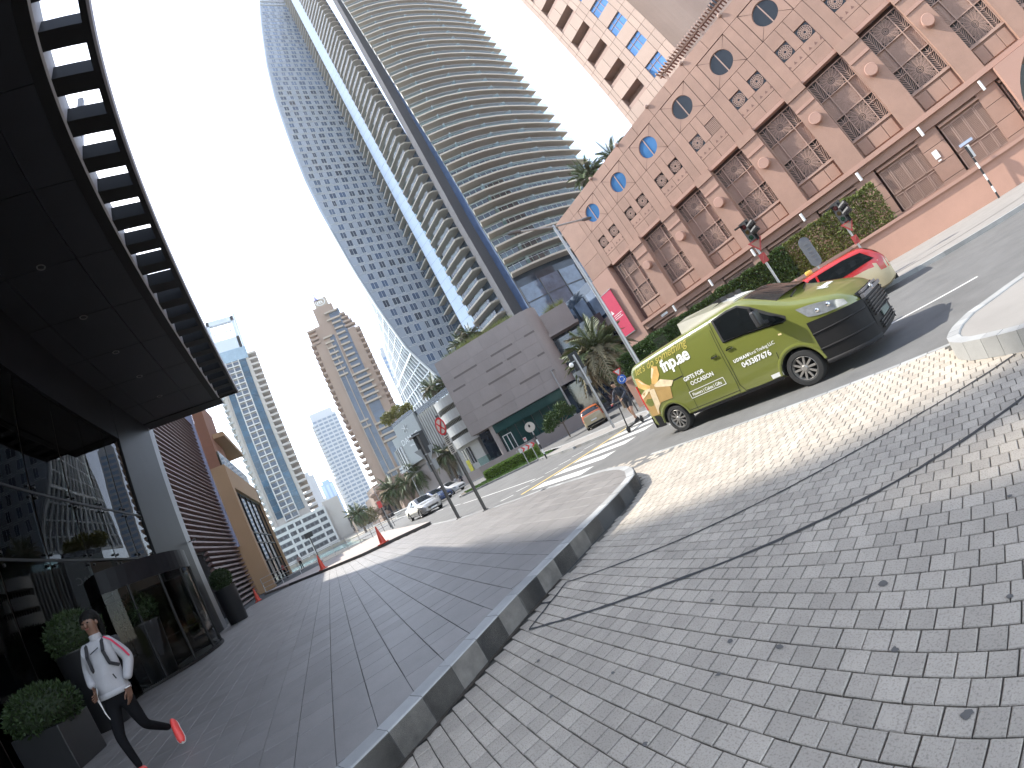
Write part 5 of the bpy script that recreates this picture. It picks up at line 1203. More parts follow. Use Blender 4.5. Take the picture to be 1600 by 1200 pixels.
def tree(name, label, x, y, z0, h, blobs, m, n, s=.12, tr=.06, cat='tree'):
    t = thing(name, label, cat, (x, y, z0)); b = MB(); c0 = Vector((x, y, z0)); 
    b.cyl(c0, c0 + Vector((.05, 0, h * .55)), tr, tr * .8, 8)
    for cx, cy, cz, r in blobs: b.cyl(c0 + Vector((.05, 0, h * .5)), c0 + Vector((cx, cy, cz)), tr * .6, tr * .2, 6)
    b.build('trunk', M_trunk, t); q = MB(); tot = sum(r ** 2 for *_, r in blobs)
    for cx, cy, cz, r in blobs:
        for k in range(int(n * r * r / tot)):
            v = Vector((rnd.gauss(0, 1), rnd.gauss(0, 1), rnd.gauss(0, 1))).normalized(); p = c0 + Vector((cx, cy, cz)) + v * r * rnd.uniform(.35, 1.05); d = (v + Vector((rnd.uniform(-1, 1), rnd.uniform(-1, 1), rnd.uniform(-.6, .8)))).normalized(); a = Quaternion(d, rnd.random() * 6.3) @ d.orthogonal().normalized(); u = s * rnd.uniform(.6, 1.4)
            q.quad(p - a * u * .35, p + d * u * .5 - a * u * .2, p + d * u, p + a * u * .35)
    q.build('crown', m, t); return t
tree('young_tree', 'small bright green street tree in front of the dark podium glass', -26.3, 19.6, .1, 2.6, [(-.5, -.4, 2.0, .7), (.3, .3, 2.4, .65), (-.9, -.8, 1.6, .5), (.9, .7, 1.9, .4)], M_leaf, 2600, .16)
tree('roof_tree', 'yellow green spreading tree on the lettered sign wall roof', -62.5, 17.6, 13.4, 2.6, [(-.5, -1.6, 1.9, 1.1), (.2, .3, 2.2, 1.2), (.5, 1.8, 2.0, 1.0)], mat('olive_leaf', (.20, .19, .035), .6, var=.4, scale=5), 2600, .3)
tree('round_tree', 'round sandy green tree on the far quay left of the terraces', -112, 11.5, 0, 4.2, [(0, -1.5, 3, 1.9), (0, 1.2, 3.2, 2.0)], mat('sandy_leaf', (.17, .15, .06), .7, var=.3, scale=3), 2000, .4)
def shrubrow(label, p, q, z, n, r, m, group=None):
    t = thing('roof_shrubs', label, 'shrubs', (*p, z)); b = MB()
    for k in range(n):
        s = rnd.random(); c = Vector((p[0] + (q[0] - p[0]) * s + rnd.uniform(-.2, .2), p[1] + (q[1] - p[1]) * s + rnd.uniform(-.2, .2), z)); 
        for j in range(34):
            a = rnd.random() * 6.28; e = rnd.uniform(.2, 1.4); d = Vector((cos(a) * cos(e), sin(a) * cos(e), sin(e))); w = d.orthogonal().normalized() * .03; l = r * rnd.uniform(.5, 1.1); b.quad(c - w, c + d * l * .6 + w, c + d * l, c + w)
    b.build('foliage', m, t); return t
shrubrow('low spiky shrubs along the stone podium roof edge', (-42.6, 20.8), (-36.0, 27.8), 14.8, 70, 1.3, mat('lime_leaf', (.19, .21, .05), .6, var=.35, scale=5))
shrubrow('clump of shrubs at the right end of the stone podium roof', (-33.5, 31), (-32.2, 32.6), 13.6, 14, 1.0, D.materials['lime_leaf'])
# box hedge on the median
def boxhedge():
    a, q = Vector((-29.6, 12.6, 0)), Vector((-25.4, 15.2, 0)); d = (q - a); L = d.length; d.normalize(); n = Vector((-d.y, d.x, 0)); F = lambda t, v, z: tuple(a + d * t + n * v + Vector((0, 0, z)))
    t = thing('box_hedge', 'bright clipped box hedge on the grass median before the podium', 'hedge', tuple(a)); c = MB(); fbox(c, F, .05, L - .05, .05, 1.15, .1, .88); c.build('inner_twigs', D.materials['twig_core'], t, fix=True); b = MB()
    for k in range(9000):
        s = rnd.random()
        if s < .45: p, nv = Vector(F(rnd.uniform(0, L), rnd.uniform(0, 1.2), .95 + rnd.uniform(-.06, .03))), Vector((0, 0, 1))
        elif s < .85: p, nv = Vector(F(rnd.uniform(0, L), rnd.uniform(-.05, .05), rnd.uniform(.12, .95))), -n
        else: p, nv = Vector(F(rnd.choice((0, L)), rnd.uniform(0, 1.2), rnd.uniform(.12, .95))), Vector((0, 0, .3))
        e = (nv + Vector((rnd.uniform(-.8, .8), rnd.uniform(-.8, .8), rnd.uniform(-.5, .7)))).normalized(); w = Quaternion(e, rnd.random() * 6.3) @ e.orthogonal().normalized(); u = .09 * rnd.uniform(.6, 1.4); b.quad(p - w * u * .4, p + e * u * .5 - w * u * .2, p + e * u, p + w * u * .4)
    b.build('foliage', mat('lime_box_leaf', (.15, .24, .03), .6, var=.35, scale=6), t)
boxhedge()
shrubrow('low dark planting strip at the foot of the white mall pavilion', (-66, 13.4), (-52, 17.6), .1, 60, .55, M_leafd)
# ================================================================ vehicles
M_tyre = mat('tyre_rubber', (0.022, 0.022, 0.022), 0.8, var=.15, scale=12)
M_rim = mat('silver_rim', (0.50, 0.48, 0.46), 0.35, metal=.75)
M_hubc = mat('dirty_alloy', (0.33, 0.315, 0.295), 0.4, metal=.6)
M_well = mat('wheel_well', (0.012, 0.012, 0.012), 0.9)
M_cglass = mirrorglass('car_glass', (0.010, 0.012, 0.013), 0.03, 0.6, .2)
M_chrome = mat('chrome', (0.62, 0.62, 0.62), 0.12, metal=1.0, var=.02)
M_lamp_c = mat('lamp_lens', (0.42, 0.44, 0.46), 0.08, metal=.45, var=.25, scale=14, spec=.8)
M_lampr = mat('red_lens', (0.45, 0.015, 0.012), 0.15, var=.2, spec=.7)
M_plast = mat('bumper_plastic', (0.011, 0.011, 0.012), 0.6, spec=.25, var=.15, scale=6)
M_seam = mat('panel_gap', (0.02, 0.02, 0.015), .9)
def lerp(tab, x):
    if x <= tab[0][0]: return tab[0][1]
    for (a, p), (b, q) in zip(tab, tab[1:]):
        if x <= b: return p + (q - p) * (x - a) / (b - a)
    return tab[-1][1]
def smooth(tab, x, r=.10): return (lerp(tab, x - r) + 2 * lerp(tab, x) + lerp(tab, x + r)) / 4
class Body:
    def __init__(s, W, TOP, BOT, TAP, xs, sm=.1): s.W, s.TOP, s.BOT, s.TAP, s.xs, s.sm = W, TOP, BOT, TAP, xs, sm
    def hw(s, x, z): return smooth(s.W, x, .05) * lerp(s.TAP, z)
    def top(s, x): return smooth(s.TOP, x, s.sm)
    def ring(s, x):
        t, b = s.top(x), lerp(s.BOT, x); c = min(.16, (t - b) * .3); half = []
        half.append((s.hw(x, b) - .10, b)); half.append((s.hw(x, b + .06), b + .06))
        n = 9
        for k in range(1, n + 1): z = b + .06 + (t - c - b - .06) * k / n; half.append((s.hw(x, z), z))
        w = s.hw(x, t - c)
        half += [(w - c * .12, t - c * .55), (w - c * .5, t - c * .18), (w - c * 1.1, t - .008), (w * .55, t + .012), (w * .25, t + .02)]
        return [(x, -y, z) for y, z in half] + [(x, 0, t + .022)] + [(x, y, z) for y, z in reversed(half)]
    def make(s, name, m, parent, arches, r, cutw=.32, well=None):
        b = MB(); R = [s.ring(x) for x in s.xs]; b.grid(R)
        n = len(R[0]); b.f.append(tuple(reversed(range(n)))); b.m.append(0); b.r.append(0); k = (len(R) - 1) * n; b.f.append(tuple(k + i for i in range(n))); b.m.append(0); b.r.append(0)
        for i in range(len(R) - 1): b.f.append((i * n, (i + 1) * n, (i + 1) * n + n - 1, i * n + n - 1)); b.m.append(0); b.r.append(0)
        me = b.mesh(name, [m, M_well]); bm = bmesh.new(); bm.from_mesh(me); bmesh.ops.recalc_face_normals(bm, faces=bm.faces); bm.to_mesh(me); bm.free()
        o = link(name, me, parent, local=True); wmax = max(w for _, w in s.W)
        c = MB()
        for x in arches:
            for sg in (-1, 1): c.cyl((x, sg * (wmax - cutw), r), (x, sg * (wmax + .2), r), r * 1.17, n=32)
        cm = c.mesh('cutter', M_well); bm = bmesh.new(); bm.from_mesh(cm); bmesh.ops.recalc_face_normals(bm, faces=bm.faces); bm.to_mesh(cm); bm.free()
        co = link('cutter', cm); md = o.modifiers.new('b', 'BOOLEAN'); md.operation = 'DIFFERENCE'; md.object = co; md.solver = 'EXACT'; md.material_mode = 'TRANSFER'
        pl, pr = parent.location.copy(), parent.rotation_euler.copy(); parent.location = (0, 0, 0); parent.rotation_euler = (0, 0, 0)
        bpy.context.view_layer.update(); dg = bpy.context.evaluated_depsgraph_get(); nm = D.meshes.new_from_object(o.evaluated_get(dg)); o.modifiers.clear(); o.data = nm; D.objects.remove(co)
        parent.location = pl; parent.rotation_euler = pr
        smooth_by(o, 34); return o
    def side(s, name, poly, m, parent, sg=-1, eps=.006, n=5):
        """polygon (x, z) laid on the flank"""
        b = MB(); P = []
        for (x0, z0), (x1, z1) in zip(poly, poly[1:] + poly[:1]):
            for k in range(n): P.append((x0 + (x1 - x0) * k / n, z0 + (z1 - z0) * k / n))
        b.v = [(x, sg * (s.hw(x, z) + eps), z) for x, z in P]; b.f = [tuple(range(len(P))) if sg < 0 else tuple(reversed(range(len(P))))]; b.m = [0]; b.r = [0]
        bm_ = b.mesh(name, m); bm = bmesh.new(); bm.from_mesh(bm_); bmesh.ops.triangulate(bm, faces=bm.faces, ngon_method='EAR_CLIP'); bm.to_mesh(bm_); bm.free()
        return link(name, bm_, parent, local=True)
    def sidegrid(s, name, lo, hi, m, parent, sg=-1, eps=.006):
        """strip between two (x, z) polylines of equal length, subdivided so that it hugs the flank"""
        rows = []
        for k in range(7): rows.append([(a[0] + (c[0] - a[0]) * k / 6, a[1] + (c[1] - a[1]) * k / 6) for a, c in zip(lo, hi)])
        b = MB(); b.grid([[(x, sg * (s.hw(x, z) + eps), z) for x, z in r] for r in rows]); return b.build(name, m, parent, local=True, smooth=True)
    def line(s, name, pts, w, m, parent, sg=-1, eps=.004):
        L1, L2 = [], []; P = []
        for a, c in zip(pts, pts[1:]):
            for k in range(6): P.append((a[0] + (c[0] - a[0]) * k / 6, a[1] + (c[1] - a[1]) * k / 6))
        P.append(pts[-1])
        for i, p in enumerate(P):
            a, c = P[max(0, i - 1)], P[min(len(P) - 1, i + 1)]; d = Vector((c[0] - a[0], c[1] - a[1])).normalized(); L1.append((p[0] - d.y * w / 2, p[1] + d.x * w / 2)); L2.append((p[0] + d.y * w / 2, p[1] - d.x * w / 2))
        b = MB(); b.grid([[(x, sg * (s.hw(x, z) + eps), z) for x, z in r] for r in (L1, L2)]); return b.build(name, m, parent, local=True)
def wheel(parent, x, y, r, w, sg, spokes=10, holes=True, rim=None):
    """y: outer face of the tyre; sg: side (+1 / -1)"""
    rim = rim or M_rim
    t = smooth_by(MB().lathe([(r * .66, 0), (r * .72, .012), (r * .93, .008), (r * .985, -.02), (r, -.05), (r, -w + .05), (r * .985, -w + .02), (r * .9, -w), (r * .6, -w)], (0, 0, 0), 36, 'y').build('wheel', M_tyre, parent, local=True), 30)
    t.location = (x, y, r)
    if sg < 0: t.rotation_euler = (0, 0, pi)
    b = MB().lathe([(r * .67, -.005), (r * .64, .004), (r * .60, -.03), (r * .57, -.05)], (0, 0, 0), 36, 'y')
    b.lathe([(0, .012), (r * .13, .012), (r * .17, -.002), (r * .20, -.03)], (0, 0, 0), 18, 'y'); 
    for k in range(spokes):
        a = 2 * pi * k / spokes; d = Vector((cos(a), 0, sin(a))); n = Vector((-sin(a), 0, cos(a)))
        b.obox(d * r * .39 + Vector((0, -.018, 0)), d * r * .22, n * r * (.055 if spokes > 8 else .075), Vector((0, .014, 0)))
    smooth_by(b.build('rim', rim, t, local=True), 30)
    MB().lathe([(0, -.075), (r * .64, -.075)], (0, 0, 0), 24, 'y').build('brake_shadow', M_well, t, local=True)
    return t

# ---------------------------------------------------------------- green delivery van
M_vg = mat('olive_green_paint', (0.150, 0.165, 0.036), 0.28, var=.03, spec=.5, coat=.6)
M_vw = mat('white_print', (0.80, 0.80, 0.78), .5, var=.02)
VA = radians(-4.36)
VN = thing('delivery_van', 'olive green delivery van with white lettering, black bumper and printed gift box on its flank', 'van', (-4.30, 8.33, 0), VA)
vb = Body([(-2.42, .90), (-2.36, .955), (-2.1, .975), (1.9, .975), (2.2, .965), (2.5, .93), (2.7, .85), (2.8, .76), (2.86, .66)],
          [(-2.42, 1.80), (-2.36, 1.93), (-2.2, 1.975), (-1.2, 1.99), (.6, 1.99), (1.0, 1.98), (1.16, 1.945), (1.90, 1.50), (2.02, 1.455), (2.35, 1.335), (2.62, 1.215), (2.79, 1.09), (2.86, .96)],
          [(-2.42, .42), (-2.3, .30), (2.5, .30), (2.86, .34)], [(0, .97), (.5, 1.0), (1.0, 1.0), (1.25, .985), (1.5, .955), (1.8, .905), (2.0, .86)],
          [-2.42, -2.39, -2.36, -2.3, -2.2, -2.0, -1.7, -1.3, -.9, -.5, -.1, .3, .6, .8, .95, 1.05, 1.15, 1.25, 1.35, 1.45, 1.55, 1.65, 1.75, 1.85, 2.0, 2.15, 2.3, 2.42, 2.52, 2.62, 2.7, 2.76, 2.81, 2.86], .06)
vb.make('body', M_vg, VN, (-1.605, 1.605), .335)
WX = 1.605
for x in (-WX, WX):
    for sg in (-1, 1): wheel(VN, x, sg * .955, .335, .21, sg, 10, rim=M_hubc)
# glazing
side_lo = [(.47, 1.43), (.8, 1.395), (1.1, 1.355), (1.4, 1.30), (1.66, 1.245), (1.72, 1.245)]
side_hi = [(.44, 1.87), (.8, 1.885), (1.04, 1.86), (1.22, 1.72), (1.5, 1.46), (1.74, 1.26)]
for sg in (-1, 1):
    vb.sidegrid('side_window', side_lo, side_hi, M_cglass, VN, sg, .010)
    vb.sidegrid('window_seal', [(p[0] + (-.05 if i == 0 else .03 if i > 3 else 0), p[1] - .03) for i, p in enumerate(side_lo)], [(p[0] + (-.05 if i == 0 else .04 if i > 2 else 0), p[1] + .035) for i, p in enumerate(side_hi)], M_black, VN, sg, .004)
    vb.line('chrome_strip', [(.44, 1.405), (.9, 1.36), (1.4, 1.275), (1.7, 1.215)], .026, M_chrome, VN, sg, .014)
    MB().box(1.22, 1.27, min(sg * .86, sg * .95), max(sg * .86, sg * .95), 1.34, 1.72).build('window_post', M_black, VN, local=True)
ws = []
for k in range(9):
    f = k / 8; x = 1.70 - f * .60
    row = []
    for j in range(-6, 7): y = j / 6 * (.84 - .07 * f); xx = x + (.20 - .10 * f) * (1 - (j / 6) ** 2); row.append((xx, y, vb.top(x) + .012 + .016 * (1 - abs(j / 6)) - (.05 * abs(j / 6) ** 6)))
    ws.append(row)
MB().grid(ws).build('windscreen', M_cglass, VN, local=True, smooth=True)
MB().grid([[(p[0] + .005, p[1] * 1.03, p[2] - .006) for p in r] for r in ([(1.96 - .22 * (y / 6) ** 2, y * .13, vb.top(1.96) + .022 - .05 * abs(y / 6) ** 6) for y in range(-6, 7)], [(1.89 - .22 * (y / 6) ** 2, y * .13, vb.top(1.89) + .022 - .05 * abs(y / 6) ** 6) for y in range(-6, 7)])]).build('wiper_cowl', M_plast, VN, local=True)
for y0, y1 in ((-.62, .0), (.05, .62)): MB().bar((1.90, y0, 1.53), (1.80, y1, 1.60), .018, .02).build('wiper', M_black, VN, local=True)
MB().lathe([(.15, 0), (.17, .01), (.185, 0), (.17, -.01), (.15, 0)], (1.22, -.32, 1.42), 18, 'x').build('steering_wheel', M_black, VN, local=True)
# mirror on the near side (and the far one)
for sg in (-1, 1):
    mi_ = smooth_by(bevel(MB().obox((1.40, sg * 1.14, 1.50), (.055, .02 * sg, 0), (0, .105, 0), (0, 0, .15)).build('wing_mirror', M_black, VN, local=True), .035, 3), 50)
    MB().bar((1.45, sg * .95, 1.36), (1.42, sg * 1.1, 1.40), .05, .06).build('mirror_arm', M_black, mi_, local=True)
# doors, seams, handles
for sg in (-1, 1):
    vb.line('door_seam', [(.33, 1.93), (.33, 1.0), (.30, .52), (.36, .37), (.8, .345), (1.20, .36), (1.27, .55), (1.30, .80)], .012, M_seam, VN, sg)
    vb.line('door_seam', [(-.80, 1.72), (-.86, 1.0), (-.93, .36), (.22, .36), (.26, .6), (.28, 1.75)], .010, M_seam, VN, sg)
    vb.line('door_rail', [(-2.2, 1.20), (-.86, 1.19)], .03, M_seam, VN, sg, .003)
    vb.line('panel_crease', [(-2.25, 1.84), (.1, 1.80), (.18, 1.70), (.16, 1.30), (.05, 1.22)], .012, mat('crease_shadow', (.15, .18, .03), .4) if 'crease_shadow' not in D.materials else D.materials['crease_shadow'], VN, sg, .003)
    vb.line('sill_seam', [(-1.15, .42), (.26, .42)], .010, M_seam, VN, sg); vb.line('sill_step', [(-1.1, .325), (1.2, .325)], .05, M_plast, VN, sg, .004)
    for x, z in ((.10, 1.235), (.50, 1.245)):
        hd = smooth_by(MB().lathe([(0, .012), (.055, .01), (.062, 0)], (x, sg * (vb.hw(x, z) + .002), z), 14, 'y').build('door_handle', M_black, VN, local=True)); hd.data.transform(Matrix.Translation((x, sg * (vb.hw(x, z)), z)) @ Matrix.Diagonal((1.5, 1.2 * (1), .72, 1)) @ Matrix.Translation((-x, -sg * (vb.hw(x, z)), -z)))
        MB().box(x - .075, x + .075, min(sg * (vb.hw(x, z) + .012), sg * (vb.hw(x, z) + .034)), max(sg * (vb.hw(x, z) + .012), sg * (vb.hw(x, z) + .034)), z - .012, z + .014).build('handle_bar', M_chrome if x > .3 else M_black, hd, local=True)
    vb.line('turn_marker', [(1.50, 1.065), (1.56, 1.055)], .03, mat('amber_lens', (.75, .62, .35), .2) if 'amber_lens' not in D.materials else D.materials['amber_lens'], VN, sg, .008)
    # wheel-arch lips
    for x in (-WX, WX):
        L = [[(x + rr * cos(a), sg * (vb.hw(x + rr * cos(a), .335 + rr * sin(a)) + e), .335 + rr * sin(a)) for a in [pi * (.02 + .96 * k / 22) for k in range(23)]] for rr, e in ((.40, -.01), (.405, .012), (.44, .014), (.47, .002))]
        MB().grid(L).build('arch_lip', M_vg, VN, local=True, smooth=True)
    # lamps
    vb.sidegrid('headlight', [(2.11, 1.10), (2.25, 1.055), (2.42, 1.025), (2.58, 1.01), (2.72, 1.0)], [(1.98, 1.305), (2.2, 1.275), (2.4, 1.225), (2.56, 1.165), (2.70, 1.09)], M_lamp_c, VN, sg, .012)
    for x in (2.28, 2.47): MB().blob((x, sg * (vb.hw(x, 1.12) - .02), 1.13), .05, 1, 10, 6).build('lamp_bulb', M_chrome, VN, local=True)
    vb.sidegrid('tail_light', [(-2.412, .80), (-2.37, .80), (-2.33, .80)], [(-2.412, 1.46), (-2.37, 1.46), (-2.33, 1.46)], M_lampr, VN, sg, .010)
# black front bumper, grille, rear bumper
bx = [2.03, 2.12, 2.25, 2.4, 2.52, 2.62, 2.70, 2.76, 2.81, 2.86, 2.885]
def fw(x, z): return (vb.hw(min(x, 2.86), z) if x < 2.87 else .60) + .012
for sg in (-1, 1):
    zt = lambda x: 1.02 - max(0, x - 2.05) * .09; zb = lambda x: .27 + max(0, x - 2.6) * .05
    rows = [[(x, sg * fw(x, zb(x) + (zt(x) - zb(x)) * k / 8), zb(x) + (zt(x) - zb(x)) * k / 8) for x in bx] for k in range(9)]
    MB().grid(rows).build('bumper_side', M_plast, VN, local=True, smooth=True)
    for z_, h_ in ((.52, .02), (.80, .016)):
        MB().grid([[(x, sg * (fw(x, z_) + e), z_ + d) for x in bx] for d, e in ((-h_, .0), (0, .016), (h_, .0))]).build('bumper_crease', M_plast, VN, local=True, smooth=True)
    MB().grid([[(x, sg * (fw(x, .30) + e), z) for x in bx] for z, e in ((.255, .02), (.30, .03), (.325, .004))]).build('bumper_lip', M_plast, VN, local=True, smooth=True)
    MB().lathe([(0, .0), (.065, .0), (.08, .02)], (2.84, sg * .56, .48), 14, 'x').build('fog_lamp_recess', M_black, VN, local=True)
nose_ = []
for k in range(11):
    z = .28 + k * .078; row = []
    for j in range(-8, 9):
        y = j / 8 * .63; bulge = .035 * (1 - (j / 8) ** 2); zz = z; row.append((2.872 + bulge + .02 * sin(pi * k / 10) - max(0, k - 8) * .03, y, zz))
    nose_.append(row)
MB().grid(nose_).build('bumper', M_plast, VN, local=True, smooth=True)
gr = MB(); 
for k in range(6): z = .60 + k * .055; gr.box(2.915, 2.945, -.58, .58, z, z + .022)
for k in range(3): z = .36 + k * .05; gr.box(2.90, 2.94, -.5, .5, z, z + .02)
stuff(gr.build('grille_bars', M_black, VN, local=True))
MB().box(2.88, 2.935, -.66, .66, .94, 1.0).build('grille_trim', mat('grey_trim', (.16, .16, .17), .35, metal=.4), VN, local=True)
MB().box(2.85, 2.905, -.55, .55, 1.015, 1.045).build('grille_trim', D.materials['grey_trim'], VN, local=True)
# emblem: ring with crossed ovals
em = MB()
for rx, rz in ((.085, .06), (.035, .055), (.075, .022)):
    pts = [(2.93, rx * cos(a * pi / 10), 1.01 + rz * sin(a * pi / 10) + (.018 if rx == .075 else 0)) for a in range(21)]; em.tube(pts, .008, 5)
em.build('maker_emblem', M_chrome, VN, local=True)
MB().box(2.93, 2.945, -.26, .26, .50, .62).build('number_plate', mat('blurred_plate', (.10, .13, .12), .5, var=.5, scale=9), VN, local=True)
rb_ = []
for k in range(5):
    z = .30 + k * .075; rb_.append([(-2.44 + .04 * abs(t) ** 3 * 1.2 + (.0 if abs(t) < 1 else 0), t * .955, z) for t in [j / 8 for j in range(-8, 9)]] )
MB().grid(rb_).build('rear_bumper', M_plast, VN, local=True)
for sg in (-1, 1):
    vb.sidegrid('rear_bumper_side', [(-2.42, .29), (-2.2, .29), (-2.0, .29)], [(-2.42, .60), (-2.2, .60), (-2.04, .56)], M_plast, VN, sg, .012)
# roof pod (white cooling unit)
rp_ = MB(); rp_.prism([(-.62, -.55), (.85, -.53), (.85, .53), (-.62, .55)], 1.99, 2.02); 
rp_.grid([[(-.62, y, 2.0), (-.60, y * .97, 2.25), (-.3, y * .95, 2.27), (.4, y * .9, 2.19), (.85, y * .8, 2.03)] for y in (-.55, -.2, .2, .55)])
for sg in (-1, 1): rp_.quad((-.62, sg * .55, 2.0), (.85, sg * .44, 2.0), (.85, sg * .44, 2.03), (.4, sg * .495, 2.19), (-.3, sg * .52, 2.27), (-.60, sg * .53, 2.25))
rp_.quad((-.62, -.55, 2.0), (-.62, .55, 2.0), (-.60, .53, 2.25), (-.60, -.53, 2.25))
pod = rp_.build('cooling_unit', mat('off_white_pod', (.60, .57, .50), .5, var=.06), VN, local=True)
for y in (-.36, .0, .36): MB().box(.0, .6, y - .12, y + .12, 2.12, 2.215).build('vent_opening', M_black, pod, local=True)
# lettering on both flanks follows the sheet metal
def vtext(txt, size, x, z, name='lettering', m=M_vw, bold=.0, rot=0.0, sp=1.0, sg=-1, shear=0.0):
    if sg < 0: return text_on(name, txt, size, lambda a, c: (x + a, -(vb.hw(x + a, z + c) + .008), z + c), m, VN, bold, sp, shear, rot=rot)
vtext('fnp.ae', .40, -1.32, 1.46, bold=.011, sp=.93)
vtext('GIFTS FOR', .125, -.88, 1.055, bold=.003); vtext('OCCASION', .125, -.76, .915, bold=.003)
vtext('Flowers | Cakes | Gifts', .098, -.86, .685, bold=.001, sp=.92)
for a, q in (((-.92, .65), (-.92, .80)), ((-.92, .80), (.04, .80)), ((.04, .80), (.04, .65)), ((.04, .65), (-.92, .65))): vb.line('lettering_box', [a, q], .012, M_vw, VN, -1, .008)
vtext('UDMAN', .085, .44, .955, bold=.004, sp=1.25); vtext('Floral Trading LLC', .088, .79, .955, sp=.88)
vtext('043387676', .145, .56, .80, bold=.004)
M_gold = mat('gold_print', (.50, .42, .10), .4)
vtext("let's do something", .26, -2.2, 1.70, 'script_lettering', M_gold, shear=.35, rot=.02, sp=.95)
vb.side('sticker', [(.98, .375), (1.22, .375), (1.22, .455), (.98, .455)], M_whitep, VN)
# printed gift box and ribbon
M_g1 = mat('gift_tan', (.42, .27, .10), .4, var=.15, scale=2); M_g2 = mat('ribbon_gold', (.62, .38, .13), .35, var=.25, scale=7); M_g3 = mat('ribbon_cream', (.72, .58, .38), .35, var=.2, scale=9)
def vprint(name, poly, m, e=.007): return vb.side(name, poly, m, VN, -1, e, 4)
vprint('gift_print', [(-2.34, .62), (-2.02, .60), (-1.98, .75), (-1.80, .86), (-1.42, .84), (-1.30, 1.15), (-1.75, 1.28), (-2.33, 1.22)], M_g1)
vprint('gift_print', [(-2.08, .62), (-1.98, .74), (-1.86, .84), (-1.80, 1.24), (-1.98, 1.24)], M_g3, .008)
vprint('ribbon_print', [(-1.84, 1.30), (-2.0, 1.42), (-2.16, 1.62), (-2.28, 1.66), (-2.30, 1.42), (-2.12, 1.30), (-1.9, 1.26)], M_g2, .008)
vprint('ribbon_print', [(-1.84, 1.30), (-1.72, 1.52), (-1.58, 1.72), (-1.42, 1.66), (-1.46, 1.46), (-1.62, 1.32)], M_g2, .008)
vprint('ribbon_print', [(-1.84, 1.28), (-1.5, 1.36), (-1.15, 1.20), (-1.28, 1.10), (-1.6, 1.2)], M_g3, .009)
vprint('ribbon_print', [(-1.9, 1.27), (-2.1, 1.18), (-2.34, 1.10), (-2.32, 1.22), (-2.1, 1.3)], M_g3, .009)
vprint('ribbon_print', [(-1.93, 1.25), (-1.86, 1.36), (-1.74, 1.33), (-1.77, 1.22)], M_g1, .010)
vprint('ribbon_print', [(-2.22, 1.60), (-2.12, 1.46), (-1.95, 1.36), (-2.02, 1.42), (-2.14, 1.55)], M_g3, .009); vprint('ribbon_print', [(-1.74, 1.44), (-1.55, 1.64), (-1.60, 1.70), (-1.74, 1.5)], M_g3, .009)
# bonnet script
for txt, y0 in (('fnp', -.28), ('.ae', .06)):
    text_on('lettering', txt, .30, lambda a, c, y0=y0: (2.22 + c * .8, y0 + a, vb.top(2.22 + c * .8) + .026), M_vw, VN, .008)
MB().box(-2.43, -2.40, -.75, .75, 1.25, 1.80).build('rear_window', M_cglass, VN, local=True)

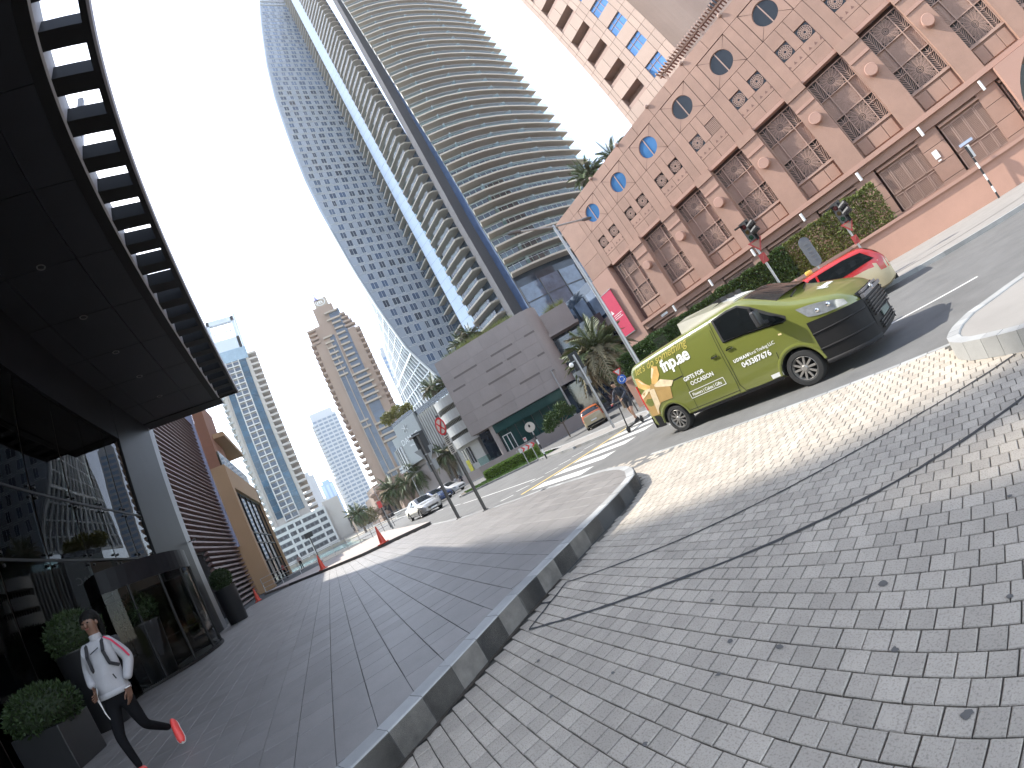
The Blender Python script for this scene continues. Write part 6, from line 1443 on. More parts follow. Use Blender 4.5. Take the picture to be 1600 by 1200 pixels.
# ---------------------------------------------------------------- cars
def car(name, label, cat, loc, rz, paint, kind='sedan', roofpaint=None, r=.32, sc=1.0, group=None, extra=None):
    t = thing(name, label, cat, loc, rz, group)
    if kind == 'sedan':
        W = [(-2.3, .62), (-2.25, .80), (-2.05, .87), (1.4, .88), (1.9, .84), (2.15, .74), (2.25, .58)]
        T = [(-2.3, .80), (-2.2, .98), (-1.55, 1.03), (-1.45, 1.05), (-.85, 1.38), (-.3, 1.44), (.25, 1.41), (1.05, .99), (1.2, .95), (1.95, .80), (2.18, .68), (2.25, .58)]
        TP = [(0, .96), (.5, 1.0), (.8, .98), (.95, .94), (1.2, .83), (1.45, .74)]; wb = 1.36
        win = [([(-1.25, .98), (-.6, .97), (.2, .95), (.86, .93)], [(-.80, 1.28), (-.5, 1.35), (.15, 1.33), (.84, .96)])]
        wsx = (.24, 1.06); rwx = (-1.48, -.86)
    else:
        W = [(-2.3, .70), (-2.25, .84), (-2.0, .90), (1.5, .91), (1.95, .86), (2.2, .74), (2.3, .58)]
        T = [(-2.3, 1.0), (-2.22, 1.25), (-1.95, 1.55), (-1.7, 1.66), (-.6, 1.71), (.2, 1.66), (.95, 1.16), (1.15, 1.10), (1.95, .97), (2.2, .82), (2.3, .66)]
        TP = [(0, .96), (.5, 1.0), (.9, .985), (1.1, .95), (1.4, .86), (1.7, .78)]; wb = 1.38
        win = [([(-2.0, 1.16), (-1.2, 1.12), (-.2, 1.09), (.86, 1.06)], [(-1.75, 1.50), (-1.2, 1.57), (-.1, 1.56), (.80, 1.12)])]
        wsx = (.18, .98); rwx = (-2.22, -1.86)
    xs = sorted(set([W[0][0], W[0][0] + .03, W[0][0] + .08] + [-2.2 + k * .16 for k in range(28)] + [W[-1][0] - .05, W[-1][0]])); xs = [x for x in xs if W[0][0] <= x <= W[-1][0]]
    bd_ = Body(W, T, [(-2.3, .36), (-2.0, .22), (2.0, .20), (2.3, .30)], TP, xs, .07)
    o = bd_.make('body', paint, t, (-wb, wb), r, .25)
    if roofpaint:
        o.data.materials.append(roofpaint); i = len(o.data.materials) - 1
        for p in o.data.polygons:
            if p.center.z > (.98 if kind == 'suv' else .97) and p.material_index == 0 and -2.28 < p.center.x < 1.1 and (p.center.z > 1.12 or abs(p.center.y) > .4): p.material_index = i
    for x in (-wb, wb):
        for sg in (-1, 1): wheel(t, x, sg * (.86 if kind == 'sedan' else .885), r, .2, sg, 7)
    for sg in (-1, 1):
        for lo_, hi_ in win: bd_.sidegrid('side_window', lo_, hi_, M_cglass, t, sg, .009)
        xm = -.28; bd_.line('door_pillar', [(xm, win[0][0][1][1]), (xm - .04, win[0][1][1][1])], .07, roofpaint or paint, t, sg, .013)
        for x in (-1.0, -.28, .78): bd_.line('door_seam', [(x, win[0][0][2][1] - .01), (x + .02, .34)], .010, M_seam, t, sg)
        bd_.line('door_handle', [(-.55, .80), (-.38, .80)], .025, paint, t, sg, .02); bd_.line('door_handle', [(.42, .79), (.58, .79)], .025, paint, t, sg, .02)
        bd_.sidegrid('headlight', [(1.86, .60), (2.0, .58), (2.16, .56)], [(1.84, .72), (2.0, .70), (2.14, .66)], M_lamp_c, t, sg, .01)
        bd_.sidegrid('tail_light', [(-2.26, .72), (-2.15, .72), (-2.0, .74)], [(-2.25, .92), (-2.15, .95), (-2.0, .93)] if kind == 'sedan' else [(-2.26, 1.02), (-2.15, 1.05), (-1.98, 1.02)], M_lampr, t, sg, .01)
        smooth_by(bevel(MB().box(.72, .86, min(sg * .88, sg * 1.05), max(sg * .88, sg * 1.05), .93 if kind == 'sedan' else 1.06, 1.05 if kind == 'sedan' else 1.2).build('wing_mirror', paint, t, local=True), .03), 50)
    def glassband(nm, x0, x1, sgn):
        rows = []
        for k in range(7):
            x = x0 + (x1 - x0) * (k + .4) / 6.8; w = bd_.hw(x, bd_.top(x) - .1) * .93
            rows.append([(x, w * j / 5, bd_.top(x) + .012 + .02 * (1 - abs(j / 5)) - .05 * abs(j / 5) ** 5) for j in range(-5, 6)])
        MB().grid(rows).build(nm, M_cglass, t, local=True, smooth=True)
    glassband('windscreen', wsx[0], wsx[1], 1); glassband('rear_window', rwx[0], rwx[1], -1)
    MB().box(2.20, 2.29, -.42, .42, .42, .55).build('grille', M_black, t, local=True)
    MB().box(2.24 if kind == 'sedan' else 2.28, 2.31, -.24, .24, .33, .42).build('number_plate', M_whitep, t, local=True)
    MB().box(-2.33, -2.29, -.24, .24, .60, .70).build('number_plate', M_whitep, t, local=True)
    MB().box(-2.32, -2.2, -.7, .7, .28, .42).build('rear_valance', M_plast, t, local=True)
    t.scale = (sc, sc, sc); return t, bd_
M_silver = mat('silver_paint', (.36, .35, .335), .25, metal=.35, var=.03, coat=.6)
M_cream = mat('taxi_cream', (.42, .345, .21), .3, var=.03, coat=.5); M_tred = mat('taxi_red', (.40, .02, .018), .25, var=.03, coat=.5)
M_orange = mat('taxi_orange', (.48, .12, .03), .3, coat=.5); M_blue = mat('navy_car_paint', (.03, .05, .12), .2, coat=.7, var=.05)
M_wcar = mat('white_car_paint', (.48, .48, .47), .25, coat=.5, var=.03)
car('sedan_car', 'silver sedan driving on the far left carriageway beside the orange cone', 'car', (-33.4, 7.85, 0), radians(5), M_silver, group=None, sc=1.12)
tx, tb = car('taxi_car', 'cream taxi with red roof waiting behind the green van', 'taxi', (-4.15, 15.2, 0), radians(191), M_cream, 'suv', M_tred, sc=1.0)
for sg in (-1, 1): pass
tsn = smooth_by(bevel(MB().box(-.25, -.05, -.35, .35, 1.72, 1.86).build('roof_sign', mat('taxi_sign', (.75, .55, .12), .4), tx, local=True), .03), 50)
t2, _b = car('taxi_sedan', 'cream and orange taxi driving away on the side road past the scooter rider', 'taxi', (-22.9, 20.0, 0), radians(136), M_cream, 'suv', M_orange, sc=.92)
car('blue_car', 'dark blue car following behind the silver sedan', 'car', (-42.5, 11.6, 0), radians(20), M_blue, sc=1.1)
car('white_car', 'white car behind the dark blue one, partly hidden by the sign pole', 'car', (-45.5, 14.3, 0), radians(24), M_wcar, sc=1.1)
for i, (x, y, m, l) in enumerate(((-50, -9.5, M_wcar, 'white car parked at the waterfront beyond the tan building'), (-66, -9, M_silver, 'silver car parked farther along the waterfront'))):
    pass
# ================================================================ street furniture
M_pole = mat('dark_pole_paint', (0.075, 0.07, 0.065), .5, metal=.3, var=.1)
M_signback = mat('sign_back_grey', (0.20, 0.20, 0.20), .5, metal=.4, var=.12, scale=5)
M_sigblk = mat('signal_black', (0.016, 0.016, 0.017), .55)
def axes(ux, uy):
    u = Vector((ux, uy, 0)).normalized(); return u, Vector((u.y, -u.x, 0))
def disc(b, c, u, n, r, t=.01, seg=28, sx=1.0):
    P = [Vector(c) + u * r * sx * cos(2 * pi * k / seg) + Vector((0, 0, r * sin(2 * pi * k / seg))) for k in range(seg)]; b.slab(P, n * t); return b
def plate(b, c, u, n, w, h, t=.01, r=.0):
    c = Vector(c); P = [c + u * (sx * w / 2) + Vector((0, 0, sz * h / 2)) for sx, sz in ((-1, -1), (1, -1), (1, 1), (-1, 1))]; b.slab(P, n * t); return b
def tri(b, c, u, n, s, t=.01, down=True):
    c = Vector(c); k = -1 if down else 1; P = [c + u * s / 2 + Vector((0, 0, -k * s * .29)), c - u * s / 2 + Vector((0, 0, -k * s * .29)), c + Vector((0, 0, k * s * .58))]; b.slab(P, n * t); return b
def facing(x, y):
    """u to the viewer's right at (x, y), n towards the pavement where the viewer stands"""
    n = Vector((-x, -y, 0)).normalized(); return Vector((-n.y, n.x, 0)), n
def signal_head(parent, c, u, n, back=False):
    h = MB().obox(c, u * .15, n * .12, Vector((0, 0, .42))).build('signal_head', M_sigblk, parent)
    MB().obox(Vector(c) - n * (.0 if not back else -.02), u * .24, n * .008, Vector((0, 0, .5))).build('backboard', M_sigblk, h)
    if not back:
        for k, col in enumerate(((.03, .006, .006), (.03, .02, .006), (.006, .022, .012))):
            z = .26 - k * .26; MB().cyl(Vector(c) + n * .12 + Vector((0, 0, z)), Vector(c) + n * .135 + Vector((0, 0, z)), .095, n=14).build('signal_lens', mat('signal_lens_%s' % ('red', 'amber', 'green')[k], col, .2) if 'signal_lens_%s' % ('red', 'amber', 'green')[k] not in D.materials else D.materials['signal_lens_%s' % ('red', 'amber', 'green')[k]], h)
            MB().lathe([(.11, 0), (.11, .2)], tuple(Vector(c) + Vector((0, 0, z))), 10, 'z', 0, pi)
    return h
# pole with the back of a yield triangle and a signal
u, n = facing(-14.29, 4.36)
p = thing('signal_pole', 'dark pole with black signal and the grey backs of a yield triangle and plate', 'traffic signal', (-14.29, 4.36, SZ))
B = lambda r, z, v=0: Vector((-14.29, 4.36, 0)) + u * r + n * v + Vector((0, 0, z))
MB().cyl(B(0, SZ), B(0, 3.72), .062, n=14).build('pole', M_pole, p); MB().lathe([(.12, SZ), (.12, SZ + .02), (.07, SZ + .03)], (-14.29, 4.36, 0), 14).build('base_flange', M_pole, p)
signal_head(p, B(.06, 3.36, -.16), u, n, True); MB().obox(B(-.1, 3.74, -.1), u * .22, n * .25, Vector((0, 0, .015))).build('sun_shield', M_signback, p)
tri(MB(), B(.03, 2.98, -.075), u, n, .78, .012).build('sign_back', M_signback, p); plate(MB(), B(.06, 2.46, -.075), u, n, .38, .42, .012).build('sign_back', M_signback, p)
for z in (2.9, 2.5): MB().lathe([(.062, z), (.085, z), (.085, z + .05), (.062, z + .05)], (-14.29, 4.36, 0), 12).build('clamp', M_signback, p)
# no stopping sign pole
u, n = facing(-12.15, 4.63)
p = thing('no_stopping_sign', 'dark pole with red crossed round sign over two small white plates seen edge on', 'road sign', (-12.15, 4.63, SZ))
B2 = lambda r, z, v=0: Vector((-12.15, 4.63, 0)) + u * r + n * v + Vector((0, 0, z))
MB().cyl(B2(0, SZ), B2(0, 3.75), .055, n=14).build('pole', M_pole, p); MB().lathe([(.11, SZ), (.11, SZ + .02), (.06, SZ + .03)], (-12.15, 4.63, 0), 14).build('base_flange', M_pole, p)
us = (u * .52 + n * .85).normalized(); ns = Vector((-us.y, us.x, 0)); ns = ns if ns.dot(n) > 0 else -ns
o = disc(MB(), B2(-.03, 3.36, .07), us, ns, .31, .008).build('sign_face', mat('sign_red', (.52, .03, .04), .4, var=.03), p)
disc(MB(), B2(-.03, 3.36, .07) + ns * .009, us, ns, .24, .003).build('sign_disc', mat('sign_white', (.50, .49, .465), .45, var=.03), o)
for s in (1, -1):
    d = (us * s + Vector((0, 0, 1))).normalized(); MB().obox(B2(-.03, 3.36, .07) + ns * .016, d * .24, ns * .003, ns.cross(d) * .028).build('sign_bar', D.materials['sign_red'], o)
for z, w in ((2.86, .34), (2.52, .36)):
    q = plate(MB(), B2(-.03, z, .07), us, ns, w, .30, .008).build('sign_plate', D.materials['sign_white'], p)
    for k in range(4): MB().obox(B2(-.03, z + .09 - k * .06, .07) + ns * .011, us * (.12 - .02 * (k % 2)), ns * .002, Vector((0, 0, .012))).build('plate_print', M_sigblk, q)
# double-arm street lamps
def lamp(label, x, y, z0, h, ar, arm_dir, rb=.11, single=False, m=None):
    m = m or M_steel; t = thing('street_lamp', label, 'street lamp', (x, y, z0), 0, 'street lamps'); a = Vector((*arm_dir, 0)).normalized(); c = Vector((x, y, 0))
    MB().cyl(c + Vector((0, 0, z0)), c + Vector((0, 0, z0 + h)), rb, rb * .55, 14).build('pole', m, t); MB().cyl(c + Vector((0, 0, z0)), c + Vector((0, 0, z0 + .5)), rb * 1.5, rb * 1.3, 14).build('pole_base', m, t)
    for s in ((1, -1) if not single else (1,)):
        pts = [c + a * s * ar * f + Vector((0, 0, z0 + h - .1 + .18 * f - .05 * f * f)) for f in (0, .35, .7, .92)]
        MB().tube(pts, rb * .42, 8).build('arm', m, t)
        hd = MB(); e = pts[-1]; rows = []
        for f, w, zz in ((0, .06, .03), (.2, .14, .06), (.55, .19, .07), (.9, .15, .05), (1.0, .02, .02)):
            q = e + a * s * f * ar * .34; sd = a.cross(Vector((0, 0, 1))) * w; rows.append([q - sd, q - sd * .6 + Vector((0, 0, zz)), q + sd * .6 + Vector((0, 0, zz)), q + sd, q + Vector((0, 0, -.05))])
        hd.grid(rows, closed=True); hd.build('lamp_head', M_alu, t, smooth=True)
    return t
lamp('tall grey double armed street lamp rising behind the green van', -12.4, 15.0, .12, 10.5, 2.3, (.08, 1), .13)
lamp('grey double armed street lamp in front of the stone podium', -57.3, 28.06 - 3.2, .1, 12.9, 3.6, (.44, .9), .2)
lamp('single armed grey lamp by the dark recess right of the podium', -33.6, 27.1, 1.4, 5.7, 1.1, (-.3, .95), .13, True)
lamp('slim lamp post on the promenade near the railing', -38.0, 5.5, .1, 4.2, .7, (.2, 1), .06, True)
lamp('low lamp between the street palms', -60, 14.6, .1, 4.6, .6, (.2, 1), .08, True)
# small red board on a post near the cone
p = thing('red_notice_post', 'slim dark post with small red board on the promenade beside the orange cone', 'sign', (-35.3, 5.0, PZ)); MB().cyl((-35.3, 5, .4), (-35.3, 5, 2.9), .05, n=8).build('post', M_pole, p); MB().box(-35.26, -35.22, 4.8, 5.15, 2.3, 2.9).build('board', M_red, p)
p = thing('promenade_sign', 'dark promenade sign panel on a pole near the standing man', 'sign', (-64.5, -2.3, 0)); MB().cyl((-64.5, -2.3, 0), (-64.5, -2.3, 4.2), .09, n=8).build('post', M_pole, p); MB().box(-64.5, -64.4, -2.9, -1.7, 3.6, 4.4).build('board', M_sigblk, p)
# round sign seen from behind on banded post
def banded(t, x, y, z0, z1, r=.045, n=5):
    for k in range(n): MB().cyl((x, y, z0 + (z1 - z0) * k / n), (x, y, z0 + (z1 - z0) * (k + 1) / n), r, n=12).build('post_band', M_sigblk if k % 2 == 0 else M_whitep, t)
u, n = facing(-19.3, 12.15)
p = thing('round_sign_back', 'pale round sign seen from behind on a black and white banded post', 'road sign', (-19.3, 12.15, .12)); banded(p, -19.3, 12.15, .12, 1.7); MB().cyl((-19.3, 12.15, 1.7), (-19.3, 12.15, 2.5), .035, n=8).build('post', M_steel, p)
disc(MB(), Vector((-19.3, 12.15, 2.2)) + n * .05, u, n, .30, .012).build('sign_back', mat('pale_sign_back', (.42, .37, .32), .6, var=.06), p); MB().blob(Vector((-19.3, 12.15, 2.28)) + n * .08, .06, 1.6, 8, 6).build('sign_clamp', M_sigblk, p)
p = thing('small_red_sign', 'little red and white sign on a thin post by the planted wall', 'road sign', (-32.4, 19.25, .12)); MB().cyl((-32.4, 19.25, 0), (-32.4, 19.25, 1.9), .03, n=8).build('post', M_steel, p); u, n = facing(-32.4, 19.25); plate(MB(), Vector((-32.4, 19.25, 1.75)) + n * .04, u, n, .3, .4, .01).build('sign_face', D.materials['sign_white'], p); plate(MB(), Vector((-32.4, 19.25, 1.8)) + n * .052, u, n, .2, .16, .005).build('sign_print', M_red, p)
# chevron board
u, n = facing(-22.3, 12.9); c = Vector((-22.6, 13.2, 1.2))
p = thing('chevron_board', 'low white board with three red chevrons at the tip of the median', 'road sign', (-22.6, 13.2, .12)); q = plate(MB(), c, u, n, 1.05, .34, .02).build('board', D.materials['sign_white'], p)
for k in range(3):
    x = -.36 + k * .36; m = MB()
    for s in (1, -1): m.slab([c + n * .021 + u * x + Vector((0, 0, s * .16)), c + n * .021 + u * (x + .14) + Vector((0, 0, s * .16)), c + n * .021 + u * (x + .28), c + n * .021 + u * (x + .14)], n * .004)
    m.build('chevron', M_red, q, fix=True)
for s in (-.35, .35): MB().cyl(c + u * s + Vector((0, 0, -1.1)), c + u * s, .035, n=8).build('leg', M_steel, p)
for x, y in ((-24.2, 13.0), (-23.6, 12.6)):
    MB().cyl((x, y, .1), (x, y, .95), .06, n=8)
# yield and roundabout signs near the rider
u, n = facing(-15.3, 16.4)
p = thing('yield_and_roundabout_sign', 'red yield triangle above a blue roundabout disc on one thin post behind the scooter rider', 'road sign', (-15.3, 16.4, .12)); MB().cyl((-15.3, 16.4, 0), (-15.3, 16.4, 2.75), .035, n=8).build('post', M_pole, p)
c = Vector((-15.3, 16.4, 0)) + n * .05 + u * .1
q = tri(MB(), c + Vector((0, 0, 2.5)), u, n, .5, .01).build('yield_face', M_red, p); tri(MB(), c + Vector((0, 0, 2.5)) + n * .011, u, n, .32, .004).build('yield_centre', D.materials['sign_white'], q)
M_sblue = mat('sign_blue', (.015, .10, .42), .4, var=.03)
q = disc(MB(), c + Vector((0, 0, 2.02)), u, n, .26, .01).build('roundabout_face', M_sblue, p)
for k in range(3):
    m = MB(); a0 = k * 2 * pi / 3 + .3; pts = [c + n * .014 + Vector((0, 0, 2.02)) + u * .14 * cos(a0 + j * .2) + Vector((0, 0, .14 * sin(a0 + j * .2))) for j in range(7)]
    m.tube(pts, .018, 5); m.cyl(pts[-1], pts[-1] + (pts[-1] - pts[-2]).normalized() * .07, .045, .004, 6); m.build('arrow', M_whitep, q)
# signal pole near the rider
u, n = facing(-13.9, 12.9)
p = thing('crossing_signal_pole', 'grey pole with dark signal, triangle back and camera box beside the scooter rider', 'traffic signal', (-13.9, 12.9, .12)); Q = lambda r, z, v=0: Vector((-13.9, 12.9, 0)) + u * r + n * v + Vector((0, 0, z))
MB().cyl(Q(0, .12), Q(0, 4.15), .06, n=12).build('pole', M_steel, p); signal_head(p, Q(-.02, 3.8, -.14), u, n, True); tri(MB(), Q(-.05, 3.15, -.07), u, n, .7, .012).build('sign_back', M_signback, p); plate(MB(), Q(0, 2.72, -.07), u, n, .3, .35, .012).build('sign_back', M_signback, p); MB().blob(Q(-.32, 3.75), .12, 1, 10, 6).build('camera_dome', M_whitep, p); MB().bar(Q(0, 3.85), Q(-.3, 3.85), .04).build('camera_arm', M_steel, p)
# signal with yield triangle before the hedge, and a second one farther right
def yieldsignal(label, x, y, h, s=1.0):
    u, n = facing(x, y); t = thing('yield_signal_pole', label, 'traffic signal', (x, y, .13), 0, 'yield signal poles'); Q = lambda r, z, v=0: Vector((x, y, 0)) + u * r + n * v + Vector((0, 0, z))
    MB().cyl(Q(0, .13), Q(0, h), .05 * s, n=12).build('pole', M_steel, t)
    us = (u + n * .6).normalized(); ns = Vector((-us.y, us.x, 0)); ns = ns if ns.dot(n) > 0 else -ns
    signal_head(t, Q(.12, h - .35, .02), us, ns); MB().obox(Q(-.12, h + .05), u * .2, n * .12, Vector((0, 0, .02))).build('sun_shield', M_sigblk, t)
    for k in range(2): MB().cyl(Q(.2, h - .2 - .28 * k, .1), Q(.5, h - .12 - .28 * k, .18), .13, .15, 12).build('signal_visor', M_sigblk, t)
    q = tri(MB(), Q(.1, h - .95, .07), u, n, .62 * s, .01).build('yield_face', mat('faded_red', (.36, .05, .045), .5) if 'faded_red' not in D.materials else D.materials['faded_red'], t); tri(MB(), Q(.1, h - .95, .082), u, n, .40 * s, .004).build('yield_centre', M_pk, q)
    q = plate(MB(), Q(.02, h - 1.6, .07), u, n, .28 * s, .42 * s, .01).build('red_plate', D.materials['faded_red'], t); MB().bar(Q(-.06, h - 1.7, .086), Q(.08, h - 1.5, .086), .03, .01).build('plate_print', M_pk2, q)
yieldsignal('steel pole with black signal and faded yield triangle in front of the green hedge', -5.8, 17.6, 4.9)
yieldsignal('smaller steel pole with signal and yield triangle above the red taxi roof', -2.96, 20.0, 3.6, .85)
p = thing('oblong_sign_back', 'grey oblong sign seen from behind on a post left of the red taxi', 'road sign', (-4.3, 18.0, .13)); u, n = facing(-4.3, 18); MB().cyl((-4.3, 18, .13), (-4.3, 18, 2.4), .04, n=8).build('post', M_steel, p)
P_ = []
for k in range(24): a = 2 * pi * k / 24; P_.append(Vector((-4.25, 18, 2.5)) + n * .06 + u * .22 * cos(a) + Vector((0, 0, .22 * sin(a) + (.42 if sin(a) > 0 else -.42))))
q = MB().slab(P_, n * .012).build('sign_back', mat('mid_grey_plate', (.17, .18, .19), .5, metal=.3), p)
for k in range(5): MB().obox(Vector((-4.25, 18, 2.15 + k * .17)) + n * .08, u * .09, n * .01, Vector((0, 0, .02))).build('sign_rib', M_signback, q)
p = thing('banded_signal_post', 'black and white banded post with small signal box before the salmon wall', 'traffic signal', (2.75, 26.4, .13)); banded(p, 2.75, 26.4, .13, 2.4, .05, 7); MB().cyl((2.75, 26.4, 2.4), (2.75, 26.4, 3.0), .04, n=8).build('post', M_sigblk, p); u, n = facing(2.75, 26.4); MB().obox((2.82, 26.3, 2.65), u * .1, n * .07, Vector((0, 0, .32))).build('signal_box', M_whitep, p); MB().obox((2.74, 26.25, 2.65), u * .06, n * .09, Vector((0, 0, .30))).build('signal_front', M_sigblk, p)
# traffic cones
M_cone = mat('cone_orange', (.50, .05, .025), .5, var=.08)
def cone(label, x, y, z, h=.92):
    t = thing('traffic_cone', label, 'cone', (x, y, z), rnd.random(), 'orange cones along the step')
    bevel(MB().box(-.22, .22, -.22, .22, 0, .05).build('base', M_cone, t, local=True), .02); smooth_by(MB().lathe([(.175, .05), (.16, .09), (.035, h - .03), (.03, h), (0, h)], (0, 0, 0), 22).build('cone_body', M_cone, t, local=True), 40)
cone('orange cone standing on the step beside the silver sedan', -20.75, 2.25, PZ); cone('orange cone at the low end of the step by the waterfront', -26.3, -1.0, PZ); cone('orange cone against the brown louvred wall next to the round planter', -31.3, -5.9, SZ)
# railing by the water
r = thing('promenade_railing', 'thin steel railing with glass panels along the promenade edge', 'railing', (-34.5, 2, PZ)); pts = [(-35.9, -6), (-35.6, -3), (-35.3, 0), (-34.6, 2.2), (-33.9, 4.2), (-33.3, 6.0)]
for a, q in zip(pts, pts[1:]):
    n_ = max(2, int(hypot(q[0] - a[0], q[1] - a[1]) / 1.3))
    for k in range(n_): x, y = a[0] + (q[0] - a[0]) * k / n_, a[1] + (q[1] - a[1]) * k / n_; MB().tube([(x, y, PZ), (x - .02, y, PZ + .6), (x + .06, y, PZ + 1.1)], .03, 6).build('post', M_steel, r)
    for z in (PZ + .35, PZ + .7, PZ + 1.1): MB().bar((*a, z), (*q, z), .045).build('rail', M_steel, r)
bal = thing('white_balustrade', 'white openwork balustrade along the road bridge behind the silver sedan', 'railing', (-46, 9, 0))
for k in range(22):
    x = -37 - k * 1.3; y = 10.4 + k * .02
    MB().box(x - .12, x + .12, y - .1, y + .1, 0, 1.15).build('post', M_fr, bal); MB().bar((x, y, .12), (x - 1.3, y, .95), .09).build('brace', M_fr, bal); MB().bar((x, y, .95), (x - 1.3, y, .12), .09).build('brace', M_fr, bal)
for z in (.1, 1.08): MB().bar((-36.9, 10.4, z), (-66, 10.8, z), .16).build('rail', M_fr, bal)
# bollards by the planter wall
for k in range(2):
    x, y = -34.6 + k * .9, 19.0 + k * .8
    t = thing('bollard', ('left of two thin steel bollards at the podium planter wall', 'right of two thin steel bollards at the podium planter wall')[k], 'bollard', (x, y, .1), 0, 'thin bollards at the podium'); MB().cyl((x, y, .1), (x, y, 1.05), .06, n=10).build('post', M_steel, t); MB().blob((x, y, 1.05), .065, .7, 10, 5).build('cap', M_steel, t)
# ================================================================ people
M_skin = mat('brown_skin', (.13, .065, .04), .55, var=.06); M_skinl = mat('tan_skin', (.34, .20, .135), .55, var=.06)
M_jack = mat('white_jacket', (.31, .30, .31), .7, var=.07, scale=9, bump=.5, bscale=16); M_leg = mat('black_leggings', (.005, .005, .006), .85, spec=.12, var=.2, scale=9)
M_hair = mat('black_hair', (.004, .0035, .003), .7, spec=.15, var=.3, scale=30); M_shoe = mat('coral_shoe', (.66, .06, .05), .5, var=.08); M_sole = mat('white_sole', (.66, .64, .62), .6); M_strap = mat('black_strap', (.015, .015, .018), .8); M_stripe = mat('red_stripe', (.55, .03, .08), .6)
M_navyj = mat('navy_jacket', (.020, .024, .036), .75, var=.2, scale=8, bump=.5, bscale=14); M_short = mat('dark_shorts', (.018, .018, .022), .8)
def person(label, loc, J, bones, mats, root='pelvis', hair=None, group=None, hands=(), face=None, sub=2, hem=None):
    """J: joint -> (position, radius); bones: (joint a, joint b, material index); one continuous skinned body"""
    t = thing('person', label, 'person', loc, 0, group); names = list(J); ix = {k: i for i, k in enumerate(names)}; L = Vector(loc)
    me = D.meshes.new('body'); me.from_pydata([tuple(Vector(J[k][0]) - L) for k in names], [(ix[a], ix[b]) for a, b, _ in bones], []); o = link('body', me, t, local=True)
    o.modifiers.new('s', 'SKIN'); sd = me.skin_vertices[0].data
    for k in names:
        r = J[k][1]; sd[ix[k]].radius = r if isinstance(r, tuple) else (r, r); sd[ix[k]].use_root = (k == root)
    m = o.modifiers.new('u', 'SUBSURF'); m.levels = sub; m.render_levels = sub
    pl = t.location.copy(); t.location = (0, 0, 0); bpy.context.view_layer.update(); nm = D.meshes.new_from_object(o.evaluated_get(bpy.context.evaluated_depsgraph_get())); t.location = pl
    o.modifiers.clear(); o.data = nm; nm.materials.clear()
    for q in mats: nm.materials.append(q)
    segs = [(Vector(J[a][0]) - L, Vector(J[b][0]) - L, mi, (J[a][1] if not isinstance(J[a][1], tuple) else J[a][1][0])) for a, b, mi in bones]
    for p in nm.polygons:
        c = p.center; best = 1e9
        for a, b, mi, r in segs:
            d = b - a; s = max(0, min(1, (c - a).dot(d) / max(1e-9, d.length_squared))); e = (c - a - d * s).length - .25 * r
            if e < best: best = e; p.material_index = mi
    if hem is not None:
        for p in nm.polygons:
            if p.material_index in (0, 2): p.material_index = 0 if p.center.z + loc[2] > hem else 2
    nm.polygons.foreach_set('use_smooth', [True] * len(nm.polygons)); return t, o
def hand(t, w, d, side, s, m, curl=.5, name='hand'):
    """palm and five fingers from wrist w along d; side: thumb direction"""
    w = Vector(w); d = Vector(d).normalized(); th = Vector(side).normalized(); nrm = d.cross(th).normalized(); b = MB()
    b.obox(w + d * .05 * s, d * .05 * s, th * .04 * s, nrm * .014 * s)
    for k, (off, l) in enumerate(((.032, .075), (.011, .085), (-.011, .078), (-.031, .062))):
        p = w + d * .097 * s + th * off * s; q = p + (d + nrm * curl * .4).normalized() * l * .5 * s; r = q + (d + nrm * curl * 1.2).normalized() * l * .5 * s; b.cyl(p, q, .0095 * s, .0085 * s, 7); b.cyl(q, r, .0085 * s, .0062 * s, 7)
    p = w + d * .03 * s + th * .04 * s; q = p + (th * .8 + d * .7).normalized() * .045 * s; b.cyl(p, q, .011 * s, .0095 * s, 7); b.cyl(q, q + (d + th * .15 + nrm * .3).normalized() * .035 * s, .0095 * s, .007 * s, 7)
    return smooth_by(b.build(name, m, t), 50)
def shoe(t, heel, toe, m, ms, s=1.0, up=(0, 0, 1)):
    h, e = Vector(heel), Vector(toe); d = (e - h); L = d.length; d.normalize(); u = Vector(up); sd = d.cross(u).normalized(); u = sd.cross(d).normalized(); b = MB(); rows = []
    for f, w, z in ((0, .028, .075), (.12, .036, .085), (.35, .036, .09), (.6, .042, .062), (.82, .043, .045), (.96, .03, .034), (1.0, .012, .026)):
        c = h + d * L * f; rows.append([c - sd * w * s, c - sd * w * .9 * s + u * z * .6 * s, c - sd * w * .35 * s + u * z * s, c + sd * w * .35 * s + u * z * s, c + sd * w * .9 * s + u * z * .6 * s, c + sd * w * s])
    b.grid(rows).quad(*rows[0]); o = smooth_by(b.build('shoe', m, t), 60); q = MB(); q.grid([[r[0] - u * .024 * s - d * .004, r[0] + sd * -.004, r[5] + sd * .004, r[5] - u * .024 * s] for r in rows]).grid([[r[0] - u * .024 * s, r[5] - u * .024 * s] for r in rows]); q.build('sole', ms, o); return o
X0, Y0 = -5.40, -2.86
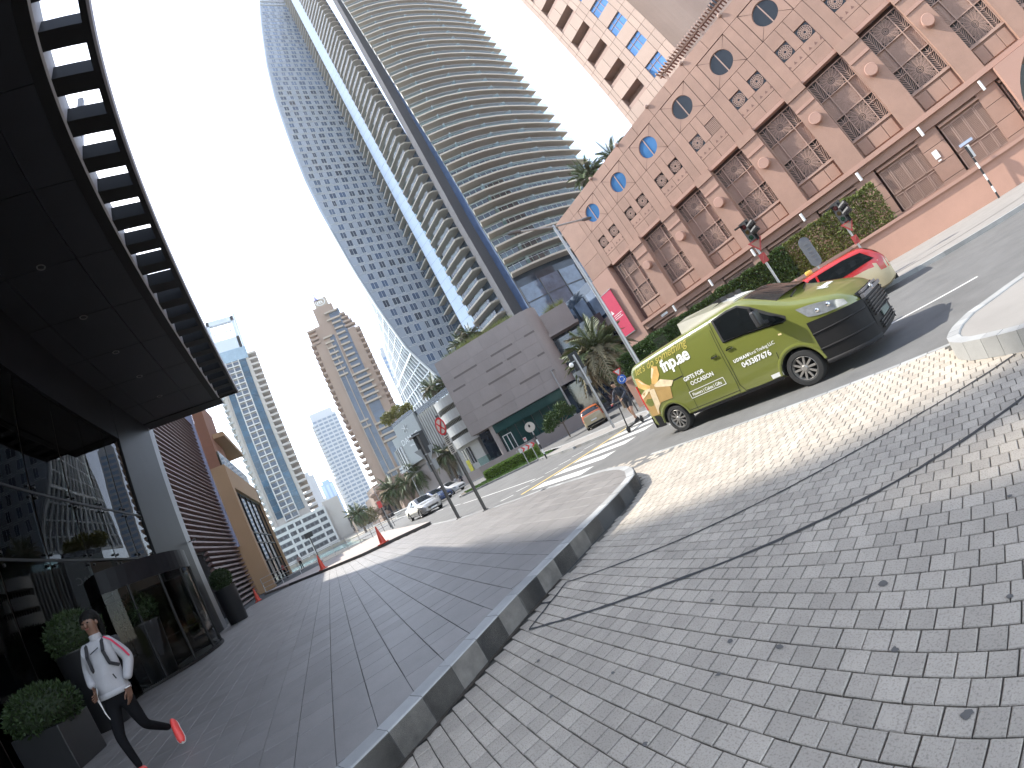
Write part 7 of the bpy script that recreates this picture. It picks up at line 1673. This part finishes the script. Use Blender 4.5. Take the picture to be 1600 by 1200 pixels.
J = {'pelvis': ((-5.40, -2.875, 1.18), (.135, .105)), 'waist': ((-5.39, -2.865, 1.34), (.165, .125)), 'chest': ((-5.375, -2.835, 1.60), (.17, .13)), 'neckb': ((-5.375, -2.81, 1.79), (.075, .07)), 'neck': ((-5.365, -2.805, 1.88), .052), 'head': ((-5.345, -2.805, 1.99), (.078, .092)), 'crown': ((-5.36, -2.80, 2.085), (.068, .078)),
     'shl': ((-5.385, -2.675, 1.735), .082), 'ell': ((-5.455, -2.585, 1.49), .068), 'wrl': ((-5.35, -2.66, 1.27), .052),
     'shr': ((-5.375, -2.975, 1.735), .082), 'elr': ((-5.43, -3.075, 1.50), .068), 'wrr': ((-5.27, -3.02, 1.34), .052),
     'hil': ((-5.415, -2.80, 1.10), .10), 'knl': ((-5.47, -2.765, .74), .062), 'anl': ((-5.835, -2.70, .52), .042),
     'hir': ((-5.385, -2.95, 1.10), .10), 'knr': ((-5.25, -2.985, .75), .062), 'anr': ((-5.24, -2.94, .37), .042)}
bones = [('pelvis', 'waist', 0), ('waist', 'chest', 0), ('chest', 'neckb', 0), ('neckb', 'neck', 1), ('neck', 'head', 1), ('head', 'crown', 1), ('chest', 'shl', 0), ('shl', 'ell', 0), ('ell', 'wrl', 0), ('chest', 'shr', 0), ('shr', 'elr', 0), ('elr', 'wrr', 0),
         ('pelvis', 'hil', 2), ('hil', 'knl', 2), ('knl', 'anl', 2), ('pelvis', 'hir', 2), ('hir', 'knr', 2), ('knr', 'anr', 2)]
W_, wo_ = person('walking person in white track jacket, black leggings, backpack and coral running shoes', (X0, Y0, SZ), J, bones, [M_jack, M_skin, M_leg], hem=1.2, sub=3)
hand(W_, (-5.335, -2.685, 1.205), (.1, -.16, -1), (.9, -.3, -.2), 1.05, M_skin, .6); hand(W_, (-5.22, -2.99, 1.30), (.8, .35, -.35), (.1, .2, 1), 1.05, M_skin, .8)
shoe(W_, (-5.905, -2.66, .545), (-5.72, -2.60, .315), M_shoe, M_sole, 1.15, (.55, .1, .6)); shoe(W_, (-5.29, -2.93, .285), (-5.03, -2.94, .30), M_shoe, M_sole, 1.15)
MB().blob((-5.392, -2.803, 2.035), .104, 1.08, 20, 12).build('hair', M_hair, W_, smooth=True)
for s_ in (-1, 1): MB().tube([(-5.33, -2.803 + s_ * .05, 2.10), (-5.345, -2.803 + s_ * .088, 2.04), (-5.365, -2.803 + s_ * .09, 1.97)], .016, 6).build('hair_strand', M_hair, W_)
MB().tube([(-5.47, -2.79, 2.06), (-5.52, -2.79, 2.02), (-5.53, -2.78, 1.9), (-5.51, -2.78, 1.8)], lambda k: (.045, .05, .042, .015)[k], 8).build('ponytail', M_hair, W_)
fc = MB(); 
for s in (-1, 1): MB().blob((-5.262, -2.805 + s * .032, 2.005), .012, .7, 8, 5).build('eye', M_hair, W_)
MB().blob((-5.253, -2.805, 1.975), .018, 1.5, 8, 6).build('nose', M_skin, W_); MB().box(-5.268, -5.258, -2.828, -2.782, 1.935, 1.943).build('mouth', mat('lips', (.22, .06, .05), .5), W_)
for s in (-1, 1): MB().blob((-5.35, -2.805 + s * .083, 1.985), .02, 1.5, 8, 6).build('ear', M_skin, W_)
# jacket details: collar, hem, zip line, chest band, sleeve stripe, straps, backpack
smooth_by(MB().lathe([(.062, .0), (.066, .06), (.060, .065)], (-5.368, -2.808, 1.80), 18).build('collar', M_jack, W_))

hv = [Vector(v.co) + Vector((X0, Y0, SZ)) for v in wo_.data.vertices]; hv = [v for v in hv if abs(v.z - 1.2) < .03 and abs(v.x + 5.39) < .25 and abs(v.y + 2.872) < .24]
hr = []
for k in range(24):
    a = -pi + (k + .5) * 2 * pi / 24; q = [hypot(v.x + 5.395, v.y + 2.872) for v in hv if abs((atan2(v.y + 2.872, v.x + 5.395) - a + pi) % (2 * pi) - pi) < .2]; hr.append((a, max(q) if q else .13))
MB().grid([[(-5.395 + (r + d) * cos(a), -2.872 + (r + d) * sin(a), z) for a, r in hr] for z, d in ((1.178, .0), (1.18, .010), (1.225, .010), (1.24, .002))], closed=True).build('jacket_hem', M_jack, W_, smooth=True)

MB().bar((-5.222, -2.86, 1.68), (-5.222, -2.75, 1.715), .006, .012).build('chest_band', M_strap, W_)
MB().bar((-5.25, -2.73, 1.40), (-5.262, -2.72, 1.34), .006, .012).build('pocket_zip', M_strap, W_)
for k, off in enumerate((0, .022)): MB().tube([(-5.34 + off, -2.70, 1.80), (-5.325 + off, -2.628, 1.74), (-5.37 + off, -2.570, 1.60), (-5.405 + off, -2.545, 1.50)], .006, 6).build('sleeve_stripe', M_stripe, W_)
for sy in (-1, 1):
    y = -2.825 + sy * .098
    MB().tube([(-5.47, y, 1.74), (-5.40, y, 1.805), (-5.30, y, 1.765), (-5.245, y, 1.66), (-5.262, y + .01 * sy, 1.52), (-5.36, y + .05 * sy, 1.46)], .019, 7).build('backpack_strap', M_strap, W_)
bp_ = thing('backpack', 'black backpack worn by the walking person in the white jacket', 'backpack', (-5.56, -2.84, 1.5)); smooth_by(bevel(MB().box(-5.66, -5.51, -3.0, -2.68, 1.32, 1.78).build('bag', M_strap, bp_), .05, 3), 50); MB().tube([(-5.52, -2.86, 1.78), (-5.54, -2.84, 1.82), (-5.52, -2.82, 1.78)], .01, 6).build('grab_loop', M_strap, bp_)
MB().tube([(-5.30, -2.98, 1.36), (-5.27, -3.03, 1.2), (-5.29, -3.02, 1.02), (-5.26, -2.99, .97), (-5.24, -3.0, 1.05), (-5.26, -3.01, 1.28)], .005, 5).build('hanging_cord', M_sole, W_)
MB().lathe([(.033, 0), (.036, .006), (.033, .012)], (-5.335, -2.685, 1.20), 12).build('wrist_band', M_sole, W_)
# scooter and rider
SC = thing('electric_scooter', 'black electric kick scooter crossing on the zebra stripes', 'scooter', (-10.9, 11.2, 0)); F0, R0 = Vector((-10.72, 10.55, 0)), Vector((-11.02, 11.78, 0)); dv = (F0 - R0).normalized(); sv = Vector((-dv.y, dv.x, 0))
for nm, c in (('front', F0), ('rear', R0)):
    c = c + Vector((0, 0, .125)); w = MB(); n = 26; rows = []
    for r, o in ((.062, .025), (.11, .028), (.125, .014), (.125, -.014), (.11, -.028), (.062, -.025)): rows.append([tuple(c + dv * r * cos(2 * pi * k / n) + Vector((0, 0, r * sin(2 * pi * k / n))) + sv * o) for k in range(n)])
    wh = smooth_by(w.grid(rows, closed=True).build('wheel', M_tyre, SC), 40); MB().cyl(c - sv * .02, c + sv * .02, .062, n=16).build('hub', M_sigblk, wh)
MB().bar(R0 + Vector((0, 0, .17)), F0 - dv * .2 + Vector((0, 0, .17)), .16, .05).build('deck', M_sigblk, SC); MB().bar(R0 + Vector((0, 0, .28)), R0 - dv * .13 + Vector((0, 0, .2)), .08, .015).build('mudguard', M_sigblk, SC)
st0, st1 = F0 - dv * .03 + Vector((0, 0, .2)), F0 - dv * .22 + Vector((0, 0, 1.2)); MB().cyl(F0 + Vector((0, 0, .14)), st0, .028).cyl(F0 - dv * .2 + Vector((0, 0, .17)), st0, .03).build('fork', M_sigblk, SC); MB().cyl(st0, st1, .026, n=10).build('stem', M_sigblk, SC); hb = MB().cyl(st1 - sv * .26, st1 + sv * .26, .016).build('handlebar', M_sigblk, SC)
for s in (-1, 1): MB().cyl(st1 + sv * s * .2, st1 + sv * s * .29, .022).build('grip', M_stripe if s < 0 else M_sigblk, hb)
def RL(f, s, z): return tuple(R0 + dv * f + sv * s + Vector((0, 0, z)))   # along the scooter, to its left, height
J = {'pelvis': (RL(.30, 0, 1.13), (.13, .11)), 'waist': (RL(.36, 0, 1.28), (.13, .105)), 'chest': (RL(.48, 0, 1.52), (.155, .12)), 'neckb': (RL(.58, 0, 1.70), .075), 'neck': (RL(.62, 0, 1.78), .055), 'head': (RL(.68, 0, 1.87), (.08, .092)), 'crown': (RL(.68, 0, 1.96), (.072, .08)),
     'shl': (RL(.52, .19, 1.64), .072), 'ell': (RL(.62, .30, 1.40), .055), 'wrl': (RL(.98, .23, 1.25), .04), 'shr': (RL(.52, -.19, 1.64), .072), 'elr': (RL(.62, -.30, 1.40), .055), 'wrr': (RL(.98, -.23, 1.25), .04),
     'hil': (RL(.30, .09, 1.05), .105), 'knl': (RL(.50, .08, .66), .062), 'anl': (RL(.45, .05, .28), .04), 'hir': (RL(.28, -.09, 1.05), .105), 'knr': (RL(.33, -.08, .64), .062), 'anr': (RL(.22, -.04, .28), .04), 'thl': (RL(.42, .088, .82), .085), 'thr': (RL(.31, -.088, .82), .085)}
bones = [('pelvis', 'waist', 0), ('waist', 'chest', 0), ('chest', 'neckb', 0), ('neckb', 'neck', 1), ('neck', 'head', 1), ('head', 'crown', 1), ('chest', 'shl', 0), ('shl', 'ell', 0), ('ell', 'wrl', 0), ('chest', 'shr', 0), ('shr', 'elr', 0), ('elr', 'wrr', 0), ('pelvis', 'hil', 2), ('hil', 'thl', 2), ('thl', 'knl', 1), ('knl', 'anl', 1), ('pelvis', 'hir', 2), ('hir', 'thr', 2), ('thr', 'knr', 1), ('knr', 'anr', 1)]
RD, _o = person('scooter rider in dark hooded jacket and shorts leaning on the handlebar', (-10.9, 11.3, .2), J, bones, [M_navyj, M_skinl, M_short])
for s in (-1, 1): hand(RD, Vector(RL(.98, s * .23, 1.25)), tuple(dv * 1 + Vector((0, 0, -.2))), tuple(sv * -s), .9, M_skinl, 1.2)
MB().blob(RL(.66, 0, 1.95), .095, .85, 14, 8).build('hair', M_hair, RD); MB().blob(RL(.775, 0, 1.86), .018, 1.4, 8, 5).build('nose', M_skinl, RD)
shoe(RD, RL(.36, .05, .22), RL(.62, .05, .22), M_sigblk, M_sigblk, 1.1); shoe(RD, RL(.12, -.04, .22), RL(.38, -.05, .22), M_sigblk, M_sigblk, 1.1)
MB().lathe([(.085, -.03), (.10, .0), (.095, .05)], RL(.58, 0, 1.70), 14).build('hood', M_navyj, RD)
# standing and seated people far along the waterfront
def standing(label, x, y, z, yaw, m1, m2, h=1.75, sit=False, group=None):
    c, s = cos(yaw), sin(yaw); k = h / 1.75; g = lambda f, l, zz: (x + (f * c - l * s) * k, y + (f * s + l * c) * k, z + zz * k)
    dz = -.42 if sit else 0; kf = .42 if sit else .03
    J = {'pelvis': (g(0, 0, .98 + dz), .13 * k), 'chest': (g(.0, 0, 1.30 + dz), (.15 * k, .12 * k)), 'neck': (g(.02, 0, 1.50 + dz), .055 * k), 'head': (g(.04, 0, 1.62 + dz), .088 * k), 'crown': (g(.03, 0, 1.70 + dz), .07 * k),
         'shl': (g(0, .18, 1.40 + dz), .065 * k), 'ell': (g(-.02, .25, 1.12 + dz), .05 * k), 'wrl': (g(.14, .2, .95 + dz), .035 * k), 'shr': (g(0, -.18, 1.40 + dz), .065 * k), 'elr': (g(-.02, -.25, 1.12 + dz), .05 * k), 'wrr': (g(.12, -.2, .95 + dz), .035 * k),
         'hil': (g(0, .09, .92 + dz), .095 * k), 'knl': (g(kf, .1, .5), .06 * k), 'anl': (g(kf - .02, .11, .08), .045 * k), 'tol': (g(kf + .14, .12, .04), .03 * k), 'hir': (g(0, -.09, .92 + dz), .095 * k), 'knr': (g(kf, -.1, .5), .06 * k), 'anr': (g(kf - .05, -.12, .08), .045 * k), 'tor': (g(kf + .11, -.13, .04), .03 * k)}
    bn = [('pelvis', 'chest', 0), ('chest', 'neck', 0), ('neck', 'head', 1), ('head', 'crown', 3), ('chest', 'shl', 0), ('shl', 'ell', 0), ('ell', 'wrl', 1), ('chest', 'shr', 0), ('shr', 'elr', 0), ('elr', 'wrr', 1), ('pelvis', 'hil', 2), ('hil', 'knl', 2), ('knl', 'anl', 2), ('anl', 'tol', 3), ('pelvis', 'hir', 2), ('hir', 'knr', 2), ('knr', 'anr', 2), ('anr', 'tor', 3)]
    t, o = person(label, (x, y, z), J, bn, [m1, M_skinl, m2, M_hair], group=group)
    for s_ in (1, -1): hand(t, g(.14 if s_ > 0 else .12, .2 * s_, .95 + dz), (0, 0, -1), (cos(yaw), sin(yaw), 0), .9 * k, M_skinl)
    return t
M_pinkt = mat('dusty_top', (.34, .24, .22), .8)
standing('standing person in dusty top and black trousers beyond the tan building', -49.6, -3.8, .3, .6, M_pinkt, M_leg, 1.75)
standing('person in red top close to the tan shop window', -46.2, -5.3, .3, 2.2, mat('red_top', (.35, .06, .05), .8), M_leg, 1.65)
standing('person in white shirt on the pavement near the planted strip', -47.5, 16.4, .1, 3.4, M_jack, M_leg, 1.7)
standing('person in dark shirt walking beside the planted strip', -46.8, 16.9, .1, 3.4, M_navyj, M_short, 1.72)
# ================================================================ thin desert haze
hz = D.materials.new('haze_air'); hz.use_nodes = True; n_ = hz.node_tree; n_.nodes.clear()
vo = n_.nodes.new('ShaderNodeVolumePrincipled'); vo.inputs['Color'].default_value = (.86, .92, 1.0, 1); vo.inputs['Density'].default_value = 0.00026; vo.inputs['Anisotropy'].default_value = 0.2
om = n_.nodes.new('ShaderNodeOutputMaterial'); n_.links.new(vo.outputs[0], om.inputs['Volume'])
stuff(MB().box(-760, 130, -260, 260, -5, 252).build('haze', hz))
